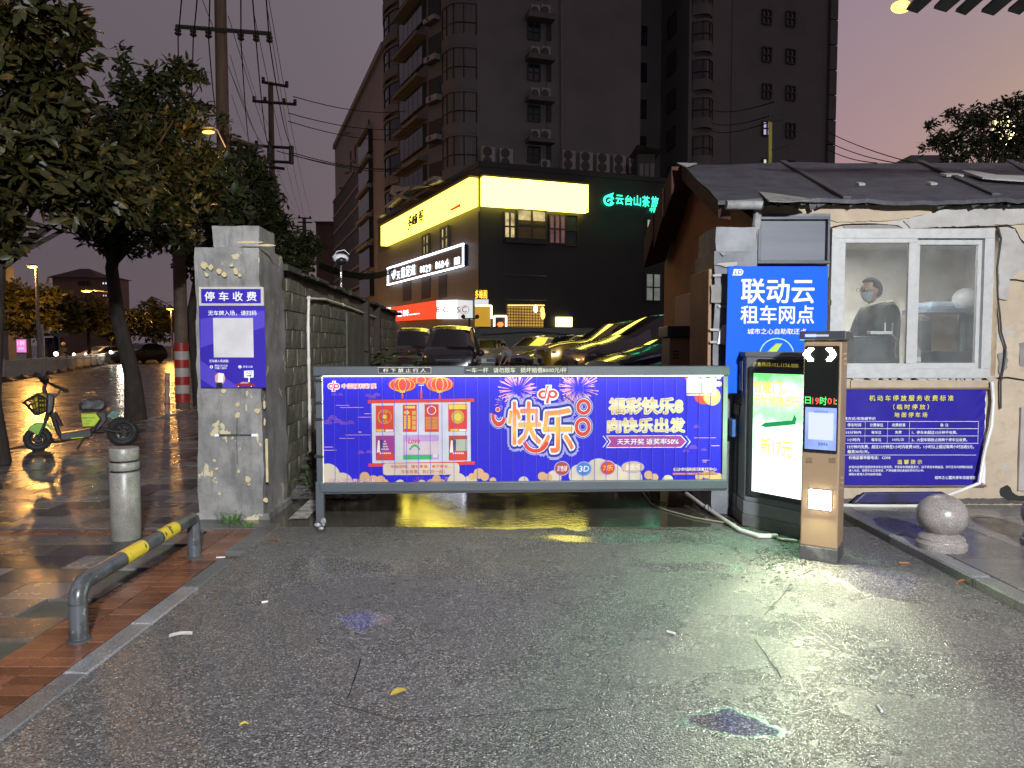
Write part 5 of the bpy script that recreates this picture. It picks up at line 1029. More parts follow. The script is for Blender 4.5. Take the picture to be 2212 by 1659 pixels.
# ================================================================== LITTER
def scrap(px, py, w, l, rz, m, label, cat, name, z=.006, curl=.008):
    p = gnd(px, py, z); q = MB(); vs = []; n = 6
    for i in range(n + 1):
        f = i / n; ww = w * math.sin(math.pi * min(max(f, .06), .94)) ** .6 if 'leaf' in name else w
        for s in (-1, 0, 1): x = (f - .5) * l; y = s * ww / 2; vs.append((x * math.cos(rz) - y * math.sin(rz), x * math.sin(rz) + y * math.cos(rz), curl * (abs(s) * .6 + math.sin(f * 3.1))))
    q.add(vs, [(i * 3 + s, i * 3 + 3 + s, i * 3 + 4 + s, i * 3 + 1 + s) for i in range(n) for s in (0, 1)]); o = q.build(name, m, smooth=True); o.location = p; return tag(o, label, cat, 'litter on the wet ground')
LY = mat('yellow_leaf', (.50, .38, .05), (.35, .24, .04), 30, .45); LO = mat('orange_leaf', (.40, .14, .03), (.25, .08, .02), 30, .45); LP = mat('litter_paper', (.66, .65, .62), (.50, .48, .46), 30, .5)
scrap(862, 1497, .045, .075, .7, LY, 'yellow fallen leaf alone on the dark asphalt', 'leaf', 'fallen_leaf'); scrap(527, 1567, .022, .035, .3, LY, 'small yellow leaf fragment at the lower left of the asphalt', 'leaf', 'fallen_leaf')
scrap(593, 1168, .05, .08, 0, LO, 'orange leaf beside the barrier castor', 'leaf', 'fallen_leaf'); scrap(2125, 1253, .05, .10, -.2, LO, 'orange leaf on asphalt below the ball bollard', 'leaf', 'fallen_leaf', .006); scrap(2085, 1257, .035, .12, .2, LO, 'narrow tan leaf on the asphalt beside an orange leaf', 'leaf', 'fallen_leaf')
scrap(8, 1133, .06, .12, .2, LY, 'yellow leaf on the slabs at the left edge', 'leaf', 'fallen_leaf', .008)
scrap(390, 1373, .05, .11, .35, LP, 'crumpled white paper scrap on asphalt near the hoop barrier', 'paper', 'paper_scrap'); 
for k, (px, py, l_, lb) in enumerate(((1952, 1216, .07, 'cigarette butt with tan end near the kerb'), (2042, 1192, .045, 'white butt at the foot of the ball bollard'), (1755, 1239, .04, 'white butt just before the tan kiosk'), (572, 1300, .035, 'white chip on asphalt right of the hoop barrier'), (1450, 1366, .05, 'pale stick lying on asphalt before the light glare'), (477, 1204, .06, 'pale scrap on the kerb stones by the hoop barrier'), (1900, 1530, .05, 'white scrap of string at lower right'), (420, 1196, .03, 'small pale scrap beside the far foot of the hoop'))):
    p = gnd(px, py, .006 if px < 2000 else .068); q = MB(); a_ = k * 1.3; d = V((math.cos(a_), math.sin(a_) * .5, 0)).normalized() * l_ / 2; q.tube([p - d, p + d], .006, 6); one(q, 'litter_scrap', LP if k else LO, lb, 'litter', 'litter on the wet ground')
# dirt crumbs near the kiosk, rubble by the wall
q = MB()
for k in range(240):
    x = rnd.gauss(1690, 45); y = rnd.gauss(1215, 22)
    if x > 1760 or y < 1165: continue
    r = rnd.uniform(.002, .009); q.ball(gnd(x, y, r * .4), r * rnd.uniform(1, 2), r, r * .6, 5, 4)
stuff(q.build('dirt_crumbs', mat('wet_dirt', (.025, .02, .016), None, 9, .5)))
q = MB()
M_RUB = mat('rubble', (.10, .095, .085), (.04, .038, .034), 9, .6, bump=.6)
for k in range(420):
    f = rnd.random(); y = 7.1 + 3.2 * rnd.random() ** 1.3; x = -2.12 - .05 * (y - 7) + rnd.random() ** 1.6 * .75; s = rnd.uniform(.015, .06); h = max(0, .3 * (1 - (x + 2.15 + .05 * (y - 7)) / .75)) * min(1, (y - 6.9) / .8)
    q.ball((x, y, h * rnd.random()), s * rnd.uniform(.7, 1.3), s * rnd.uniform(.7, 1.3), s * rnd.uniform(.4, .8), 5, 4)
q.add([(-2.15, 7.0, .02), (-1.5, 7.2, -.002), (-1.55, 10.3, .01), (-2.3, 10.4, .05), (-2.2, 8.6, .30)], [(0, 1, 4), (1, 2, 4), (2, 3, 4)])
stuff(q.build('rubble_heap', M_RUB))
# ================================================================== PODIUM RESTAURANT BUILDING
PC = V((-1.56, 36, 0)); pr_ = V((.935, .355, 0)).normalized(); plf = V((-.427, .904, 0)).normalized()
PR = Pl(PC, pr_); PLF = Pl(PC + plf * 18.5, -plf)    # right face, left face (walked towards the corner)
t = pod = thing('restaurant_building', 'dark three storey restaurant building with glowing yellow light box round its corner', 'building', PC)
e1 = PC + pr_ * 22; e2 = PC + plf * 18.5; ztop = 10.05
prism([PC, e1, e1 + V((-7, 16, 0)), e2], 0, ztop).build('wall', M_PODD, t)
q = MB(); a = PLF.uv(838, 600)[0]; q.pb(PLF, 0, 18.46, 0, 7.9, .005, .06); q.build('stone_facing', M_PODL, t)
q = MB(); q.pb(PR, 0, 22, ztop, ztop + .25, -.3, .05); q.pb(PLF, 0, 18.5, ztop, ztop + .25, -.3, .05); q.build('parapet', M_PODD, t)
Y1 = emit('yellow_lightbox', (1, .80, .09), 4.2); Y2 = emit('yellow_lightbox_bright', (1, .86, .11), 6.5); M_YFR = mat('lightbox_rim', (.30, .24, .03), None, 3, .5)
q = MB(); q.ppx(PR, [(1038, 384), (1261.4, 403), (1261.4, 461.5), (1038, 446)], .05, .50); q.build('light_box_front', Y2, t)
q = MB(); q.ppx(PLF, [(838.5, 490), (1035, 384.5), (1035, 446), (838.5, 532)], .06, .50); q.build('light_box_side', Y1, t)
q = MB(); q.ppx(PR, [(1036, 381), (1263, 400.5), (1263, 404), (1036, 385)], .05, .55); q.ppx(PLF, [(837, 486.5), (1036, 381), (1036, 385), (837, 491)], .05, .55); q.build('light_box_rim', M_YFR, t)
for k, (s, bx_) in enumerate((('多', (333, 350, 360, 462)), ('峰', (363, 335, 403, 432)), ('阁', (410, 312, 440, 405)))): text(PLF, s, B(zq, *bx_), M_BLACK, t, .515, .07, shear=.1)
shape(PLF, [zq(636, 312), zq(710, 272), zq(710, 296), zq(636, 328)], emit('red_lit', (1, .08, .02), .9), t, .515, 'red_strip_print')
M_WLED = emit('white_led', (.80, .84, 1), 7); M_WLED2 = emit('white_led_letters', (.80, .85, 1), 3.2)
def strip(P, a, b_, d, w, m, par, name='led_line'):
    p0, p1 = P.P(*a, d), P.P(*b_, d); return MB().tube([p0, p1], w, 6).build(name, m, par)
q = MB(); q.ppx(PLF, [zq(158, 722), zq(697, 552), zq(697, 704), zq(158, 838)], .07, .22); q.build('phone_sign_panel', M_BLACK, t)
strip(PLF, zq(160, 722), zq(697, 552), .26, .05, M_WLED, t); strip(PLF, zq(160, 836), zq(697, 702), .26, .045, M_WLED, t)
for k in range(9): q = MB(); x, y = zq(162, 735 + k * 12); q.ball(PLF.P(x, y, .26), .05, .05, .05, 6, 4); x, y = zq(694, 568 + k * 15); q.ball(PLF.P(x, y, .26), .05, .05, .05, 6, 4); q.build('led_dot', M_WLED, t)
def slant(P, s, a, m, d, bold, **k):    # text whose base line follows the wall
    return text(P, s, (zq(*a[:2])[0], zq(0, a[1])[1], zq(*a[2:])[0], zq(0, a[3])[1]), m, t, d, bold, **k)
for s, bx_ in (('天', (226, 740, 248, 800)), ('意', (256, 708, 284, 790)), ('足', (290, 702, 318, 782)), ('道', (322, 690, 356, 772)), ('8', (390, 705, 404, 752)), ('8', (409, 700, 424, 750)), ('2', (430, 695, 444, 748)), ('9', (450, 690, 466, 745)), ('8', (498, 672, 514, 728)), ('6', (520, 668, 535, 722)), ('0', (540, 664, 556, 720)), ('4', (562, 655, 590, 715)), ('回', (632, 640, 668, 700))):
    text(PLF, s, B(zq, *bx_), M_WLED2, t, .26, .03)
shape(PLF, [zq(185, 740), zq(215, 730), zq(218, 755), zq(202, 800), zq(188, 765)], M_WLED2, t, .26, 'heart_print')
q = MB(); q.ppx(PLF, [zq(193, 992), zq(515, 944), zq(515, 1072), zq(193, 1090)], .07, .35); q.build('red_light_box', emit('red_lightbox', (1, .055, .02), 1.0), t)
text(PLF, '日新', B(zq, 245, 1008, 320, 1058), M_WLED2, t, .36, .05); rect(PLF, B(zq, 325, 1032, 398, 1046), M_WLED2, t, .36, 'white_line_print')
q = MB(); q.ppx(PLF, [zq(517, 944), zq(658, 940), zq(658, 1072), zq(517, 1072)], .07, .34); q.build('white_light_box', emit('white_lightbox', (1, .98, .96), 1.7), t); q = MB(); q.ppx(PLF, [zq(118, 998), zq(191, 992), zq(191, 1100), zq(118, 1104)], .07, .33); q.build('white_light_box', emit('white_lightbox', (1, .98, .96), 1.7), t)
q = MB(); q.ppx(PLF, [zq(659, 940), zq(737, 944), zq(737, 1075), zq(659, 1072)], .07, .30); q.build('white_light_box', emit('white_lightbox_dim', (.85, .9, .92), .85), t)
for s, bx_ in (('B', (520, 988, 540, 1028)), ('C', (565, 985, 600, 1030)), ('I', (628, 988, 632, 1028)), ('S', (660, 988, 685, 1030)), ('C', (700, 985, 732, 1030))): text(PLF, s, B(zq, *bx_), mat('grey_letters', (.25, .25, .27)), t, .36, .01)
disc(PLF, *zq(716, 1010), 10, emit('pink_ring', (1, .35, .4), .6), t, .345, 'ring_print', ri=.86)
for k, s in enumerate('多峰阁'): text(PR, s, B(zq, 740 + k * 29, 872, 764 + k * 29, 932), emit('amber_letters', (1, .42, .03), 3.0), t, .12, .03)
q = MB(); q.ppx(PR, [zq(740, 938), zq(826, 938), zq(826, 974), zq(740, 978)], .03, .25); q.build('white_light_box', MC['white_lightbox_dim'], t)
M_AMB = emit('amber_wall', (1, .56, .10), .62, vary=.35, scale=1.2)
rect(PR, B(zq, 740, 982, 850, 1125), emit('amber_panel', (.80, .42, .03), .7), t, .06, 'amber_panel'); strip(PR, zq(742, 980), zq(852, 980), .12, .035, emit('warm_led', (1, .85, .45), 5), t); strip(PR, zq(853, 980), zq(853, 1070), .12, .045, MC['warm_led'], t)
M_WARM = emit('warm_outline', (1, .82, .62), 4)
for a, b_ in (((872, 1125), (872, 1053)), ((872, 1053), (955, 1053)), ((955, 1053), (955, 1125))): strip(PR, zq(*a), zq(*b_), .12, .05, M_WARM, t, 'door_outline')
for s in (-1, 1): shape(PR, [zq(893, 1110), zq(905, 1094), zq(928, 1094), zq(940, 1110), zq(928, 1127), zq(905, 1127)], emit('red_neon', (1, .16, .03), 3), t, .08, 'neon_emblem') if s > 0 else None
q = MB(); q.pxb(PR, *B(zq, 966, 980, 1218, 1128), .02, .04); q.build('lattice_window', M_AMB, t)
q = MB()
for k in range(14): x = 968 + k * 19.2; q.pxb(PR, *B(zq, x, 982, x + 2, 1128), .04, .09)
for k in range(8): y = 984 + k * 20; q.pxb(PR, *B(zq, 966, y, 1218, y + 2), .04, .088)
q.build('lattice', mat('lattice_brown', (.12, .05, .02)), t)
strip(PR, zq(966, 978), zq(1220, 978), .14, .03, emit('warm_led_dim', (1, .70, .2), 2.5), t)
for x, y, r, m_ in ((1158, 1002, .24, emit('bulb', (1, .8, .6), 6)), (1205, 1015, .25, emit('amber_glow', (1, .7, .15), 2.2)), (1208, 1045, .28, MC['amber_glow'])): q = MB(); q.ball(PR.P(*zq(x, y), .16), r * .4, r * .4, r * .8, 10, 8); q.build('wall_lamp', m_, t, True)
q = MB(); q.ppx(PR, [zq(1301, 1059), zq(1407, 1060), zq(1407, 1128), zq(1301, 1126)], .05, .25); q.build('small_light_box', emit('small_yellow', (1, .88, .35), 3), t)
# windows of the podium
M_WWARM = emit('warm_room', (.95, .74, .35), .8, vary=.75, scale=2.2); M_WWHITE = emit('cool_room', (.85, .88, .80), .5, vary=.4, scale=2)
def window(P, box, par, pane, nx=2, ny=2, d=.06, w=.05, fm=None, b=0):
    x0, y0, x1, y1 = box; a = P.uv(x0, y1); b_ = P.uv(x1, y0); q = MB(); fm = fm or M_FRAMED
    a = (min(a[0], b_[0]), min(a[1], b_[1])); b_ = (max(P.uv(x0, y1)[0], P.uv(x1, y0)[0]), max(P.uv(x0, y1)[1], P.uv(x1, y0)[1]))
    for i in range(nx + 1): u = a[0] + (b_[0] - a[0]) * i / nx; q.pb(P, u - w / 2, u + w / 2, a[1], b_[1], b, b + d)
    for j in range(ny + 1): v_ = a[1] + (b_[1] - a[1]) * j / ny; q.pb(P, a[0], b_[0], v_ - w / 2, v_ + w / 2, b, b + d * .96)
    f = q.build('window', fm, par)
    q = MB(); q.pb(P, a[0], b_[0], a[1], b_[1], b + .004, b + .015); q.build('pane', pane, f); return f
f = window(PR, B(zq, 1035, 322, 1235, 522), t, M_WWARM, 2, 2, .15, .07); 
wdw = window(PR, B(zq, 945, 330, 1022, 530), t, M_WWARM, 2, 2, .12, .07)
q = MB(); q.pxb(PR, *B(zq, 940, 525, 1240, 545), .0, .4); q.build('bay_sill', M_PODD, t)
q = MB()
for k in range(11): q.pxb(PR, *B(zq, 1040, 395 + k * 11, 1230, 398 + k * 11), .015, .12)
q.build('blind', mat('blind_dark', (.10, .07, .04)), t)
window(PR, B(zq, 1258, 350, 1372, 545), t, emit('pink_room', (.50, .22, .22), .35, vary=.5), 3, 2, .12, .07); window(PR, B(zq, 1372, 352, 1455, 560), t, M_PANEG, 1, 2, .12, .06)
window(PR, B(zq, 1935, 382, 2012, 580), t, M_WWHITE, 2, 3, .1, .06); window(PR, B(zq, 1930, 760, 2035, 945), t, emit('dim_room', (.62, .66, .58), .28, vary=.5), 2, 2, .1, .06)
for a in ((395, 480, 436, 630), (522, 424, 574, 592)): window(PLF, B(zq, *a), t, M_WWARM, 2, 2, .12, .10, b=.07)
for a in ((250, 800, 305, 950), (380, 775, 440, 935), (500, 760, 555, 930)): q = MB(); q.pxb(PLF, *B(zq, *a), .0, .09); q.build('dark_bay', M_TDARK, t)
q = MB(); q.pxb(PLF, *B(zq, 590, 1082, 592, 1120), .0, .05)
for k in range(9): q.pxb(PLF, *B(zq, 228 + k * 13, 1115, 238 + k * 13, 1165), .07, .10)
q.build('shop_shutter', mat('shop_shutter', (.30, .27, .20), None, 3, .6), t)
for k in range(5): q = MB(); u = PR.uv(*zq(950, 720))[0]; q.tube([PR.pt(u, 4.9 - k * .0 - (k % 2) * 1.2, .1), PR.pt(u + 2.2, 4.9 - (k % 2) * 1.2, .1)], .03, 5); q.build('pipe_rail', M_STEELD, t) if k < 2 else None
# green letters
GRS = emit('green_led', (.04, 1, .50), 2.6); 
for s, bx_ in (('云', (1716, 215, 1768, 275)), ('台', (1780, 218, 1832, 280)), ('山', (1842, 218, 1890, 285)), ('茶', (1900, 222, 1950, 292)), ('旅', (1962, 225, 2012, 296)), ('梦', (2022, 228, 2072, 300))): text(PR, s, B(zq, *bx_), GRS, t, .14, .035)
text(PR, '中国国际', B(zq, 1952, 305, 2050, 332), GRS, t, .14, .03)
cx, cy = zq(1668, 250); disc(PR, cx, cy, 12, GRS, t, .14, 'leaf_emblem', ri=.62, a0=20, a1=340); disc(PR, cx + 2, cy + 2, 5.5, GRS, t, .15, 'leaf_emblem', ri=.4, a0=-90, a1=190); shape(PR, [(cx - 3, cy - 12), (cx + 10, cy - 17), (cx + 7, cy - 7), (cx - 2, cy - 8)], GRS, t, .15, 'leaf_emblem')
light('lamp_light', 'AREA', PR.P(1350, 440, 1.2), 5, (.05, 1, .5), tgt=PR.P(1350, 440, 0), size=3)
# roof fins above the side light box
M_FIN = mat('roof_fin', (.36, .34, .28), None, 3, .5)
for a in (((200, 300), (385, 155), (400, 162), (235, 302)), ((230, 245), (330, 215), (395, 250), (300, 232)), ((245, 205), (262, 150), (300, 225), (290, 230)), ((530, 150), (560, 122), (612, 115), (590, 130)), ((138, 370), (150, 356), (195, 352), (165, 372)), ((270, 200), (330, 170), (380, 155), (345, 185)), ((360, 190), (455, 150), (520, 158), (440, 166))):
    q = MB(); q.ppx(PLF, [zq(*p) for p in a], .3, .9); q.build('roof_fin', M_FIN, t)
# dark boundary wall in front of the restaurant
bw_ = MB(); a = at(1005, 712, 33.5); b_ = at(1480, 712, 33.5); bw_.bx(a.x, b_.x + 3, 33.4, 33.7, 0, 2.25); one(bw_, 'boundary_wall', M_PODD, 'low dark wall between the parked cars and the restaurant', 'wall', bevel=.02)
one(MB().tube([at(1040, 723, 33.2), at(1150, 716, 33.2), at(1230, 722, 33.2), at(1300, 721, 33.2)], .03, 5), 'rail', M_STEELD, 'thin rail in front of the dark boundary wall', 'rail')
# lamp mast with two heads
b_ = at(1013, 745, 24); b_.z = .19; t2 = thing('camera_mast', 'thin dark mast with two small heads behind the black van', 'mast', b_); tp = at(1014, 688, 24)
q = MB(); q.tube([b_, tp], .035, 8); q.tube([tp + V((-.2, 0, 0)), tp + V((.25, 0, 0))], .02, 6); q.build('pole', M_IRON, t2)
for s in (-.2, .25): q = MB(); q.ball(tp + V((s, -.02, .06)), .07, .10, .07); q.build('camera_head', M_IRON, t2, True)

# ================================================================== TOWER
TA = V((-2.38, 50, 0)); tr = V((.951, .309, 0)); TF = Pl(TA, tr); TH_ = 64
t = tower = thing('apartment_tower', 'dark brown high rise apartment tower with bay windows filling the middle of the sky', 'building', TA)
lp = [at(957, 300, 51.2), at(927, 300, 52.5), at(868, 300, 58), at(864, 300, 60.5), at(833, 300, 64.5)]; lp = [V((p.x, p.y, 0)) for p in lp]
s1_, s2_, s3_ = 12.13, 16.03, 28.9
P0 = TF.pt(0, 0); P1 = TF.pt(s1_, 0); P2 = TF.pt(s1_ + 1.4, 0, -5.5); P3 = TF.pt(s2_ + .8, 0, -5.5); P4 = TF.pt(s2_, 0, 0); P5 = TF.pt(s3_, 0)
back = [TF.pt(s3_ + 1, 0, -16), V((-8, 82, 0))]
prism([P0, P1, P2, P3, P4, P5] + back + lp[::-1], 0, TH_).build('wall', [M_TOWER], t)
# the left, browner wing skin
for a, b_ in ((lp[1], lp[2]), (lp[2], lp[3]), (lp[3], lp[4]), (lp[0], lp[1])):
    f_ = Pl(b_, a - b_); q = MB(); q.pb(f_, 0, (a - b_).length, 0, TH_, .0, .05); q.build('wall_skin', M_TOWERL, t)
FH = 2.86
def band(z): return z
# bay windows at the corner (curved), one per storey
def bay(pc0, pc1, z0, z1, bulge, par, n=8, lit=None, name='bay_window', over=.12):
    pts = []; d = pc1 - pc0; nn = V((d.y, -d.x, 0)).normalized()
    if nn.y > 0: nn = -nn
    for k in range(n + 1): f = k / n; pts.append(pc0 + d * f + nn * bulge * math.sin(math.pi * f))
    q = MB()
    for a, b_ in zip(pts, pts[1:]): q.add([(a.x, a.y, z0), (b_.x, b_.y, z0), (b_.x, b_.y, z1), (a.x, a.y, z1)], [(0, 1, 2, 3)], 0)
    for zz_, h in ((z0 - .75, .75), (z1, .18)):
        for a, b_ in zip(pts, pts[1:]):
            a2 = a + nn * over; b2 = b_ + nn * over; q.add([(a2.x, a2.y, zz_), (b2.x, b2.y, zz_), (b2.x, b2.y, zz_ + h), (a2.x, a2.y, zz_ + h), (a.x, a.y, zz_), (b_.x, b_.y, zz_), (b_.x, b_.y, zz_ + h), (a.x, a.y, zz_ + h)], [(0, 1, 2, 3), (3, 2, 6, 7), (1, 0, 4, 5)], 1)
    for k in range(0, n + 1, 2): a = pts[k] + nn * .03; q.tube([(a.x, a.y, z0), (a.x, a.y, z1)], .045, 4, 2, False)
    for zz_ in (z0 + (z1 - z0) * .38,):
        q.tube([(p.x + nn.x * .03, p.y + nn.y * .03, zz_) for p in pts], .04, 4, 2, False)
    o = q.build(name, [lit or M_PANEC, M_TOWERL, M_FRAMED], par); return o
litp = emit('lit_window_cool', (.72, .75, .95), .42, vary=.8, scale=.7); litw = emit('lit_window_white', (.8, .85, 1), 1.0, vary=.5); lity = emit('lit_window_warm', (1, .85, .5), .9, vary=.4)
zrow = [TF.P(1000, y).z for y in (284, 196, 105, 12, -80)]
p_in = TF.pt(.05, 0)
zb0_ = at(990, 375, 50.5).z
for k in range(8):
    z1 = at(990, 300, 50.5).z + FH * (k - 0)
    bay(lp[0], p_in, z1 - 1.95, z1 + .02, .75, t)
# balcony stack between: AC boxes and dark openings; slanting slab edges on the receding side
f1 = Pl(lp[2], lp[1] - lp[2]); L1 = (lp[1] - lp[2]).length
f0 = Pl(lp[1], lp[0] - lp[1]); L0 = (lp[0] - lp[1]).length
f3 = Pl(lp[4], lp[3] - lp[4]); L3 = (lp[3] - lp[4]).length
for k in range(12):
    z = 3.2 + FH * k
    q = MB(); q.pb(f1, .3, L1 - .2, z - .25, z, 0, .85); q.build('balcony_slab', mat('balcony_pale', (.17, .14, .12), None, 2, .7), t)
    q = MB(); q.pb(f1, .5, L1 - .4, z + .75, z + 2.35, .05, .3); fr = q.build('balcony_window', M_FRAMED, t)
    q = MB(); nseg = 5
    for i in range(nseg):
        a = .55 + (L1 - 1.0) * i / nseg; q.pb(f1, a + .04, a + (L1 - 1.0) / nseg - .04, z + .8, z + 2.3, .3, .32)
    q.build('pane', [litw if k in (9,) else (litp if k in (10,) else M_PANED)][0], fr)
    q = MB(); q.pb(f0, .1, L0 - .1, z + .5, z + 2.3, .05, .08); q.build('dark_opening', M_TDARK, t)
    bay(lp[4] , lp[3], z + .7, z + 2.3, .5, t, 6, litw if k == 11 else M_PANED)
    f2 = Pl(lp[3], lp[2] - lp[3]); q = MB(); q.pb(f2, .4, (lp[2] - lp[3]).length - .4, z + .6, z + 2.2, .05, .10); wf_ = q.build('window', M_FRAMED, t)
    q = MB(); q.pb(f2, .5, (lp[2] - lp[3]).length - .5, z + .7, z + 2.1, .10, .12); q.build('pane', lity if k == 9 else M_PANED, wf_)
# narrow windows with shelf
M_LEDGE = mat('ledge', (.12, .11, .10), None, 2, .7)
for k in range(5):
    dy = k * 88.5 - 0.0; y = 318 - dy * 1.0
    window(TF, (1140, y - 2 * 0, 1166, y + 32), t, M_PANEG if k != 2 else M_PANED, 2, 2, .08, .08)
    y = 307 - dy; q = MB(); q.pxb(TF, 1134, y, 1190, y + 4, 0, .9); q.build('ac_ledge', M_LEDGE, t)
    q = MB(); q.pxb(TF, 1180, y + 10, 1190, y + 45, 0, .12); q.build('side_recess', M_TDARK, t)
p = MB(); p.tube([TF.P(1211, -60, .1), TF.P(1213, 332, .1)], .09, 8); p.build('down_pipe', mat('down_pipe', (.22, .18, .16), None, 4, .6), t)
p = MB(); p.tube([TF.P(1178, -60, .06), TF.P(1182, 300, .06)], .03, 6); p.build('thin_pipe', mat('thin_pipe', (.15, .14, .13)), t)
# right block windows
TR2 = Pl(TF.pt(0, 0, .02), tr)
q = MB(); q.pb(TF, s2_ + 3.6, s3_ - .75, 0, TH_, .0, .06); q.build('wall_skin_right', M_TOWER2, t)
q = MB()
for k in range(24): q.pb(TF, s3_ - .62, s3_ + .05, k * .95 * 2, k * .95 * 2 + 1.82, .0, .30)
q.build('corner_blocks', mat('corner_blocks', (.105, .10, .095), None, .8, .6), t)
for k, y in enumerate((-57, 24, 105, 184, 265, 345)):
    for i, x in enumerate((720, 855)):
        lit = emit('lavender_window', (.60, .48, .85), .85) if (k == 4 and i == 0) else (emit('cream_window', (.85, .95, .72), .8) if (k == 5 and i == 0) else M_PANED)
        x0 = zu(x, 0)[0]; window(TF, (x0, y + i * 4, x0 + 19, y + 28 + i * 4), t, lit, 2, 2, .12, .10, b=.07)
q = MB()
for k, y in enumerate((-30, 50, 132, 214, 296)):
    x0, x1 = 1496, 1539; a = TF.P(x0, y); b_ = TF.P(x1, y)
    bay(V((a.x, a.y, 0)), V((b_.x, b_.y, 0)), TF.P(1500, y + 42).z, TF.P(1500, y).z, .6, t, 6, (mat('blind_pane', (.10, .085, .07), None, 2, .5) if k != 2 else M_PANED), over=.10)
for k in range(7):
    z = 8 + FH * 1.0 * k; pdk = Pl(P3, P4 - P3); q = MB(); q.pb(pdk, 1.5, 3.2, z, z + 1.6, .0, .1); q.build('recess_window', M_PANED, t)
    pdk = Pl(P2, P3 - P2); q = MB(); q.pb(pdk, .8, 2.0, z, z + 1.5, .0, .1); q.build('recess_window', M_PANEG if k % 2 else M_PANED, t)
# air conditioners: things of their own
def ac(P, box, label, fans=1, group='air conditioners on the tower'):
    a = P.uv(box[0], box[3]); b_ = P.uv(box[2], box[1]); w, h = b_[0] - a[0], b_[1] - a[1]; d0 = .35
    o = P.pt((a[0] + b_[0]) / 2, a[1], d0); t = thing('air_conditioner', label, 'air conditioner', o, group)
    q = MB(); q.pb(P, a[0], b_[0], a[1], b_[1], .08, .55); q.build('casing', M_ACW, t)
    r = w * .34 if fans == 2 else h * .36
    for k in range(fans): q = MB(); c = P.pt(a[0] + (w * .42 if fans == 2 else w * .40), a[1] + h * ((k + .5) / fans), .55); q.lathe(c, [(r, 0), (r, .03), (r * .3, .05)], 16, ax=P.n); q.build('fan', M_ACF, t)
    q = MB(); q.pb(P, a[0] + .05, b_[0] - .05, a[1] - .06, a[1], .02, .5); q.build('bracket', M_STEELD, t)
    return t
fl = ('lowest', 'second lowest', 'third lowest', 'fourth lowest', 'topmost')
for k in range(4):
    y = 285 - 88.5 * k
    ac(TF, (1142, y, 1161, y + 21), f'left of the two air conditioners on the {fl[k] if k < 3 else "topmost"} ledge of the tower'); ac(TF, (1164, y, 1183, y + 21), f'right of the two air conditioners on the {fl[k] if k < 3 else "topmost"} ledge of the tower')
cnt = ('first', 'second', 'third', 'fourth', 'fifth')
for k, (x0, y0, x1, y1) in enumerate(((830, 1000, 920, 1122), (950, 1012, 1037, 1130))): ac(TF, B(zt, x0, y0, x1, y1), ('left' if k == 0 else 'right') + ' one of two tall air conditioners above the left of the yellow light box', 2, 'tall air conditioners above the restaurant')
for k, (x0, y0, x1, y1) in enumerate(((1367, 1025, 1453, 1140), (1483, 1035, 1568, 1150), (1595, 1045, 1680, 1160), (1705, 1055, 1788, 1168), (1810, 1065, 1890, 1172))): ac(TF, B(zt, x0, y0, x1, y1), cnt[k] + ' from the left in the row of five tall air conditioners on the tower', 2, 'tall air conditioners above the restaurant')
ac(TF, B(zt, 1225, 1085, 1285, 1135), 'single small air conditioner between the two rows of tall ones')
for k, (x0, y0, x1, y1) in enumerate(((495, 105, 570, 178), (500, 365, 575, 440), (515, 635, 585, 705), (515, 902, 585, 962))): ac(f0, B(zt, x0, y0, x1, y1), ('air conditioner on the balcony stack, ' + ('topmost', 'second from the top', 'third from the top', 'lowest')[k] + ' of four'), 1, 'air conditioners on the balcony stack')
ac(PLF, B(zq, 448, 82, 522, 150), 'yellow lit air conditioner standing on the fins above the side light box')
# glazed shed on the podium roof
sp = at(1400, 372, 42); t2 = thing('roof_shed', 'small glazed shed with a tin roof on the restaurant roof edge', 'shed', (sp.x, 42, ztop)); 
q = MB(); q.bx(at(1380, 0, 42).x, at(1418, 0, 42).x, 42, 44, 10.1, at(0, 333, 42).z + .35 * 0); q.build('walls', M_FRAMED, t2)
q = MB(); z_ = at(1400, 328, 42).z; q.add([(at(1376, 0, 42).x, 41.6, z_ + .3), (at(1432, 0, 42).x, 41.6, z_), (at(1432, 0, 42).x, 44.5, z_), (at(1376, 0, 42).x, 44.5, z_ + .3)], [(0, 1, 2, 3)]); q.build('tin_roof', MC['down_pipe'], t2)
for k in range(3): x = at(1384 + k * 12, 0, 42).x; q = MB(); q.bx(x, x + .22, 41.93, 41.98, 10.3, 11.6); q.build('pane', M_PANEC, t2)

# ================================================================== OFFICE BUILDING TO THE LEFT OF THE TOWER
OB0 = at(832, 300, 69); OB1 = at(723, 300, 104); OB0.z = OB1.z = 0; t = thing('office_building', 'pink stone office building with bluish glass wall left of the tower', 'building', OB0)
OP = Pl(OB1, OB0 - OB1); zO = at(816, 119, 70.5).z
prism([OB0, OB0 + V((6, 30, 0)), OB1 + V((8, 20, 0)), OB1], 0, zO).build('wall', M_PALEB, t)
u0 = OP.uv(724, 400)[0]; u1 = OP.uv(781, 400)[0]
q = MB(); q.pb(OP, u0, u1, 8, zO - 7.2, .0, .25); q.build('glass_wall', M_CURT, t)
for k in range(7): z = 8 + (zO - 15.2) * k / 6; q = MB(); q.pb(OP, u0, u1 + .5, z - .12, z + .12, .25, .38); q.build('floor_band', M_PALEB, t)
q = MB()
for k in range(34): u = u0 + (u1 - u0) * k / 34; q.pb(OP, u, u + .10, 8, zO - 7.3, .25, .30)
q.build('mullion', M_FRAMED, t)['kind'] = 'stuff'
for k in range(5): z0 = 8 + 2.95 * k; window(OP, (783, 0, 806, 1), t, M_PANEG) if False else None
ua, ub = OP.uv(783, 400)[0], OP.uv(806, 400)[0]
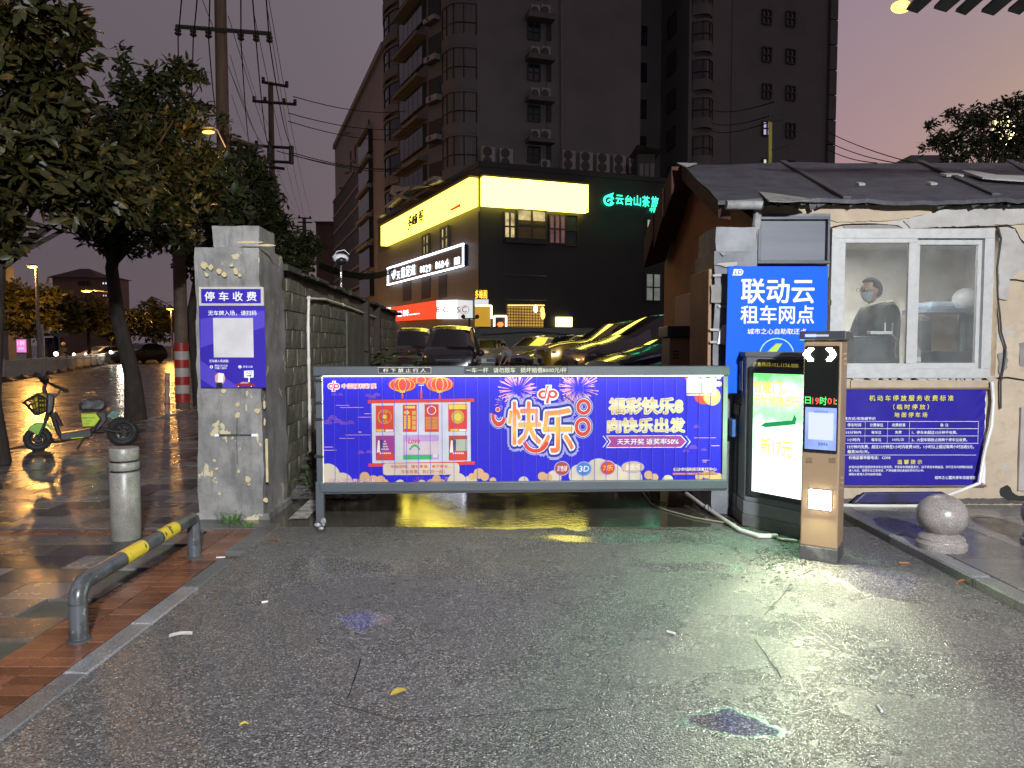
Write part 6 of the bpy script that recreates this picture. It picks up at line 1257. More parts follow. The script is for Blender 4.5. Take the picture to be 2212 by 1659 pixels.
for k in range(6):
    zt_ = at(795, 255 + k * 66, 71.5).z; zl = zt_ - 2.15; q = MB(); q.pb(OP, ua, ub, zl, zt_, .0, .45); wf_ = q.build('window', M_PANEG, t)
    q = MB(); q.pb(OP, ua - .3, ub + .3, zt_ + .0, zt_ + .35, .3, .75); q.build('cornice', M_PALEB, t)
q = MB()
for k in range(5): q.pb(OP, OP.uv(757 + k * 10, 260)[0], OP.uv(757 + k * 10, 260)[0] + .5, zO - 6.2 - 0, zO - 4.0, .0, .15)
q.build('slot_ornament', MC['mullion'] if 'mullion' in MC else mat('slot_dark', (.10, .08, .07)), t)
q = MB(); q.pb(OP, 0, (OB0 - OB1).length, zO, zO + .6, -.4, .3); q.build('cornice', M_PALEB, t)
for x, y in ((757, 285), (772, 345), (757, 370), (744, 402)): q = MB(); q.pxb(OP, x, y, x + 3, y + 7, .2, .8); q.build('open_vent', M_CURT, t)

# far buildings
def farbuilding(px0, px1, py, Y, dep, label, m, roof=None, lits=(), nm='far_building'):
    a, b_ = at(px0, py, Y), at(px1, py, Y); t = thing(nm, label, 'building', (a.x, Y, -.1)); q = MB(); q.bx(a.x, b_.x, Y, Y + dep, -.1, a.z); q.build('wall', m, t)
    P_ = Pl((a.x, Y, 0), (1, 0, 0))
    if roof:
        q = MB(); zr_ = at(px0, roof, Y).z; ov = (b_.x - a.x) * .05; c_ = (a.x + b_.x) / 2; w = (b_.x - a.x) * .10
        q.add([(a.x - ov, Y - 1, a.z), (b_.x + ov, Y - 1, a.z), (b_.x + ov, Y + dep + 1, a.z), (a.x - ov, Y + dep + 1, a.z), (c_ - w, Y + dep / 2, zr_), (c_ + w, Y + dep / 2, zr_)], [(0, 1, 5, 4), (1, 2, 5), (2, 3, 4, 5), (3, 0, 4), (3, 2, 1, 0)]); q.build('roof', mat('far_roof', (.07, .035, .035), None, 1, .8), t)
    for (x0, y0, x1, y1, mm) in lits: window(P_, (x0, y0, x1, y1), t, mm, 2, 1, .15, .12)
    return t
M_FARB = mat('far_beige', (.20, .14, .11), (.25, .17, .14), .3, .8)
farbuilding(113, 216, 600, 120, 5, 'hip roofed beige building beyond the street trees', M_FARB, 577, ((170, 608, 180, 616, M_PANED), (182, 608, 196, 616, M_PANED)))
farbuilding(196, 250, 601, 118, 4, 'beige block with two lit windows beside the hip roofed building', M_FARB, 594, ((221, 609, 232, 615, litw), (222, 636, 232, 641, lity), (245, 612, 250, 622, litw)))
farbuilding(682, 745, 480, 150, 20, 'distant pinkish block beneath the office building edge', mat('far_pink', (.15, .095, .085), None, .3, .8), 472, (), 'far_building')
farbuilding(1968, 2050, 335, 30, 6, 'grey parapet building behind the booth roof under the tree', mat('far_grey', (.15, .14, .15), None, .5, .8))
farbuilding(-30, 12, 575, 60, 1, 'pale building lit at its corner seen between the left trees', M_PALEB, None, ((0, 582, 10, 596, lity),))

# ================================================================== POLES AND WIRES
def crossarm_pole(px, Y, ztop, r, label, arms, grp='wooden utility poles', mt=M_WOOD):
    b_ = at(px, 745, Y); b_.z = -.1; t = thing('utility_pole', label, 'utility pole', b_, grp)
    q = MB(); q.tube([b_, V((b_.x, Y, ztop * .5)), V((b_.x, Y, ztop))], [r, r * .9, r * .72], 14); q.build('pole', mt, t, True)
    out = []
    for (x0, y0, x1, y1, ins) in arms:
        a, c = at(x0, y0, Y - r * 1.1), at(x1, y1, Y - r * 1.1 + .0); q = MB(); q.tube([a, c], .05 if Y < 25 else .06, 4); q.build('crossarm', M_IRON, t)
        for f, up in ins:
            p = a + (c - a) * f; q = MB(); s = 1 if up else -1
            q.lathe(p + V((0, 0, .03 * s if up else -.20)), [(.03, 0), (.075, .03), (.075, .06), (.04, .08), (.075, .11), (.06, .16)], 10); q.build('insulator', M_IRON, t, True); out.append(p + V((0, 0, .18 * s if up else -.2)))
    return t, out
t1, i1 = crossarm_pole(491, 17, 13.5, .155, 'nearest tall wooden utility pole rising behind the trees', [(380, 57, 586, 73, [(.02, 0), (.18, 0), (.34, 0), (.68, 0), (.84, 0), (.98, 0)])])
tp2 = lambda x, y: zj(x, y)
def zp2(a, b_, c, d): return (*zj(a, b_), *zj(c, d))
t2_, i2 = crossarm_pole(594, 30, at(594, 178, 30).z, .14, 'second utility pole with transformer arms beyond the trees', [(*zj(795, 595), *zj(985, 628), [(.05, 1), (.95, 1)]), (*zj(728, 733), *zj(1045, 758), [(.03, 1), (.28, 1), (.72, 1), (.97, 1)]), (*zj(640, 1050), *zj(1025, 1075), [(.3, 1), (.55, 1)]), (*zj(640, 1160), *zj(1025, 1180), []), (*zj(700, 1195), *zj(960, 1225), []), (*zj(640, 1085), *zj(740, 1090), [])])
for x in (690, 850, 1008):
    a, b_ = at(*zj(x, 1060), 29.7), at(*zj(x, 1190), 29.7); q = MB(); q.tube([a, b_], .10, 8); q.build('fuse_body', M_IRON, t2_, True)
t3_, i3 = crossarm_pole(661, 61, at(661, 470, 61).z, .2, 'farthest utility pole, small above the far end of the block wall', [(*zj(1055, 1580), *zj(1155, 1585), [(.1, 1), (.9, 1)]), (*zj(1055, 1612), *zj(1160, 1615), []), (*zj(1025, 1640), *zj(1100, 1645), [])])
q = MB(); q.tube([at(*zj(595, 1010), 18), at(*zj(760, 1062), 27), at(*zj(800, 1062), 29.5)], .05, 6); q.build('brace', M_WOOD, t2_)
def wire(a, b_, r=.018, sag=.2, n=10, m=None, q=None):
    a = V(a); b_ = V(b_); pts = [a + (b_ - a) * (i / n) + V((0, 0, -4 * sag * (i / n) * (1 - i / n))) for i in range(n + 1)]
    q = q or MB(); q.tube(pts, r, 4, cap=False); return q
M_CAB = mat('black_cable', (.012, .011, .012), None, 3, .9, spec=.05); M_CAB2 = mat('bare_wire', (.16, .13, .13), None, 3, .8, spec=.1)
ends = [zj(195, 1290), zj(250, 1290), zj(470, 800), zj(703, 1040), zj(840, 1045), zj(1012, 1062)]
tops = [zj(222, 0), zj(335, 0), zj(420, 0), zj(641, 0), zj(718, 0), zj(818, 0)]
ordn = ('first', 'second', 'third', 'fourth', 'fifth', 'sixth')
for k in range(6):
    q = MB(); p = i1[k]; e = at(*ends[k], (24, 24, 25, 29.6, 29.6, 29.6)[k]); wire(p, e, .013, .5, q=q)
    tpk = at(tops[k][0], tops[k][1] - 40, 13.5); wire(p, tpk, .013, .05, q=q)
    one(q, 'power_line', M_CAB, f'{ordn[k]} from the left of the black cables hanging from the near crossarm', 'cable', 'black power cables', loc=p)
lines = [((363, 0), (1065, 1600)), ((550, 115), (1035, 1500)), ((735, 90), (1080, 1560)), ((820, -20), (1110, 1590)), ((845, 0), (1150, 1550)), ((565, 400), (830, 1050)), ((570, 530), (860, 1050)), ((575, 690), (770, 1000)), ((610, 230), (900, 960))]
for k, (a, b_) in enumerate(lines):
    one(wire(at(*zj(*a), 15 + k * .3), at(*zj(*b_), 58 if b_[1] > 1400 else 40), .006 if b_[1] < 1400 else .008, .6), 'overhead_wire', M_CAB2, 'thin pale bare wire slanting behind the near pole, ' + ('first', 'second', 'third', 'fourth', 'fifth', 'sixth', 'seventh', 'eighth', 'ninth')[k] + ' of nine from the left', 'wire', 'thin bare wires running to the farthest pole')
for k, (a, b_) in enumerate((((1020, 700), (1843, 805)), ((985, 820), (1843, 930)), ((985, 880), (1843, 1010)), ((1020, 1110), (1843, 1215)), ((1020, 1125), (1843, 1235)), ((900, 1095), (1843, 1225)))):
    one(wire(at(*zj(*a), 29.6), at(*zj(*b_), 48), .018, .3), 'power_line', M_CAB, 'black cable running right from the second pole across the tower, ' + ('topmost', 'second from top', 'third from top', 'fourth from top', 'fifth from top', 'lowest')[k] + ' of six', 'cable', 'cables from the second pole to the tower')
one(wire(at(1788, 285, 30), at(1975, 352, 24), .016, .1), 'power_line', M_CAB, 'upper cable against the pink sky right of the tower', 'cable'); one(wire(at(1788, 306, 30), at(1935, 352, 24), .016, .1), 'power_line', M_CAB, 'middle cable against the pink sky right of the tower', 'cable'); one(wire(at(1788, 323, 30), at(1895, 352, 24), .016, .1), 'power_line', M_CAB, 'lowest cable against the pink sky right of the tower', 'cable')
q = MB()
for k in range(6): wire(at(690, 567 + k * 2.5, 22), at(850, 578 + k * 2.2, 34), .02, .3, q=q)
one(q, 'cable_bundle', M_CAB, 'sagging bundle of black cables above the block wall', 'cable')
b_ = at(1664, 745, 16); b_.z = 0; t = thing('utility_pole', 'yellow lit slim pole with wires behind the booth roof', 'utility pole', b_)
q = MB(); q.tube([b_, at(1664, 262, 16)], [.05, .04], 8); q.build('pole', mat('yellow_lit_pole', (.30, .26, .04), None, 4, .6), t, True)  # the yellow light falling on this pole is painted as its colour
q = MB(); [MB().tube([at(*a, 15.95), at(*b_, 15.95)], .02, 6).build('crossarm', M_IRON, t) for a, b_ in (((1664, 262), (1668, 230)), ((1664, 262), (1692, 258)), ((1668, 323), (1703, 313)))]
for k, (a, b_) in enumerate((((790, 580), (440, 625)), ((780, 655), (440, 700)), ((780, 690), (440, 745)))): one(wire(at(*zu(*a), 16), at(*zu(*b_), 40), .014, .15), 'power_line', M_CAB, ('upper', 'middle', 'lower')[k] + ' thin wire running left from the yellow lit slim pole', 'cable')
# striped pole by the road
b_ = gnd(395, 883, -.02); t = thing('striped_pole', 'thick concrete pole with red and white bands beside the road', 'pole', b_); M_RB = mat('band_red', (.42, .03, .022), None, 3, .45); M_WB = mat('band_white', (.50, .46, .42), None, 3, .5)
Yp = b_.y; q = MB(); q.tube([b_, V((b_.x, Yp, 6.2))], [.155, .135], 18); q.build('shaft', mat('pole_concrete', (.16, .11, .08), (.10, .07, .05), 3, .8), t, True)
ys = [786, 844, 902, 960, 1020, 1078, 1135, 1195]
for k in range(7): z1, z0 = at(395, zf(0, ys[k])[1], Yp - .15).z, at(395, zf(0, ys[k + 1])[1], Yp - .15).z; q = MB(); q.tube([V((b_.x, Yp, z0)), V((b_.x, Yp, z1))], .162, 18); q.build('band', M_WB if k % 2 else M_RB, t, True)
b_ = gnd(361, 893); t = thing('marker_post', 'slim white plastic post with red bands and black lettering by the striped pole', 'post', b_); h = at(365, 806, b_.y).z; tip = V((b_.x + .03, b_.y, h))
q = MB(); q.tube([b_, tip], .05, 12); q.build('shaft', mat('post_white', (.38, .30, .25), None, 3, .5), t, True)
for f in (.22, .78): q = MB(); q.tube([b_ + (tip - b_) * f, b_ + (tip - b_) * (f + .05)], .053, 12); q.build('red_band', M_RB, t, True)
# ================================================================== ROAD: MEDIAN FENCE, CARS, FAR SHELTER
M_FENCE = mat('fence_white', (.36, .34, .33), None, 3, .5); M_FBASE = mat('fence_foot', (.06, .035, .02), None, 4, .7)
fd = V((-.36, .933, 0)).normalized(); fb = [at(x, 745, Y) for x, Y in ((20, 32.3), (50, 35), (86, 37.8), (118, 40.6), (141, 43.4), (164, 46.2), (184, 49), (202, 51.8), (218, 54.6), (233, 57.4))]
for p in fb: p.z = -.09
f0_ = V((-22.0, 32.0, -.09)); t = thing('median_fence', 'white slatted median fence on black feet running down the wet road', 'fence', f0_)
FP_ = Pl(f0_, fd)
n_post = 13
for k in range(n_post):
    u = 2.75 * k; c = FP_.pt(u, 0)
    q = MB(); q.pb(FP_, u - .04, u + .04, 0, .95, -.04, .04); q.build('post', M_FENCE, t)
    q = MB(); q.lathe(c, [(.34, 0), (.30, .05), (.12, .13), (.08, .2)], 10); q.build('foot', M_FBASE, t)
    if k < n_post - 1:
        q = MB()
        for v_ in (.12, .72, .84): q.pb(FP_, u + .04, u + 2.71, v_, v_ + .05, -.02, .02)
        q.build('rail', M_FENCE, t)
        q = MB()
        for i in range(22): x = u + .1 + i * .122; q.pb(FP_, x, x + .035, .14, .86, -.012, .012)
        q.build('picket', M_FENCE, t)['kind'] = 'stuff'
# the tall marker on the fence and the white sheet barrier farther on
b_ = at(92, 745, 39); b_.z = -.09; t = thing('sign_post', 'slim pale post rising above the median fence', 'post', b_); q = MB(); q.tube([b_, at(90, 700, 39)], .07, 8); q.build('pole', M_FENCE, t)
q = MB(); a, b_ = at(301, 766, 76), at(384, 757, 112); PB = Pl((a.x, a.y, -.09), (b_ - a).xy.to_3d()); Lb = ((b_ - a).xy).length
t = thing('sheet_barrier', 'white solid sheet barrier curving along the far road', 'barrier', (a.x, a.y, -.09))
for k in range(12): q = MB(); q.pb(PB, Lb * k / 12 + .05, Lb * (k + 1) / 12, .05, 1.35, -.04, .04); q.build('panel', mat('sheet_white', (.33, .28, .25), None, 1, .5), t)
text(PB, '福元路改造', (318, 755, 366, 762), M_WHITE, t, .06, .02)
b_ = gnd(52, 764, -.09); Ys = 50
t = thing('advert_light_box', 'small magenta lit advertisement board across the road', 'light box', (at(50, 745, Ys).x, Ys, -.09)); SPn = Pl((at(50, 745, Ys).x, Ys, 0), (1, 0, 0))
q = MB(); q.pxb(SPn, 41, 732, 63, 764, 0, .25); q.build('case', M_STEELD, t); q = MB(); q.pxb(SPn, 42.3, 733.5, 61.5, 761, .25, .28); q.build('lit_face', emit('magenta_face', (1, .25, .72), 1.0), t)
text(SPn, '1折', (44, 736, 60, 746), emit('pale_letters_lit', (1, .75, .95), 1.1), t, .3, .03); rect(SPn, (46, 750, 58, 755), emit('cyan_print', (.55, .75, 1), .9), t, .3, 'product_print')
t = thing('bus_shelter', 'dark bus shelter behind the magenta board', 'shelter', (at(80, 745, 52).x, 52, -.09)); q = MB(); q.bx(at(60, 745, 52).x, at(112, 745, 52).x, 52, 54, 2.1, 2.3); q.build('roof', M_STEELD, t)
for x in (63, 109): q = MB(); q.tube([V((at(x, 745, 52).x, 53, -.09)), V((at(x, 745, 52).x, 53, 2.1))], .06, 6); q.build('post', M_STEELD, t)
q = MB(); q.bx(at(66, 745, 52).x, at(106, 745, 52).x, 53.6, 53.7, .3, 2.0); q.build('back_panel', M_PANED, t)

# ------------------------------------------------------------------ cars
KIND = {
 'sedan': dict(L=4.7, W=1.82, prof=[(0, .28, .60, .62, .74), (.08, .24, .68, .72, .86), (.4, .22, .76, .82, .95), (1.05, .22, .88, .96, 1), (1.35, .22, .92, 1.03, 1), (2.05, .22, .95, 1.38, 1), (2.6, .22, .96, 1.46, 1), (3.3, .22, .97, 1.42, 1), (4.0, .22, .99, 1.14, .98), (4.45, .24, .98, 1.05, .93), (4.66, .3, .85, .95, .84), (4.7, .4, .7, .8, .8)], ws=(1.35, 2.05), rw=(3.3, 4.0), side=(1.75, 3.6), wr=.33),
 'suv': dict(L=4.75, W=1.95, prof=[(0, .35, .78, .82, .80), (.06, .28, .92, .98, .90), (.35, .26, 1.02, 1.08, .97), (1.05, .26, 1.08, 1.16, 1), (1.4, .26, 1.10, 1.20, 1), (2.05, .26, 1.12, 1.62, 1), (2.6, .26, 1.13, 1.73, 1), (3.6, .26, 1.14, 1.70, 1), (4.3, .28, 1.14, 1.58, .97), (4.65, .35, 1.05, 1.2, .93), (4.75, .45, .9, 1.0, .9)], ws=(1.4, 2.05), rw=(4.3, 4.65), side=(1.75, 4.2), wr=.37),
 'mpv': dict(L=5.1, W=1.88, prof=[(0, .32, .72, .76, .76), (.06, .26, .84, .9, .88), (.35, .24, .94, 1.02, .96), (.95, .24, 1.04, 1.16, 1), (1.2, .24, 1.06, 1.22, 1), (2.1, .24, 1.10, 1.68, 1), (2.8, .24, 1.10, 1.79, 1), (4.2, .24, 1.10, 1.77, 1), (4.8, .26, 1.08, 1.6, .97), (5.05, .35, 1.0, 1.1, .93), (5.1, .45, .8, .9, .9)], ws=(1.2, 2.1), rw=(4.8, 5.05), side=(1.6, 4.7), wr=.34),
 'van': dict(L=4.3, W=1.62, prof=[(0, .35, .80, .86, .86), (.05, .28, .95, 1.05, .94), (.35, .25, 1.08, 1.20, .99), (.55, .25, 1.12, 1.28, 1), (1.15, .25, 1.15, 1.80, 1), (1.6, .25, 1.15, 1.93, 1), (3.6, .25, 1.15, 1.92, 1), (4.1, .25, 1.15, 1.85, .98), (4.28, .3, 1.1, 1.3, .96), (4.3, .4, .9, 1.0, .95)], ws=(.55, 1.15), rw=(4.1, 4.28), side=(.95, 3.9), wr=.30)}
def lerp_prof(pr, x):
    for a, b_ in zip(pr, pr[1:]):
        if x <= b_[0]: f = (x - a[0]) / (b_[0] - a[0]); return [p + (q_ - p) * f for p, q_ in zip(a, b_)]
    return list(pr[-1])
M_LAMPC = mat('headlamp_clear', (.40, .42, .45), (.15, .15, .17), 30, .12, spec=.9); M_CGL = mat('car_glass', (.012, .014, .014), None, 1, .04, spec=1); M_RIM = mat('wheel_rim', (.35, .35, .36), None, 3, .3, metal=.8)
def car(kind, label, loc, heading, paint, lights=None, cat='car', group='cars in the parking yard', rear=False):
    K = KIND[kind]; L_, W = K['L'], K['W']; t = thing('van' if kind == 'van' else 'parked_car', label, cat, loc, group, heading)   # local: nose at x=0 pointing -x
    xs = sorted(set([p[0] for p in K['prof']] + [i * L_ / 26 for i in range(27)])); st = []
    for x in xs:
        _, z0, zb_, zr_, wf = lerp_prof(K['prof'], x); w = W / 2 * wf; hg = max(0, zr_ - zb_ - .12); wr = w * (.92 - .22 * min(1, hg / .5) - 0); lo = max(z0, .28)
        st.append([(-w * .93, z0), (-w, lo + .12), (-w * 1.0, zb_ - .16), (-w * .965, zb_), (-wr, zr_ - .035), (-wr * .75, zr_), (0, zr_ + .015), (wr * .75, zr_), (wr, zr_ - .035), (w * .965, zb_), (w, zb_ - .16), (w, lo + .12), (w * .93, z0)])
    body, ws, rw, sd = MB(), MB(), MB(), MB(); w0, w1 = K['ws']
    cv = lambda x, j: x - {5: .09, 6: .14, 7: .09}.get(j, 0) * max(0, min(1, (x - w0 + .5) / .5)) * max(0, min(1, (w1 + .9 - x) / .9))
    allv = [[(cv(x, j), p[0], p[1]) for j, p in enumerate(s)] for x, s in zip(xs, st)]
    def tgt(i, j):
        xm = (xs[i] + xs[i + 1]) / 2
        if j in (5, 6) or (j in (4, 7) and False):
            if K['ws'][0] < xm < K['ws'][1]: return ws
            if K['rw'][0] < xm < K['rw'][1]: return rw
        if j in (3, 8) and K['side'][0] < xm < K['side'][1]: return sd
        return body
    for i in range(len(xs) - 1):
        for j in range(12):
            a, b_, c, d = allv[i][j], allv[i + 1][j], allv[i + 1][j + 1], allv[i][j + 1]; m_ = tgt(i, j)
            if m_ is body: m_.add([a, b_, c, d], [(3, 2, 1, 0)])
            else:
                off = V((0, 0, 0)); m_.add([a, b_, c, d], [(3, 2, 1, 0)])
    body.add(allv[0], [tuple(range(13))]); body.add(allv[-1], [tuple(range(13))[::-1]])
    def wm(o, m_):
        bm = bmesh.new(); bm.from_mesh(o.data); bmesh.ops.remove_doubles(bm, verts=bm.verts, dist=.002); bmesh.ops.recalc_face_normals(bm, faces=bm.faces); bm.to_mesh(o.data); bm.free()
        o.data.polygons.foreach_set('use_smooth', [True] * len(o.data.polygons)); o.data.set_sharp_from_angle(angle=R(32))
    o = body.build('body', paint, t, local=True); wm(o, 0)
    for m_, nm in ((ws, 'windscreen'), (rw, 'rear_window'), (sd, 'side_window')): o = m_.build(nm, M_CGL, t, local=True); wm(o, 0)
    for xb in (.5,):
        xx = K['side'][0] + (K['side'][1] - K['side'][0]) * xb
        for s in (-1, 1):
            _, z0, zb_, zr_, wf = lerp_prof(K['prof'], xx); w = W / 2 * wf; hg = max(0, zr_ - zb_ - .12); wr = w * (.92 - .22 * min(1, hg / .5)); q = MB(); q.tube([(xx, s * w * .97, zb_), (xx, s * (wr + .005), zr_ - .03)], .035, 5); q.build('door_pillar', paint, t, local=True)
    r = K['wr']
    for x in (.85 if kind != 'van' else .65, L_ - .95):
        for s in (-1, 1):
            q = MB(); q.lathe((x, s * (W / 2 - .19), r), [(r * .6, 0), (r * .97, .01), (r, .05), (r, .17), (r * .97, .20), (r * .62, .205)], 24, ax=(0, s, 0)); wh = q.build('wheel', M_RUBB, t, True, local=True)
            q = MB(); q.lathe((x, s * (W / 2 + .002), r), [(r * .62, 0), (r * .55, .008), (r * .12, .004)], 10, ax=(0, s, 0)); q.build('rim', M_RIM, wh, local=True)
    _, z0, zb_, zr_, wf = lerp_prof(K['prof'], .12); w = W / 2 * wf
    for s in (-1, 1):
        q = MB(); q.ball((.17, s * w * .80, zb_ - .10), .16, .20, .085, 12, 8); hl = q.build('headlight', M_LAMPC if not lights else lights, t, True, local=True)
        q = MB(); lr = 1 if not lights else 2.6; q.ball((.06 if not lights else -.06, s * w * .80, zb_ - (.10 if not lights else -.02)), .05, .055 * lr, .055 * lr, 10, 8); q.build('lamp_bulb', M_CHROME if not lights else lights, hl, True, local=True)
        q = MB(); q.ball((K['ws'][0] + .45, s * (W / 2 + .09), zb_ + .08 if kind != 'van' else zb_ + .12), .07, .12, .10, 10, 8); q.build('mirror', paint if kind != 'van' else M_BLACK, t, True, local=True)
        q = MB(); q.ball((L_ - .1, s * W / 2 * .78, zb_ - .1), .1, .14, .07, 10, 6); q.build('tail_light', mat('tail_red', (.35, .01, .01), None, 3, .2), t, True, local=True)
    q = MB()
    for k in range(5): q.c(.03, 0, zb_ - .20 + k * .035, .05, w * .95, .014)
    q.build('grille', M_CHROME, t, local=True)
    q = MB(); q.c(.045, 0, zb_ - .13, .03, w * .98, .20); q.build('grille_back', M_BLACK, t, local=True)
    q = MB(); q.c(.0, 0, z0 + .16, .06, W * .62, .12); q.build('lower_intake', M_BLACK, t, local=True); q = MB(); q.c(-.02, 0, z0 + .32, .02, .44, .13); q.build('number_plate', mat('plate_blue', (.015, .025, .08), None, 3, .4), t, local=True)
    return t
def paint(n, c, metal=.2, r=.22): return mat('paint_' + n, c, tuple(x * .95 for x in c), 3, r, metal=metal, coat=1.0)
def yz(Y, x=-1.8): return zf_(Y, x)
a = at(969, 745, 21.5); car('van', 'black microbus facing the barrier with pale roof rails', (a.x, 21.2, yz(21)), R(90), paint('black', (.012, .012, .016)), cat='van')
a = at(888, 745, 26); car('van', 'dark brown microbus half hidden behind the black one', (a.x, 25.5, yz(25)), R(92), paint('brown', (.07, .035, .03)), cat='van')
a = at(1068, 745, 30.5); car('sedan', 'white saloon car beside the black microbus', (a.x - .1, 30.2, yz(30, -.5)), R(96), paint('white', (.42, .41, .40)))
a = at(1150, 745, 31); car('sedan', 'white saloon car with its nose turned left behind the crouching person', (a.x - .75, 28.8, yz(30, 1)), R(62), paint('white2', (.38, .37, .36)))
a = at(1190, 745, 25.5); car('sedan', 'silver saloon between the white car and the yellow one', (at(1122, 745, 25).x, 25.2, yz(25, 1.5)), R(25), paint('silver', (.24, .24, .23), .5))
car('suv', 'mustard yellow off-road car facing left in the yard', (at(1167, 745, 21).x, 20.8, yz(21, 2.2)), R(13), paint('mustard', (.42, .27, .02)))
car('mpv', 'grey people carrier with a long windscreen facing left', (at(1236, 745, 17.4).x, 17.2, yz(17.5, 3)), R(18), paint('grey', (.16, .155, .15), .4))
car('sedan', 'dark blue saloon with chrome grille facing left', (at(1290, 745, 13.8).x, 13.6, yz(13.6, 3)), R(18), paint('blue', (.012, .016, .06), .3))
car('sedan', 'dark red hatch nearest the booth, only its bonnet showing', (at(1376, 745, 11.4).x, 11.2, yz(11.4, 3)), R(22), paint('darkred', (.10, .02, .012), .3))
a = at(1240, 745, 29); car('suv', 'brown boxy car behind the mustard off-road car', (at(1200, 745, 29).x, 29.5, yz(29, 3)), R(10), paint('umber', (.10, .085, .07)))
HLW = emit('headlamp_on', (1, .92, .75), 9); HLG = emit('headlamp_on_green', (.85, 1, .88), 10)
car('sedan', 'pale saloon with headlights on beyond the median fence', (at(187, 745, 66).x, 65, -.09), R(75), paint('pale', (.35, .33, .32)), lights=HLW, group='cars driving on the road')
car('suv', 'dark car with greenish white headlights right behind the tree trunk', (at(262, 745, 62).x, 61.5, -.09), R(75), paint('dark', (.03, .03, .03)), lights=HLG, group='cars driving on the road')
car('sedan', 'white car seen between the striped pole and the left gate pillar', (at(420, 745, 78).x - 3.2, 78, -.09), R(180), paint('white3', (.4, .38, .36)), group='cars driving on the road')
for x, Y in ((187, 64), (262, 60)): light('lamp_light', 'SPOT', at(x, 760, Y), 260, (1, .9, .7), tgt=at(x, 760, Y) + V((4, -22, -1.6)), size=.3, spot_size=R(70))
# roof rails of the van
# ------------------------------------------------------------------ people
M_SK = mat('skin', (.42, .25, .18), (.36, .20, .14), 12, .5); M_HAIR = mat('black_hair', (.012, .011, .010), None, 30, .85, spec=.08); M_OLIVE = mat('olive_jacket', (.055, .062, .05), (.04, .045, .036), 10, .8, bump=.8, bs=22, bd=.012)
M_JEAN = mat('dark_trousers', (.02, .022, .03), None, 10, .8)
def head_v(c, face, k=1.0, grow=0, keep=None, seg=30, rg=22):
    """a head: narrow jaw, nose, brow and eye hollows, ears; cranium centre c, looking along face"""
    face = V(face).normalized(); side = face.cross(V((0, 0, 1))).normalized(); up = side.cross(face); q = MB(); q.ball((0, 0, 0), 1, 1, 1, seg, rg); g = lambda a, b_, w: math.exp(-((a - b_) / w) ** 2); vs = []; ds = []
    for x, y, z in q.v:
        f, s_, u = x, y, z; ds.append((f, s_, u)); jaw = max(0, -u - .1)
        rf = .098 * (1 - .10 * jaw) + (.012 * jaw if f > 0 else -.03 * jaw); rs = .076 * (1 - .38 * jaw); ru = .118
        F = f * rf; S_ = s_ * rs; U = u * ru
        if f > 0: F += .022 * g(s_, 0, .16) * g(u, -.16, .16) * f - .009 * g(abs(s_), .36, .16) * g(u, .05, .14) + .006 * g(u, .22, .12) + .006 * g(s_, 0, .3) * g(u, -.48, .09)
        S_ += (1 if s_ > 0 else -1) * .016 * g(f, -.05, .16) * g(u, -.05, .22)
        vs.append(c + (face * F + side * S_ + up * U) * (k * (1 + grow)))
    fs = q.f if keep is None else [p for p in q.f if all(keep(*ds[i]) for i in p)]
    return vs, fs, (face, side, up)
def head_parts(c, face, parent, k=1.0, mask=False, glasses=False):
    vs, fs, (f_, s_, u_) = head_v(c, face, k, .07, lambda f, s, u: u > .55 or (f < .05 and u > -.45) or (f < .3 and abs(s) > .8 and u > .1)); MB().add(vs, fs).build('hair', M_HAIR, parent, True, local=True).modifiers.new('s', 'SOLIDIFY').thickness = .008
    if mask: vs, fs, _ = head_v(c, face, k, .05, lambda f, s, u: f > .15 and -.85 < u < -.12); MB().add(vs, fs).build('face_mask', mat('mask_blue', (.42, .48, .56)), parent, True, local=True)
    for s in (-1, 1):
        e = c + (f_ * .088 + s_ * s * .032 + u_ * .008) * k; q = MB(); q.ball(e, .011 * k, .011 * k, .008 * k, 8, 6); q.build('eye', M_WHITE, parent, True, local=True); q = MB(); q.ball(e + f_ * .008 * k, .006 * k, .006 * k, .006 * k, 8, 6); q.build('pupil', M_HAIR, parent, True, local=True)
        if glasses: q = MB(); g0 = c + f_ * .112 * k + u_ * .008 * k; q.tube([g0 + s_ * (s * .033 + .026 * math.cos(a * .5236)) + u_ * .018 * math.sin(a * .5236) for a in range(13)], .0025, 5); q.tube([g0 + s_ * s * .06, c + s_ * s * .082], .002, 4); q.build('glasses', M_BLACK, parent, True, local=True)
def add_head(o, c, face, k=1.0, vox=.009):      # weld the head into the body so that it stays one surface
    vs, fs, _ = head_v(c, face, k); bm = bmesh.new(); bm.from_mesh(o.data); nv = [bm.verts.new(v) for v in vs]; [bm.faces.new([nv[i] for i in f]) for f in fs]; bm.to_mesh(o.data); bm.free()
    m_ = o.modifiers.new('r', 'REMESH'); m_.mode = 'VOXEL'; m_.voxel_size = vox; dg = bpy.context.evaluated_depsgraph_get(); me = bpy.data.meshes.new_from_object(o.evaluated_get(dg)); o.modifiers.clear(); me.polygons.foreach_set('use_smooth', [True] * len(me.polygons)); o.data = me; return o
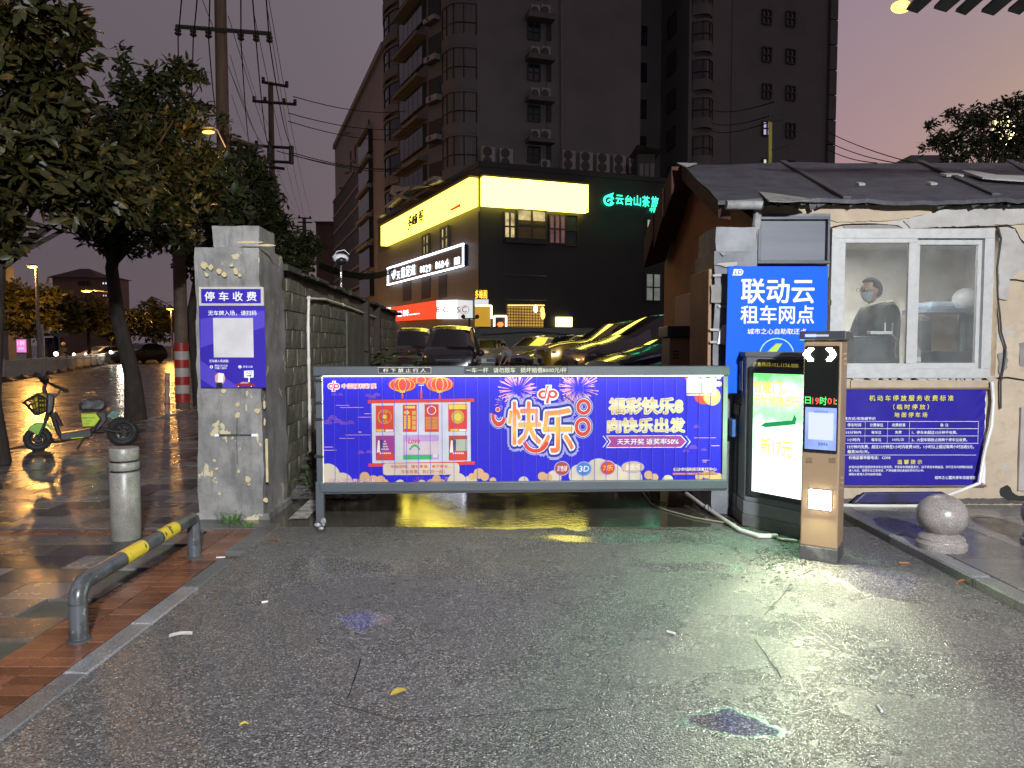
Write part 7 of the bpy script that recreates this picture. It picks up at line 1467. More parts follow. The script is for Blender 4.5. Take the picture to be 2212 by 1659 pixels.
def hand(w, d, nrm, parent, ln=.17, m=None):
    """five bent fingers springing from a palm; w wrist point, d direction, nrm back of the hand"""
    d = V(d).normalized(); nrm = V(nrm).normalized(); sd = d.cross(nrm).normalized(); w = V(w); J = [w, w + d * ln * .25, w + d * ln * .5]; E = [(0, 1), (1, 2)]; Rr = [(.026, .018), (.036, .016), (.038, .014)]
    for k, (o_, l_) in enumerate(((-.027, .36), (-.009, .43), (.009, .40), (.027, .31))):
        b0 = len(J); J += [w + d * ln * .52 + sd * o_, w + d * ln * (.52 + l_ * .45) + sd * o_ * 1.15 - nrm * .006, w + d * ln * (.52 + l_ * .8) + sd * o_ * 1.15 - nrm * .022]; Rr += [(.0095, .0095), (.0085, .0085), (.007, .007)]; E += [(2, b0), (b0, b0 + 1), (b0 + 1, b0 + 2)]
    b0 = len(J); J += [w + d * ln * .22 - sd * .036, w + d * ln * .42 - sd * .058, w + d * ln * .58 - sd * .055]; Rr += [(.012, .012), (.010, .010), (.008, .008)]; E += [(1, b0), (b0, b0 + 1), (b0 + 1, b0 + 2)]
    return skinbody('hand', J, E, Rr, m or M_SK, parent, 1, 0)
# the guard: seated behind the left pane, facing left
hc = at(*zi(700, 740), 7.25); gy = 7.25; t = thing('person', 'person in a dark olive hooded jacket sitting inside the booth facing left', 'person', (hc.x + .12, gy, .55))
o0 = V((0, 0, 0)); base = V(t.location)
def rel(v): return V(v) - base
sh = hc + V((.06, 0, -.165)); pel = V((hc.x + .16, gy, .62)); fd_ = V((-1, -.25, 0)).normalized(); sd_ = V((.24, -.97, 0))
J = [pel, pel + V((.02, 0, .22)), sh + V((0, 0, -.12)), sh + V((-.01, 0, .04)), hc + V((.03, 0, -.13)), hc + V((-.005, 0, -.02)), hc + V((.01, 0, .06)), hc + fd_ * .035 + V((0, 0, -.075)), hc + fd_ * .115 + V((0, 0, -.02)),
     sh + sd_ * .17 + V((0, 0, -.04)), sh + sd_ * .22 + V((-.04, 0, -.32)), sh + sd_ * .12 + V((-.28, 0, -.40)), sh - sd_ * .17 + V((0, 0, -.04)), sh - sd_ * .22 + V((-.04, 0, -.32)), sh - sd_ * .12 + V((-.28, 0, -.40)), pel + sd_ * .1 + V((-.42, 0, .02)), pel - sd_ * .1 + V((-.42, 0, .02)), pel + sd_ * .1 + V((-.45, 0, -.42)), pel - sd_ * .1 + V((-.45, 0, -.42))]
E = [(0, 1), (1, 2), (2, 3), (3, 4), (4, 5), (5, 6), (5, 7), (5, 8), (2, 9), (9, 10), (10, 11), (2, 12), (12, 13), (13, 14), (0, 15), (0, 16), (15, 17), (16, 18)]
Rr = [(.14, .11), (.13, .10), (.15, .11), .06, .056, (.112, .122), (.108, .118), .06, .018, .05, .042, .03, .05, .042, .03, .075, .075, .055, .055]
J[4] = hc + V((.03, 0, -.11)); J[5] = hc + V((.025, 0, -.07)); Rr[4] = .062; J[3] = sh + V((0, 0, .02)); J[6] = hc + V((.02, 0, -.03)); J[7] = hc + V((.0, 0, -.05)); J[8] = hc + V((.01, 0, -.02)); Rr[5] = .052; Rr[6] = .05; Rr[7] = .03; Rr[8] = .03
add_head(skinbody('body', [rel(j) for j in J], E, Rr, M_SK, t, 2), rel(hc), fd_, 1.02); head_parts(rel(hc), fd_, t, 1.02, True, True)
J2 = [J[0], J[1], J[2], J[3] + V((.02, 0, -.02)), J[9], J[10], J[11] + V((.03, 0, .0)), J[12], J[13], J[14] + V((.03, 0, 0))]
skinbody('jacket', [rel(j) for j in J2], [(0, 1), (1, 2), (2, 3), (2, 4), (4, 5), (5, 6), (2, 7), (7, 8), (8, 9)], [(.20, .17), (.20, .16), (.21, .16), (.12, .12), .10, .085, .06, .10, .085, .06], M_OLIVE, t, 2)
q = MB(); c_ = rel(J[3]) + V((.06, .0, .02)); q.tube([c_ + V((.075 * math.cos(k * .5), .085 * math.sin(k * .5), .02 * math.cos(k * .5) - .02)) for k in range(14)], .035, 8); q.build('hood', M_OLIVE, t, True, local=True)
skinbody('trousers', [rel(j) for j in (J[0], J[15], J[17], J[16], J[18])], [(0, 1), (1, 2), (0, 3), (3, 4)], [(.16, .12), .09, .07, .09, .07], M_JEAN, t, 2)
for a_, s in ((J[11], 1), (J[14], -1)): h_ = hand(rel(a_), (-1, 0, -.1), (0, 0, 1), t)
# things in the booth
def boxthing(name, x0, x1, y0, y1, z0, z1, m, label, cat, bevel=.01): return one(MB().bx(x0, x1, y0, y1, z0, z1), name, m, label, cat, bevel=bevel)
xa = lambda x, Y: at(zi(x, 0)[0], 745, Y).x
za_ = lambda y, Y: at(1990, zi(0, y)[1], Y).z
t = thing('desk', 'dark desk surface along the inside of the booth window', 'desk', (3.6, 7.0, .08)); q = MB(); q.bx(2.5, 5.0, 6.78, 7.12, za_(1470, 6.8) - .04, za_(1470, 6.8)); q.build('desk_top', M_DIM, t, bevel=.004)
for x in (2.6, 4.9): q = MB(); q.bx(x, x + .05, 6.85, 7.1, .08, za_(1470, 6.8) - .04); q.build('leg', M_DIM, t)
boxthing('equipment_case', xa(1140, 6.95), xa(1740, 6.95), 6.92, 7.1, za_(1470, 6.95), za_(1335, 6.95), mat('case_dark', (.02, .028, .032), None, 3, .4), 'dark teal equipment case on the desk behind the right pane', 'case')
boxthing('cash_drawer', xa(520, 6.98), xa(900, 6.98), 6.95, 7.15, za_(1470, 6.98), za_(1190, 6.98), mat('drawer_grey', (.045, .055, .06), None, 3, .4), 'grey box on the desk in front of the seated person', 'box')
t = thing('router', 'small white router with two aerials in the left window pane', 'router', (xa(780, 6.9), 6.9, za_(1170, 6.9))); q = MB(); q.bx(xa(675, 6.9), xa(895, 6.9), 6.86, 6.94, za_(1170, 6.9), za_(1140, 6.9)); q.build('case', M_WHITE, t, bevel=.005)
for x in (835, 908): q = MB(); q.tube([(xa(x, 6.92), 6.92, za_(1150, 6.92)), (xa(x, 6.92), 6.92, za_(1055, 6.92))], .006, 8); q.build('aerial', M_WHITE, t, True)
one(MB().tube([(xa(895, 6.9), 6.9, za_(1160, 6.9)), (xa(950, 6.9), 6.9, za_(1220, 6.9)), (xa(935, 6.9), 6.9, za_(1330, 6.9)), (xa(950, 6.9), 6.9, za_(1400, 6.9))], .006, 6), 'cable', M_WHITE, 'white cable hanging from the router inside the booth', 'cable', smooth=True)
bc_ = V((xa(1158, 6.74), 6.74, za_(1470, 6.74))); t = thing('water_bottle', 'clear plastic bottle with a red cap inside the window', 'bottle', bc_); q = MB(); q.lathe(bc_, [(.03, 0), (.034, .01), (.034, .07), (.031, .09), (.034, .10), (.03, .13), (.014, .16), (.013, .175)], 16); q.build('bottle', glass('bottle_plastic', (.85, .9, .95), .05, .6, (.6, .65, .7)), t, True)
q = MB(); q.lathe(bc_, [(.0345, .03), (.0345, .07)], 16); q.build('bottle_label', M_WHITE, t, True); q = MB(); q.lathe(bc_, [(.017, .172), (.017, .20)], 12); q.build('cap', mat('cap_red', (.55, .03, .03)), t, True)
t = thing('shelf', 'shelf under a blue white sheet behind the right window pane', 'shelf', (xa(1450, 8.1), 8.1, .08)); q = MB(); q.bx(xa(1140, 8.1), xa(1760, 8.1), 7.9, 8.4, za_(935, 8.1) - .03, za_(930, 8.1) + .01); q.build('board', mat('shelf_blue', (.16, .22, .32), None, 3, .5), t, bevel=.004)
q = MB(); q.bx(xa(1545, 8.1), xa(1570, 8.1), 8.0, 8.04, .08, za_(935, 8.1)); q.build('leg', mat('leg_green', (.05, .10, .09)), t)
q = MB(); q.bx(xa(1180, 8.2), xa(1560, 8.2), 8.0, 8.35, za_(930, 8.1) + .01, za_(850, 8.1)); q.build('folded_sheet', mat('sheet_bluewhite', (.42, .50, .58), (.32, .40, .50), 9, .6), t, bevel=.03)
t = thing('helmet', 'white helmet lying on the shelf inside the booth', 'helmet', (xa(1630, 8.0), 8.0, za_(900, 8.0))); q = MB(); q.ball((xa(1630, 8.0), 8.0, za_(830, 8.0)), .14, .14, .13, 16, 12); q.build('shell', mat('helmet_white', (.55, .56, .60)), t, True); q = MB(); q.bx(xa(1600, 8.0), xa(1725, 8.0), 7.88, 8.0, za_(895, 8.0), za_(880, 8.0)); q.build('visor', M_WHITE, t, bevel=.01)
boxthing('cardboard_panel', xa(1200, 8.5), xa(1520, 8.5), 8.45, 8.6, .1, za_(955, 8.5), mat('cupboard_cream', (.45, .40, .28), None, 3, .7), 'cream cupboard under the shelf in the booth', 'cupboard'); boxthing('dark_cupboard', xa(1610, 8.5), xa(1790, 8.5), 8.4, 8.6, .1, za_(950, 8.5), mat('maroon_dark', (.05, .025, .03)), 'dark maroon cabinet at the right of the booth room', 'cabinet')
t = thing('office_chair', 'dark chair back beside the seated person', 'chair', (xa(1170, 7.7), 7.7, .08)); q = MB(); q.bx(xa(1130, 7.7), xa(1290, 7.7), 7.65, 7.75, .7, za_(990, 7.7)); q.build('backrest', M_DIM, t, bevel=.05); q = MB(); q.bx(xa(1130, 7.7), xa(1290, 7.7), 7.3, 7.7, .5, .58); q.build('seat', M_DIM, t, bevel=.02); q = MB(); q.tube([(xa(1210, 7.7), 7.5, .08), (xa(1210, 7.7), 7.5, .5)], .03, 8); q.build('leg', M_DIM, t)

# person bending at the white car
pb_ = at(1096, 745, 26.5); Yb = 26.5; gz = yz(26.5, -.1); t = thing('person', 'person in a light top and red trousers bending beside the white saloon', 'person', (pb_.x, Yb, gz)); t0 = V(t.location)
def r2(px, py, dy=0): return at(px, py, Yb + dy) - t0
Hh = r2(1088, 748); Sh = r2(1096, 757); Pv = r2(1104, 775); 
J = [Pv, (Pv + Sh) / 2 + V((0, 0, .03)), Sh, (Sh + Hh) / 2, Hh, Hh + V((-.03, -.03, -.10)), Sh + V((-.14, -.1, -.02)), Sh + V((-.2, -.15, -.30)), Sh + V((-.28, -.2, -.5)), Sh + V((.14, .1, -.02)), Sh + V((-.02, -.1, -.32)), Sh + V((-.15, -.15, -.52)), Pv + V((-.1, -.05, -.42)), V((Pv.x - .08, -.05, .08)), Pv + V((.1, 0, -.42)), V((Pv.x + .12, 0, .08)), V((Pv.x - .22, -.1, .04)), V((Pv.x + 0, -.05, .04))]
E = [(0, 1), (1, 2), (2, 3), (3, 4), (4, 5), (2, 6), (6, 7), (7, 8), (2, 9), (9, 10), (10, 11), (0, 12), (12, 13), (0, 14), (14, 15), (13, 16), (15, 17)]
HF = V((-.5, -.6, -.62))
add_head(skinbody('body', J, E, [(.14, .11), .13, (.14, .11), .055, .05, .04, .05, .04, .03, .05, .04, .03, .07, .05, .07, .05, .035, .035], M_SK, t, 2), Hh, HF, 1.0, .014); head_parts(Hh, HF, t)
skinbody('jacket', [J[0], J[1], J[2], J[6], J[7], J[9], J[10]], [(0, 1), (1, 2), (2, 3), (3, 4), (2, 5), (5, 6)], [(.18, .15), (.18, .15), (.17, .14), .075, .06, .075, .06], mat('pale_top', (.36, .35, .34), None, 9, .8), t, 2)
skinbody('trousers', [J[0], J[12], J[13], J[14], J[15]], [(0, 1), (1, 2), (0, 3), (3, 4)], [(.16, .14), .09, .07, .09, .07], mat('dull_red', (.16, .02, .025), None, 9, .8), t, 2)
# rider on the far side of the fence
rb = at(121, 745, 47); t = thing('motorcycle', 'scooter with a round bright headlamp beyond the median fence', 'motorcycle', (rb.x, 47, -.09)); b0 = V((rb.x, 47, -.09))
for dy in (0, 1.2):
    q = MB(); q.tube([b0 + V((0, dy + .24 * math.cos(k * .5236), .27 + .24 * math.sin(k * .5236))) for k in range(13)], .05, 8); q.build('wheel', M_RUBB, t, True)
q = MB(); q.tube([b0 + V((0, 0, .3)), b0 + V((0, .15, .75)), b0 + V((0, .25, 1.0))], .06, 8); q.tube([b0 + V((0, .2, .5)), b0 + V((0, .7, .35)), b0 + V((0, 1.2, .55))], .10, 8); q.build('frame', M_BLACK, t, True); q = MB(); q.ball(b0 + V((0, .95, .75)), .13, .35, .09); q.build('seat', M_BLACK, t, True)
q = MB(); q.ball(b0 + V((0, -.04, 1.0)), .15, .06, .14); q.build('headlight', HLW, t, True)
t = thing('person', 'person in dark clothes and a tan helmet riding the scooter', 'person', (rb.x, 47.8, .6)); c = V((0, 0, 0))
J = [c + V((0, .1, .12)), V((0, .08, .35)), V((0, 0, .6)), V((0, -.02, .74)), V((0, -.03, .88)), V((-.2, -.02, .55)), V((-.26, -.3, .42)), V((-.2, -.55, .45)), V((.2, -.02, .55)), V((.26, -.3, .42)), V((.2, -.55, .45)), V((-.15, -.35, .05)), V((-.12, -.35, -.35)), V((.15, -.35, .05)), V((.12, -.35, -.35))]
skinbody('body', J, [(0, 1), (1, 2), (2, 3), (3, 4), (2, 5), (5, 6), (6, 7), (2, 8), (8, 9), (9, 10), (0, 11), (11, 12), (0, 13), (13, 14)], [.16, .15, .17, .06, .1, .07, .055, .045, .07, .055, .045, .09, .06, .09, .06], M_JEAN, t, 2)
q = MB(); q.ball((0, -.03, .92), .14, .15, .14, 14, 10); q.build('helmet', mat('tan_helmet', (.35, .20, .10)), t, True, local=True)

# ================================================================== ELECTRIC SCOOTER
F0 = gnd(84, 973); R0 = gnd(262, 962); t = thing('electric_scooter', 'green and black rental electric scooter with a front basket parked on the pavement', 'scooter', (F0 + R0) / 2)
EP = Pl(F0, R0 - F0); n_ = EP.n
def e3(x, y, d=0): return EP.P(*ze(x, y), d)
def eu(x, y): return EP.uv(*ze(x, y))
def wheel(cx, cy, r, nm, w=.045):
    c = e3(cx, cy); q = MB(); N_ = 28; q.tube([c + EP.r * (r * math.cos(6.2832 * k / N_)) + EP.up * (r * math.sin(6.2832 * k / N_)) for k in range(N_ + 1)], w, 8, cap=False); wh = q.build('wheel', M_RUBB, t, True)
    q = MB(); q.tube([c + EP.r * ((r - .05) * math.cos(6.2832 * k / N_)) + EP.up * ((r - .05) * math.sin(6.2832 * k / N_)) for k in range(N_ + 1)], .018, 6, cap=False); q.lathe(c - n_ * .05, [(.055, 0), (.06, .02), (.06, .08), (.05, .10)], 14, ax=n_)
    for k in range(5): a_ = 6.2832 * k / 5 + .5; q.tube([c, c + EP.r * ((r - .05) * math.cos(a_)) + EP.up * ((r - .05) * math.sin(a_))], .014, 5)
    q.build('rim', M_IRON, wh, True); return c
wz = abs(eu(370, 1010)[1] - eu(370, 1385)[1]) / 2
cf = wheel(370, 1195, wz - .03, 'front'); cr = wheel(1755, 1080, wz + .0, 'rear', .05)
M_GRNP = mat('scooter_green', (.24, .52, .03), (.20, .45, .025), 4, .3, coat=.5); M_LIMEP = mat('battery_lime', (.52, .72, .02), None, 4, .35)
def epoly(pts, d0, d1, m, nm, par=None, bv=.006): q = MB(); q.poly(EP, [eu(*p) for p in pts], d0, d1); return q.build(nm, m, par or t, bevel=bv)
epoly([(205, 1035), (255, 985), (330, 945), (420, 930), (540, 935), (610, 1000), (640, 1060), (600, 1040), (520, 985), (460, 1020), (430, 1135), (350, 1120), (280, 1075)], -.055, .055, M_GRNP, 'front_mudguard')
q = MB(); q.tube([e3(370, 1195, .06), e3(500, 900, .06)], .018, 8); q.tube([e3(370, 1195, -.06), e3(500, 900, -.06)], .018, 8); q.tube([e3(500, 900, -.06), e3(500, 900, .06)], .02, 8); q.tube([e3(500, 900), e3(560, 640), e3(530, 520), e3(470, 400), e3(490, 280)], .026, 10); q.build('fork', M_IRON, t, True)
q = MB(); q.tube([e3(505, 260, 0), e3(560, 300, -.22), e3(640, 345, -.30), e3(860, 440, -.34)], [.018, .018, .022, .026], 10); q.tube([e3(490, 270, 0), e3(480, 210, .18), e3(440, 200, .30), e3(395, 160, .34)], [.018, .018, .022, .026], 10); q.build('handlebar', M_IRON, t, True)
for pts, d in ((((740, 400), (700, 480), (735, 505)), -.32), (((430, 230), (390, 255), (350, 250)), .30)): q = MB(); q.tube([e3(*p, d) for p in pts], .009, 6); q.build('brake_lever', M_IRON, t, True)
q = MB(); q.tube([e3(405, 200, .26), e3(410, 130, .26)], .008, 6); q.ball(e3(408, 150, .27), .06, .02, .035); q.build('rear_mirror', M_IRON, t, True)
q = MB(); q.ball(e3(480, 230, .05), .055, .055, .06); q.build('display', M_BLACK, t, True)
epoly([(520, 440), (650, 480), (630, 700), (560, 800), (500, 760)], -.11, .11, M_BLACK, 'leg_shield', bv=.02)
q = MB(); q.lathe(e3(575, 490) + V((0, 0, -.02)), [(.08, 0), (.10, .05), (.09, .052), (.07, .02)], 16); q.build('shield_rim', mat('grey_rim', (.20, .20, .18)), t, True)
# basket: a tapering wire box
q = MB(); top = [(130, 590), (380, 450), (530, 520), (525, 540)]; 
bt_, bb = [e3(140, 590, .15), e3(380, 455, .17), e3(520, 530, .16), e3(520, 530, -.16), e3(380, 455, -.17), e3(140, 590, -.15)], [e3(330, 790, .10), e3(400, 780, .10), e3(520, 730, .10), e3(520, 730, -.10), e3(400, 780, -.10), e3(330, 790, -.10)]
for k in range(6): q.tube([bt_[k], bt_[(k + 1) % 6]], .013, 6); q.tube([bb[k], bb[(k + 1) % 6]], .010, 6); q.tube([bt_[k], bb[k]], .010, 6)
for k in range(6):
    for i in range(1, 3): f = i / 3; a = bt_[k] + (bt_[(k + 1) % 6] - bt_[k]) * f; b_ = bb[k] + (bb[(k + 1) % 6] - bb[k]) * f; q.tube([a, b_], .006, 5); 
    for f in (.33, .66): q.tube([bt_[k] + (bb[k] - bt_[k]) * f, bt_[(k + 1) % 6] + (bb[(k + 1) % 6] - bt_[(k + 1) % 6]) * f], .006, 5)
q.add(bb, [(0, 1, 2, 3, 4, 5)]); q.build('basket', M_BLACK, t, True)
# yellow helmet in the basket
hc_ = e3(415, 600, 0); h = thing('helmet', 'yellow slotted helmet lying in the scooter basket', 'helmet', hc_); q = MB(); q.ball(hc_, .115, .13, .145, 16, 12); q.build('shell', mat('helmet_yellow', (.58, .42, .03), None, 4, .35), h, True)
for k, z in enumerate((.06, .0, -.06)): q = MB(); q.ball(hc_ + n_ * .118 + V((.0, 0, z)), .045, .02, .016); q.build('vent', M_BLACK, h, True)
# frame, deck, battery box, seat, tail
q = MB(); q.tube([e3(575, 720, .0), e3(640, 900, 0), e3(720, 1120, 0), e3(780, 1190, 0)], .03, 8); q.tube([e3(600, 740, .05), e3(700, 1050, .05), e3(760, 1170, .05)], .016, 6); q.tube([e3(780, 1190, 0), e3(1200, 1150, 0), e3(1350, 960, 0), e3(1420, 760, 0)], .035, 8); q.tube([e3(1330, 1000, 0), e3(1560, 1060, .07), e3(1755, 1080, .08)], .022, 8); q.tube([e3(1330, 1000, 0), e3(1560, 1060, -.07), e3(1755, 1080, -.08)], .022, 8); q.build('frame', M_IRON, t, True)
q = MB(); q.tube([e3(640, 760, .04), e3(760, 985, .04)], .03, 8); q.build('lock_bar', mat('maroon_bar', (.05, .015, .02)), t, True)
epoly([(740, 1100), (980, 1060), (1230, 1020), (1260, 1120), (1200, 1165), (790, 1215), (730, 1200)], -.12, .12, M_BLACK, 'floorboard', bv=.015); epoly([(915, 1165), (1110, 1150), (1110, 1165), (915, 1180)], .12, .128, M_LIMEP, 'deck_stripe', bv=.001)
bb_ = epoly([(1070, 785), (1360, 765), (1400, 800), (1380, 870), (1290, 985), (1095, 985)], -.09, .09, M_LIMEP, 'battery_box', bv=.012)
text(EP, '智能共享电单车', B(ze, 1095, 828, 1300, 860), M_BLACK, t, .093, .02); text(EP, '一扫即走', B(ze, 1130, 880, 1240, 905), M_BLACK, t, .093, .02); text(EP, '小哈出行', B(ze, 1125, 925, 1210, 952), M_BLACK, t, .093, .02)
epoly([(1040, 640), (1090, 570), (1180, 540), (1410, 530), (1500, 600), (1490, 680), (1400, 740), (1080, 740), (1045, 700)], -.12, .12, mat('seat_cover', (.014, .013, .014), (.04, .04, .042), 9, .4, bump=.8, bs=14, bd=.02), 'seat', bv=.04)
epoly([(1300, 760), (1480, 740), (1500, 880), (1360, 1040), (1280, 1060), (1390, 880)], -.10, .10, M_BLACK, 'tail_panel', bv=.015)
q = MB(); q.tube([e3(1430, 580, .08), e3(1520, 620, .08), e3(1520, 620, -.08), e3(1430, 580, -.08)], .014, 6); q.build('grab_rail', M_IRON, t, True); q = MB(); q.ball(e3(1530, 710, 0), .03, .05, .035); q.build('tail_light', mat('tail_amber', (.5, .25, .1)), t, True)
epoly([(1590, 730), (1715, 765), (1640, 870), (1495, 830)], -.01, .01, mat('plate_green', (.05, .16, .13), (.12, .28, .22), 12, .5), 'number_plate', bv=.001)
q = MB()
arc = [(1500, 960), (1560, 880), (1680, 840), (1800, 850), (1900, 900), (1960, 990)]
for a, b_ in zip(arc, arc[1:]): q.add([e3(*a, .06), e3(*b_, .06), e3(*b_, -.06), e3(*a, -.06)], [(0, 1, 2, 3)])
q.build('rear_mudguard', M_BLACK, t, True).modifiers.new('s', 'SOLIDIFY').thickness = .008
q = MB(); q.tube([e3(1105, 1200, .05), e3(985, 1385, .16)], .012, 6); q.build('kickstand', M_IRON, t, True)

# ================================================================== OVERHANGING EAVE, TOP RIGHT
c0_ = at(1936, 14, 5.2); t = thing('canopy', 'weathered grey corrugated canopy edge hanging in at the top right', 'canopy', c0_); M_COR = mat('corrugated_grey', (.07, .075, .065), (.035, .038, .034), 5, .7, bump=.5)
x = at(1960, 12, 5.2).x; zc = c0_.z
while x < 6.2:
    w = rnd.uniform(.14, .19); q = MB(); a_ = rnd.uniform(-.015, .02); dy = rnd.uniform(-.06, .06)
    q.add([(x, 5.2 + dy, zc - .03 + a_), (x + w * .5, 5.2 + dy, zc - .055 + a_), (x + w - .01, 5.2 + dy, zc + .01 + a_), (x + w + .1, 2.4, zc + .35), (x + w * .5 + .1, 2.4, zc + .31), (x + .1, 2.4, zc + .35)], [(0, 1, 4, 5), (1, 2, 3, 4)]); o = q.build('sheet_strip', M_COR, t); o.modifiers.new('s', 'SOLIDIFY').thickness = .025; x += w + .005
q = MB(); q.add([(c0_.x + .1, 5.1, zc + .06), (6.4, 5.1, zc + .06), (6.4, 2.4, zc + .42), (c0_.x + .1, 2.4, zc + .42)], [(0, 1, 2, 3)]); q.build('deck', M_COR, t)
q = MB(); q.ball(c0_ + V((.06, .05, .02)), .07, .05, .04); q.build('eave_lamp', emit('eave_amber', (1, .62, .12), 3.0), t, True)
q = MB(); q.tube([(6.3, 3.0, .06), (6.3, 3.0, zc + .3)], .05, 8); q.build('post', M_STEELD, t)

# ================================================================== TREES
def leafmat(name, a, b_, c, sc=3, rough=.42):
    m, t_, b = _new(name); p = posn(t_); f = tex(t_, p, sc, 4, .7); col = rampf(t_, f, [(.36, a), (.47, b_), (.56, b_), (.64, c)]); L(t_, col, b.inputs['Base Color']); b.inputs['Roughness'].default_value = rough; b.inputs['Specular IOR Level'].default_value = .4
    tr_ = N(t_, 'ShaderNodeBsdfTranslucent'); L(t_, col, tr_.inputs[0]); ms = N(t_, 'ShaderNodeMixShader'); ms.inputs[0].default_value = .18; L(t_, b.outputs[0], ms.inputs[1]); L(t_, tr_.outputs[0], ms.inputs[2]); L(t_, ms.outputs[0], t_.nodes['Material Output'].inputs['Surface']); return m
LM1 = leafmat('magnolia_leaf', (.020, .026, .009), (.050, .048, .014), (.15, .095, .022), 5); LM2 = leafmat('magnolia_leaf_dark', (.018, .028, .010), (.034, .042, .014), (.07, .055, .018), 4); LM3 = leafmat('far_leaf', (.06, .07, .015), (.10, .09, .02), (.15, .11, .03), 1.2); LM4 = leafmat('backlit_leaf', (.02, .028, .012), (.035, .04, .018), (.05, .05, .02), 4)
LV = np.array([(0, 0, 0), (.5, .0, .02), (1, 0, -.06), (.35, .19, .05), (.7, .15, .02), (.35, -.19, .05), (.7, -.15, .02)]); LFc = [(0, 1, 3), (1, 4, 3), (1, 2, 4), (0, 5, 1), (1, 5, 6), (1, 6, 2)]
def leaf_mesh(m, k=0):
    me = bpy.data.meshes.new('leaf'); me.from_pydata([tuple(v) for v in LV], [], LFc); me.materials.append(m); me.update(); return me
def tree(name, label, base, trunk, blobs, ncl, leafs, m, tr_r, group=None, parts=300, per=7, seed=1, limbs=26, cat='tree', limb_r=.03):
    rg = np.random.default_rng(seed); rr = random.Random(seed); t = thing(name, label, cat, base, group)
    q = MB(); n = len(trunk); rs = [tr_r * (1 - .55 * i / (n - 1)) for i in range(n)]; rs[0] *= 1.25; q.tube(trunk, rs, 12); q.build('trunk', M_BARK, t, True)
    tips = []; vol = np.array([b[1] ** 2 for b in blobs]); vol = vol / vol.sum()
    for _ in range(ncl):
        c, r = blobs[rg.choice(len(blobs), p=vol)]; d = rg.normal(size=3); d /= np.linalg.norm(d); rad = r * (rg.random() ** .42); p = np.array(c) + d * rad * np.array([1, 1, .92]); tips.append((p, d))
    # limbs
    q = MB(); sel = rr.sample(range(len(tips)), min(limbs, len(tips))); top = [V(x) for x in trunk]
    for i in sel:
        p = V(tips[i][0]); a = top[rr.randrange(len(top) // 2, len(top))]; mid = (a + p) / 2 + V((rr.uniform(-.2, .2), rr.uniform(-.2, .2), rr.uniform(.0, .25))) * (p - a).length * .5; q.tube([a, (a + mid) / 2 + V((0, 0, .04)), mid, (mid + p) / 2, p], [limb_r * 1.7, limb_r * 1.3, limb_r, limb_r * .6, limb_r * .25], 5)
        for _k in range(3): p2 = V(tips[rr.randrange(len(tips))][0]); 
        for _k in range(2): e = mid + V((rr.uniform(-1, 1), rr.uniform(-1, 1), rr.uniform(-.3, 1))) * (p - a).length * .28; q.tube([mid, (mid + e) / 2 + V((0, 0, .03)), e], [limb_r * .6, limb_r * .4, limb_r * .15], 4)
    q.build('limb', M_BARK, t, True)
    # leaves in rosettes
    T = np.array([x[0] for x in tips]); D = np.array([x[1] for x in tips]); axis = D * .6 + np.array([0, 0, .7]) + rg.normal(size=D.shape) * .35; axis /= np.linalg.norm(axis, axis=1)[:, None]
    NL = len(T) * per; Tl = np.repeat(T, per, 0); A = np.repeat(axis, per, 0); rv = rg.normal(size=(NL, 3)); rv -= (rv * A).sum(1)[:, None] * A; rv /= np.linalg.norm(rv, axis=1)[:, None]
    X = rv + A * rg.uniform(-.3, .9, NL)[:, None]; X /= np.linalg.norm(X, axis=1)[:, None]; Zv = A - (A * X).sum(1)[:, None] * X + rg.normal(size=(NL, 3)) * .25; Zv -= (Zv * X).sum(1)[:, None] * X; Zv /= np.linalg.norm(Zv, axis=1)[:, None]; Yv = np.cross(Zv, X)
    sz = leafs * rg.uniform(.65, 1.2, NL); O = Tl + rg.normal(size=(NL, 3)) * leafs * .25
    order = np.argsort(O[:, 1] - sz * 3); big = order[:parts] if parts else []; rest = order[parts:] if parts else order
    lm = leaf_mesh(m); b0 = V(t.location)
    for i in big:
        o = bpy.data.objects.new('leaf', lm); COL.objects.link(o); o.parent = t; Mx = Matrix(((X[i][0], Yv[i][0], Zv[i][0]), (X[i][1], Yv[i][1], Zv[i][1]), (X[i][2], Yv[i][2], Zv[i][2]))).to_4x4()
        o.matrix_local = Matrix.Translation(V(O[i]) - b0) @ Mx @ Matrix.Scale(float(sz[i]), 4)
    k = len(rest); vv = (O[rest][:, None, :] + sz[rest][:, None, None] * (LV[None, :, 0:1] * X[rest][:, None, :] + LV[None, :, 1:2] * Yv[rest][:, None, :] + LV[None, :, 2:3] * Zv[rest][:, None, :])).reshape(-1, 3) - np.array(b0)
    ff = (np.array(LFc)[None] + (np.arange(k) * 7)[:, None, None]).reshape(-1, 3); me = bpy.data.meshes.new('crown'); me.vertices.add(len(vv)); me.vertices.foreach_set('co', vv.ravel().astype(np.float32)); me.loops.add(ff.size); me.loops.foreach_set('vertex_index', ff.ravel().astype(np.int32)); me.polygons.add(len(ff)); me.polygons.foreach_set('loop_start', np.arange(0, ff.size, 3, dtype=np.int32)); me.materials.append(m); me.update(calc_edges=True)
    o = bpy.data.objects.new('crown', me); COL.objects.link(o); o.parent = t; stuff(o); return t
def bl(px, py, Y, rp): p = at(px, py, Y); return (tuple(p), rp / FP * Y)
GT = 'magnolia trees along the pavement'
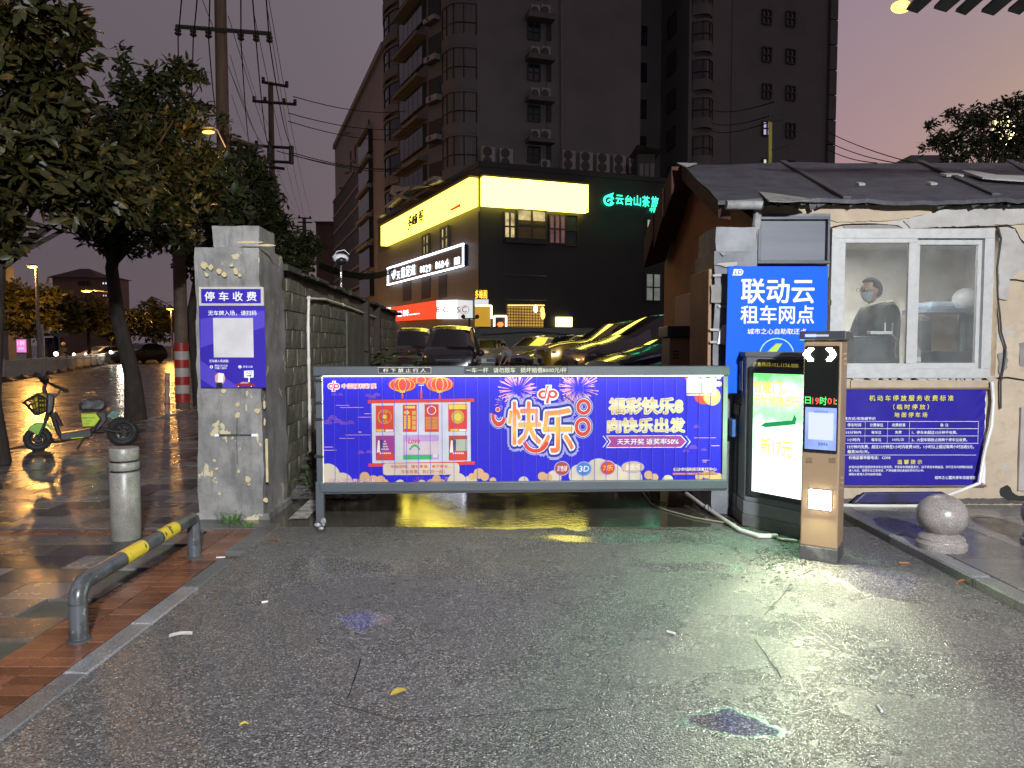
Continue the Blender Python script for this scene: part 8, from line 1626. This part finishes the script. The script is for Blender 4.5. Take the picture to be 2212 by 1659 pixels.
tree('magnolia_tree', 'nearest magnolia at the left edge with large glossy leaves', (-6.55, 9.3, 0), [(-6.55, 9.3, -.05), (-6.6, 9.3, .8), (-6.55, 9.35, 1.7), (-6.45, 9.3, 2.4), (-6.3, 9.2, 3.1), (-6.1, 9.1, 3.9)],
     [bl(30, 60, 8.8, 75), bl(110, 40, 9, 68), bl(165, 70, 9.3, 40), bl(160, 130, 9.2, 48), bl(60, 170, 9, 90), bl(130, 210, 9.4, 80), bl(60, 300, 8.8, 95), bl(160, 300, 9.6, 70), bl(60, 400, 9, 90), bl(160, 400, 9.2, 80), bl(230, 400, 9.5, 60), bl(280, 440, 9.6, 40), bl(210, 330, 9.8, 50), bl(30, 500, 9, 45), bl(-60, 250, 9, 90), bl(-60, 80, 9, 80), bl(310, 380, 9.9, 34)],
     640, .215, LM1, .15, GT, per=7, seed=2, limbs=44, limb_r=.028)
tree('magnolia_tree', 'middle magnolia whose crown surrounds the near orange street lamp', (-7.45, 14.6, 0), [(-7.45, 14.6, -.05), (-7.5, 14.6, .9), (-7.75, 14.6, 2.0), (-7.85, 14.6, 3.0), (-7.6, 14.5, 4.0), (-7.3, 14.4, 5.0)],
     [bl(262, 140, 14, 16), bl(264, 110, 14, 9), bl(265, 190, 14, 30), bl(300, 215, 14, 48), bl(345, 175, 14, 34), bl(385, 160, 14, 32), bl(418, 165, 14, 22), bl(330, 260, 14.4, 60), bl(400, 250, 14, 45), bl(445, 235, 15.5, 14), bl(300, 330, 14, 70), bl(390, 330, 14.5, 60), bl(450, 345, 14.5, 34), bl(240, 420, 14.5, 60), bl(340, 420, 14, 75), bl(430, 420, 14.5, 60), bl(380, 500, 14, 55), bl(300, 510, 14.5, 45), bl(220, 520, 14, 35), bl(180, 480, 14, 40), bl(250, 260, 14.5, 40), bl(480, 262, 15.5, 10)],
     1700, .17, LM2, .17, GT, parts=60, per=6, seed=5, limbs=60, limb_r=.03)
tree('magnolia_tree', 'farther magnolia spreading behind the left gate pillar', (-7.96, 18.7, 0), [(-7.9, 18.7, -.05), (-8.0, 18.7, 1.0), (-8.1, 18.7, 2.2), (-7.9, 18.7, 3.2), (-7.6, 18.6, 4.2), (-7.3, 18.6, 5.0)],
     [bl(480, 380, 18, 55), bl(530, 370, 18.5, 45), bl(560, 400, 18, 36), bl(470, 450, 18, 60), bl(540, 450, 18.5, 60), bl(590, 440, 18, 28), bl(500, 500, 18, 60), bl(575, 500, 18.5, 45), bl(610, 490, 18, 24), bl(640, 520, 18, 34), bl(672, 530, 18, 24), bl(650, 560, 18, 34), bl(610, 560, 18.4, 36), bl(420, 560, 18.5, 45), bl(450, 600, 18, 30), bl(545, 340, 18, 26), bl(560, 560, 18, 40), bl(500, 310, 18.5, 20), bl(498, 345, 12.9, 22), bl(490, 385, 12.7, 26), bl(505, 420, 12.8, 30), bl(500, 455, 12.8, 28)],  # last clumps are added nearer, to hide the near lamp's pole
     1700, .19, LM2, .14, GT, parts=0, per=6, seed=8, limbs=50, limb_r=.03)
GS = 'trees beyond the road'
def ftree(px, Y, blobs, label, seed, n=500, ls=.5, m=LM3, grp=GS):
    b_ = at(px, 745, Y); b_.z = -.09; tz = at(px, 660, Y).z; return tree('street_tree', label, b_, [b_, b_ + V((.1, 0, 1.2)), V((b_.x, Y, max(tz, 2.6))), V((b_.x, Y, max(tz, 2.6) + 1))], blobs, n, ls, m, .16, grp, parts=0, per=6, seed=seed, limbs=10, limb_r=.05)
ftree(60, 52, [bl(20, 640, 52, 40), bl(60, 660, 52, 42), bl(95, 640, 51, 32), bl(50, 700, 52, 36), bl(100, 690, 51, 30)], 'leftmost tree across the road lit orange by the lamp above', 21, 700, .42)
ftree(118, 57, [bl(125, 650, 57, 30), bl(150, 665, 57, 30), bl(130, 690, 57, 32), bl(165, 700, 57, 24)], 'tree across the road between the two orange lamps', 22, 620, .42)
ftree(190, 60, [bl(195, 665, 60, 26), bl(218, 680, 60, 20), bl(190, 690, 60, 28), bl(225, 695, 60, 14), bl(170, 690, 60, 20)], 'orange lit tree below the second street lamp', 23, 620, .42)
ftree(240, 75, [bl(250, 690, 75, 30), bl(280, 700, 75, 30), bl(240, 715, 75, 26), bl(300, 690, 75, 24)], 'dark tree behind the leaning trunk across the road', 24, 420, .55, LM2)
ftree(330, 85, [bl(330, 680, 85, 34), bl(360, 690, 85, 30), bl(310, 700, 85, 30), bl(400, 690, 85, 34), bl(340, 715, 85, 28)], 'dark wide tree at the far bend of the road', 25, 520, .6, LM2)
ftree(430, 80, [bl(440, 690, 80, 34), bl(460, 660, 80, 30), bl(420, 715, 80, 28)], 'dark tree beyond the road just left of the gate pillar', 26, 380, .6, LM2)
# the tree on the right behind the booth
b_ = at(2120, 745, 17); b_.z = 0
tree('roadside_tree', 'dark leafed tree against the glow behind the booth roof', b_, [b_, b_ + V((0, 0, 2)), b_ + V((-.1, 0, 3.6)), b_ + V((.2, 0, 4.6))], [bl(2010, 270, 17, 12), bl(2030, 300, 17, 22), bl(2000, 320, 17, 14), bl(2060, 250, 17, 20), bl(2090, 270, 17, 30), bl(2120, 250, 17, 30), bl(2160, 240, 17, 28), bl(2190, 225, 17, 25), bl(2215, 250, 17, 40), bl(2140, 300, 17, 50), bl(2200, 310, 17, 50), bl(2070, 320, 17, 40), bl(2260, 260, 17, 60)], 1000, .13, LM4, .12, None, parts=0, per=6, seed=31, limbs=60, limb_r=.02)
gl = MB(); c_ = at(2172, 290, 40); gl.ball(c_, .5, .3, .9); t = thing('floodlight', 'warm floodlight shining through the tree behind the booth', 'lamp', V((c_.x, 40, 0))); gl.build('lens', emit('floodlight', (1, .85, .45), 6), t, True)
q = MB(); q.tube([(c_.x, 40, 0), (c_.x, 40, c_.z)], .08, 8); q.build('pole', M_GALV, t)
for k in range(9): q = MB(); q.ball(at(2150 + (k % 4) * 13 + rnd.uniform(-4, 4), 262 + (k // 3) * 22 + rnd.uniform(-6, 6), 39), .12, .1, .16, 8, 6); q.build('leaf_glint', MC['floodlight'], t)  # small glowing balls imitate glints of the floodlight between the leaves
# plants
def tuft(name, label, c, n, h, sp, m, seed, cat='plant', grp=None):
    rr = random.Random(seed); t = thing(name, label, cat, c, grp); c = V(c); q = MB()
    for k in range(n):
        a_ = rr.uniform(0, 6.28); r_ = sp * math.sqrt(rr.random()); b_ = c + V((r_ * math.cos(a_), r_ * math.sin(a_) * .6, 0)); hh = h * rr.uniform(.4, 1) ; tp = b_ + V((rr.uniform(-.4, .4) * hh, rr.uniform(-.4, .4) * hh, hh)); w = h * .05
        for j in range(4):
            p = b_ + (tp - b_) * ((j + 1) / 4); d = V((math.cos(a_ + j * 2.1), math.sin(a_ + j * 2.1), rr.uniform(-.1, .5))).normalized(); s_l = h * rr.uniform(.14, .30); sd2 = d.cross(V((0, 0, 1))).normalized() * s_l * .22
            q.add([p, p + d * s_l * .5 + sd2, p + d * s_l - V((0, 0, s_l * .15)), p + d * s_l * .5 - sd2], [(0, 1, 2, 3)])
    stuff(q.build('foliage', m, t)); q = MB()
    for k in range(min(n, 12)): a_ = rr.uniform(0, 6.28); q.tube([c + V((sp * .4 * math.cos(a_), sp * .3 * math.sin(a_), 0)), c + V((sp * .6 * math.cos(a_), sp * .4 * math.sin(a_), h * .7))], .004, 4)
    q.build('stem', m, t); return t
GW = leafmat('weed_green', (.05, .14, .02), (.08, .20, .03), (.10, .22, .04), 20); GW2 = leafmat('shrub_green', (.03, .07, .015), (.05, .10, .02), (.07, .12, .02), 9)
tuft('weed', 'bright green weeds at the foot of the left gate pillar', gnd(498, 1130), 46, .10, .13, GW, 1, grp='weeds by the pillar'); tuft('weed', 'tiny weed at the left corner of the pillar foot', gnd(425, 1122), 10, .06, .06, GW, 2, grp='weeds by the pillar'); tuft('weed', 'small green weed at the right of the pillar foot weeds', gnd(535, 1138), 14, .05, .07, GW, 6, grp='weeds by the pillar')
tuft('shrub', 'green shrub growing against the far part of the block wall', (at(812, 780, 12.6).x, 12.6, .05), 150, 1.35, .42, GW2, 3, 'shrub'); tuft('weed', 'leafy weeds on the rubble below the conduit', (-1.95, 8.0, .22), 60, .35, .3, GW2, 4); tuft('weed', 'low weeds on the rubble nearer the barrier post', (-1.9, 7.3, .10), 40, .22, .25, GW2, 5)
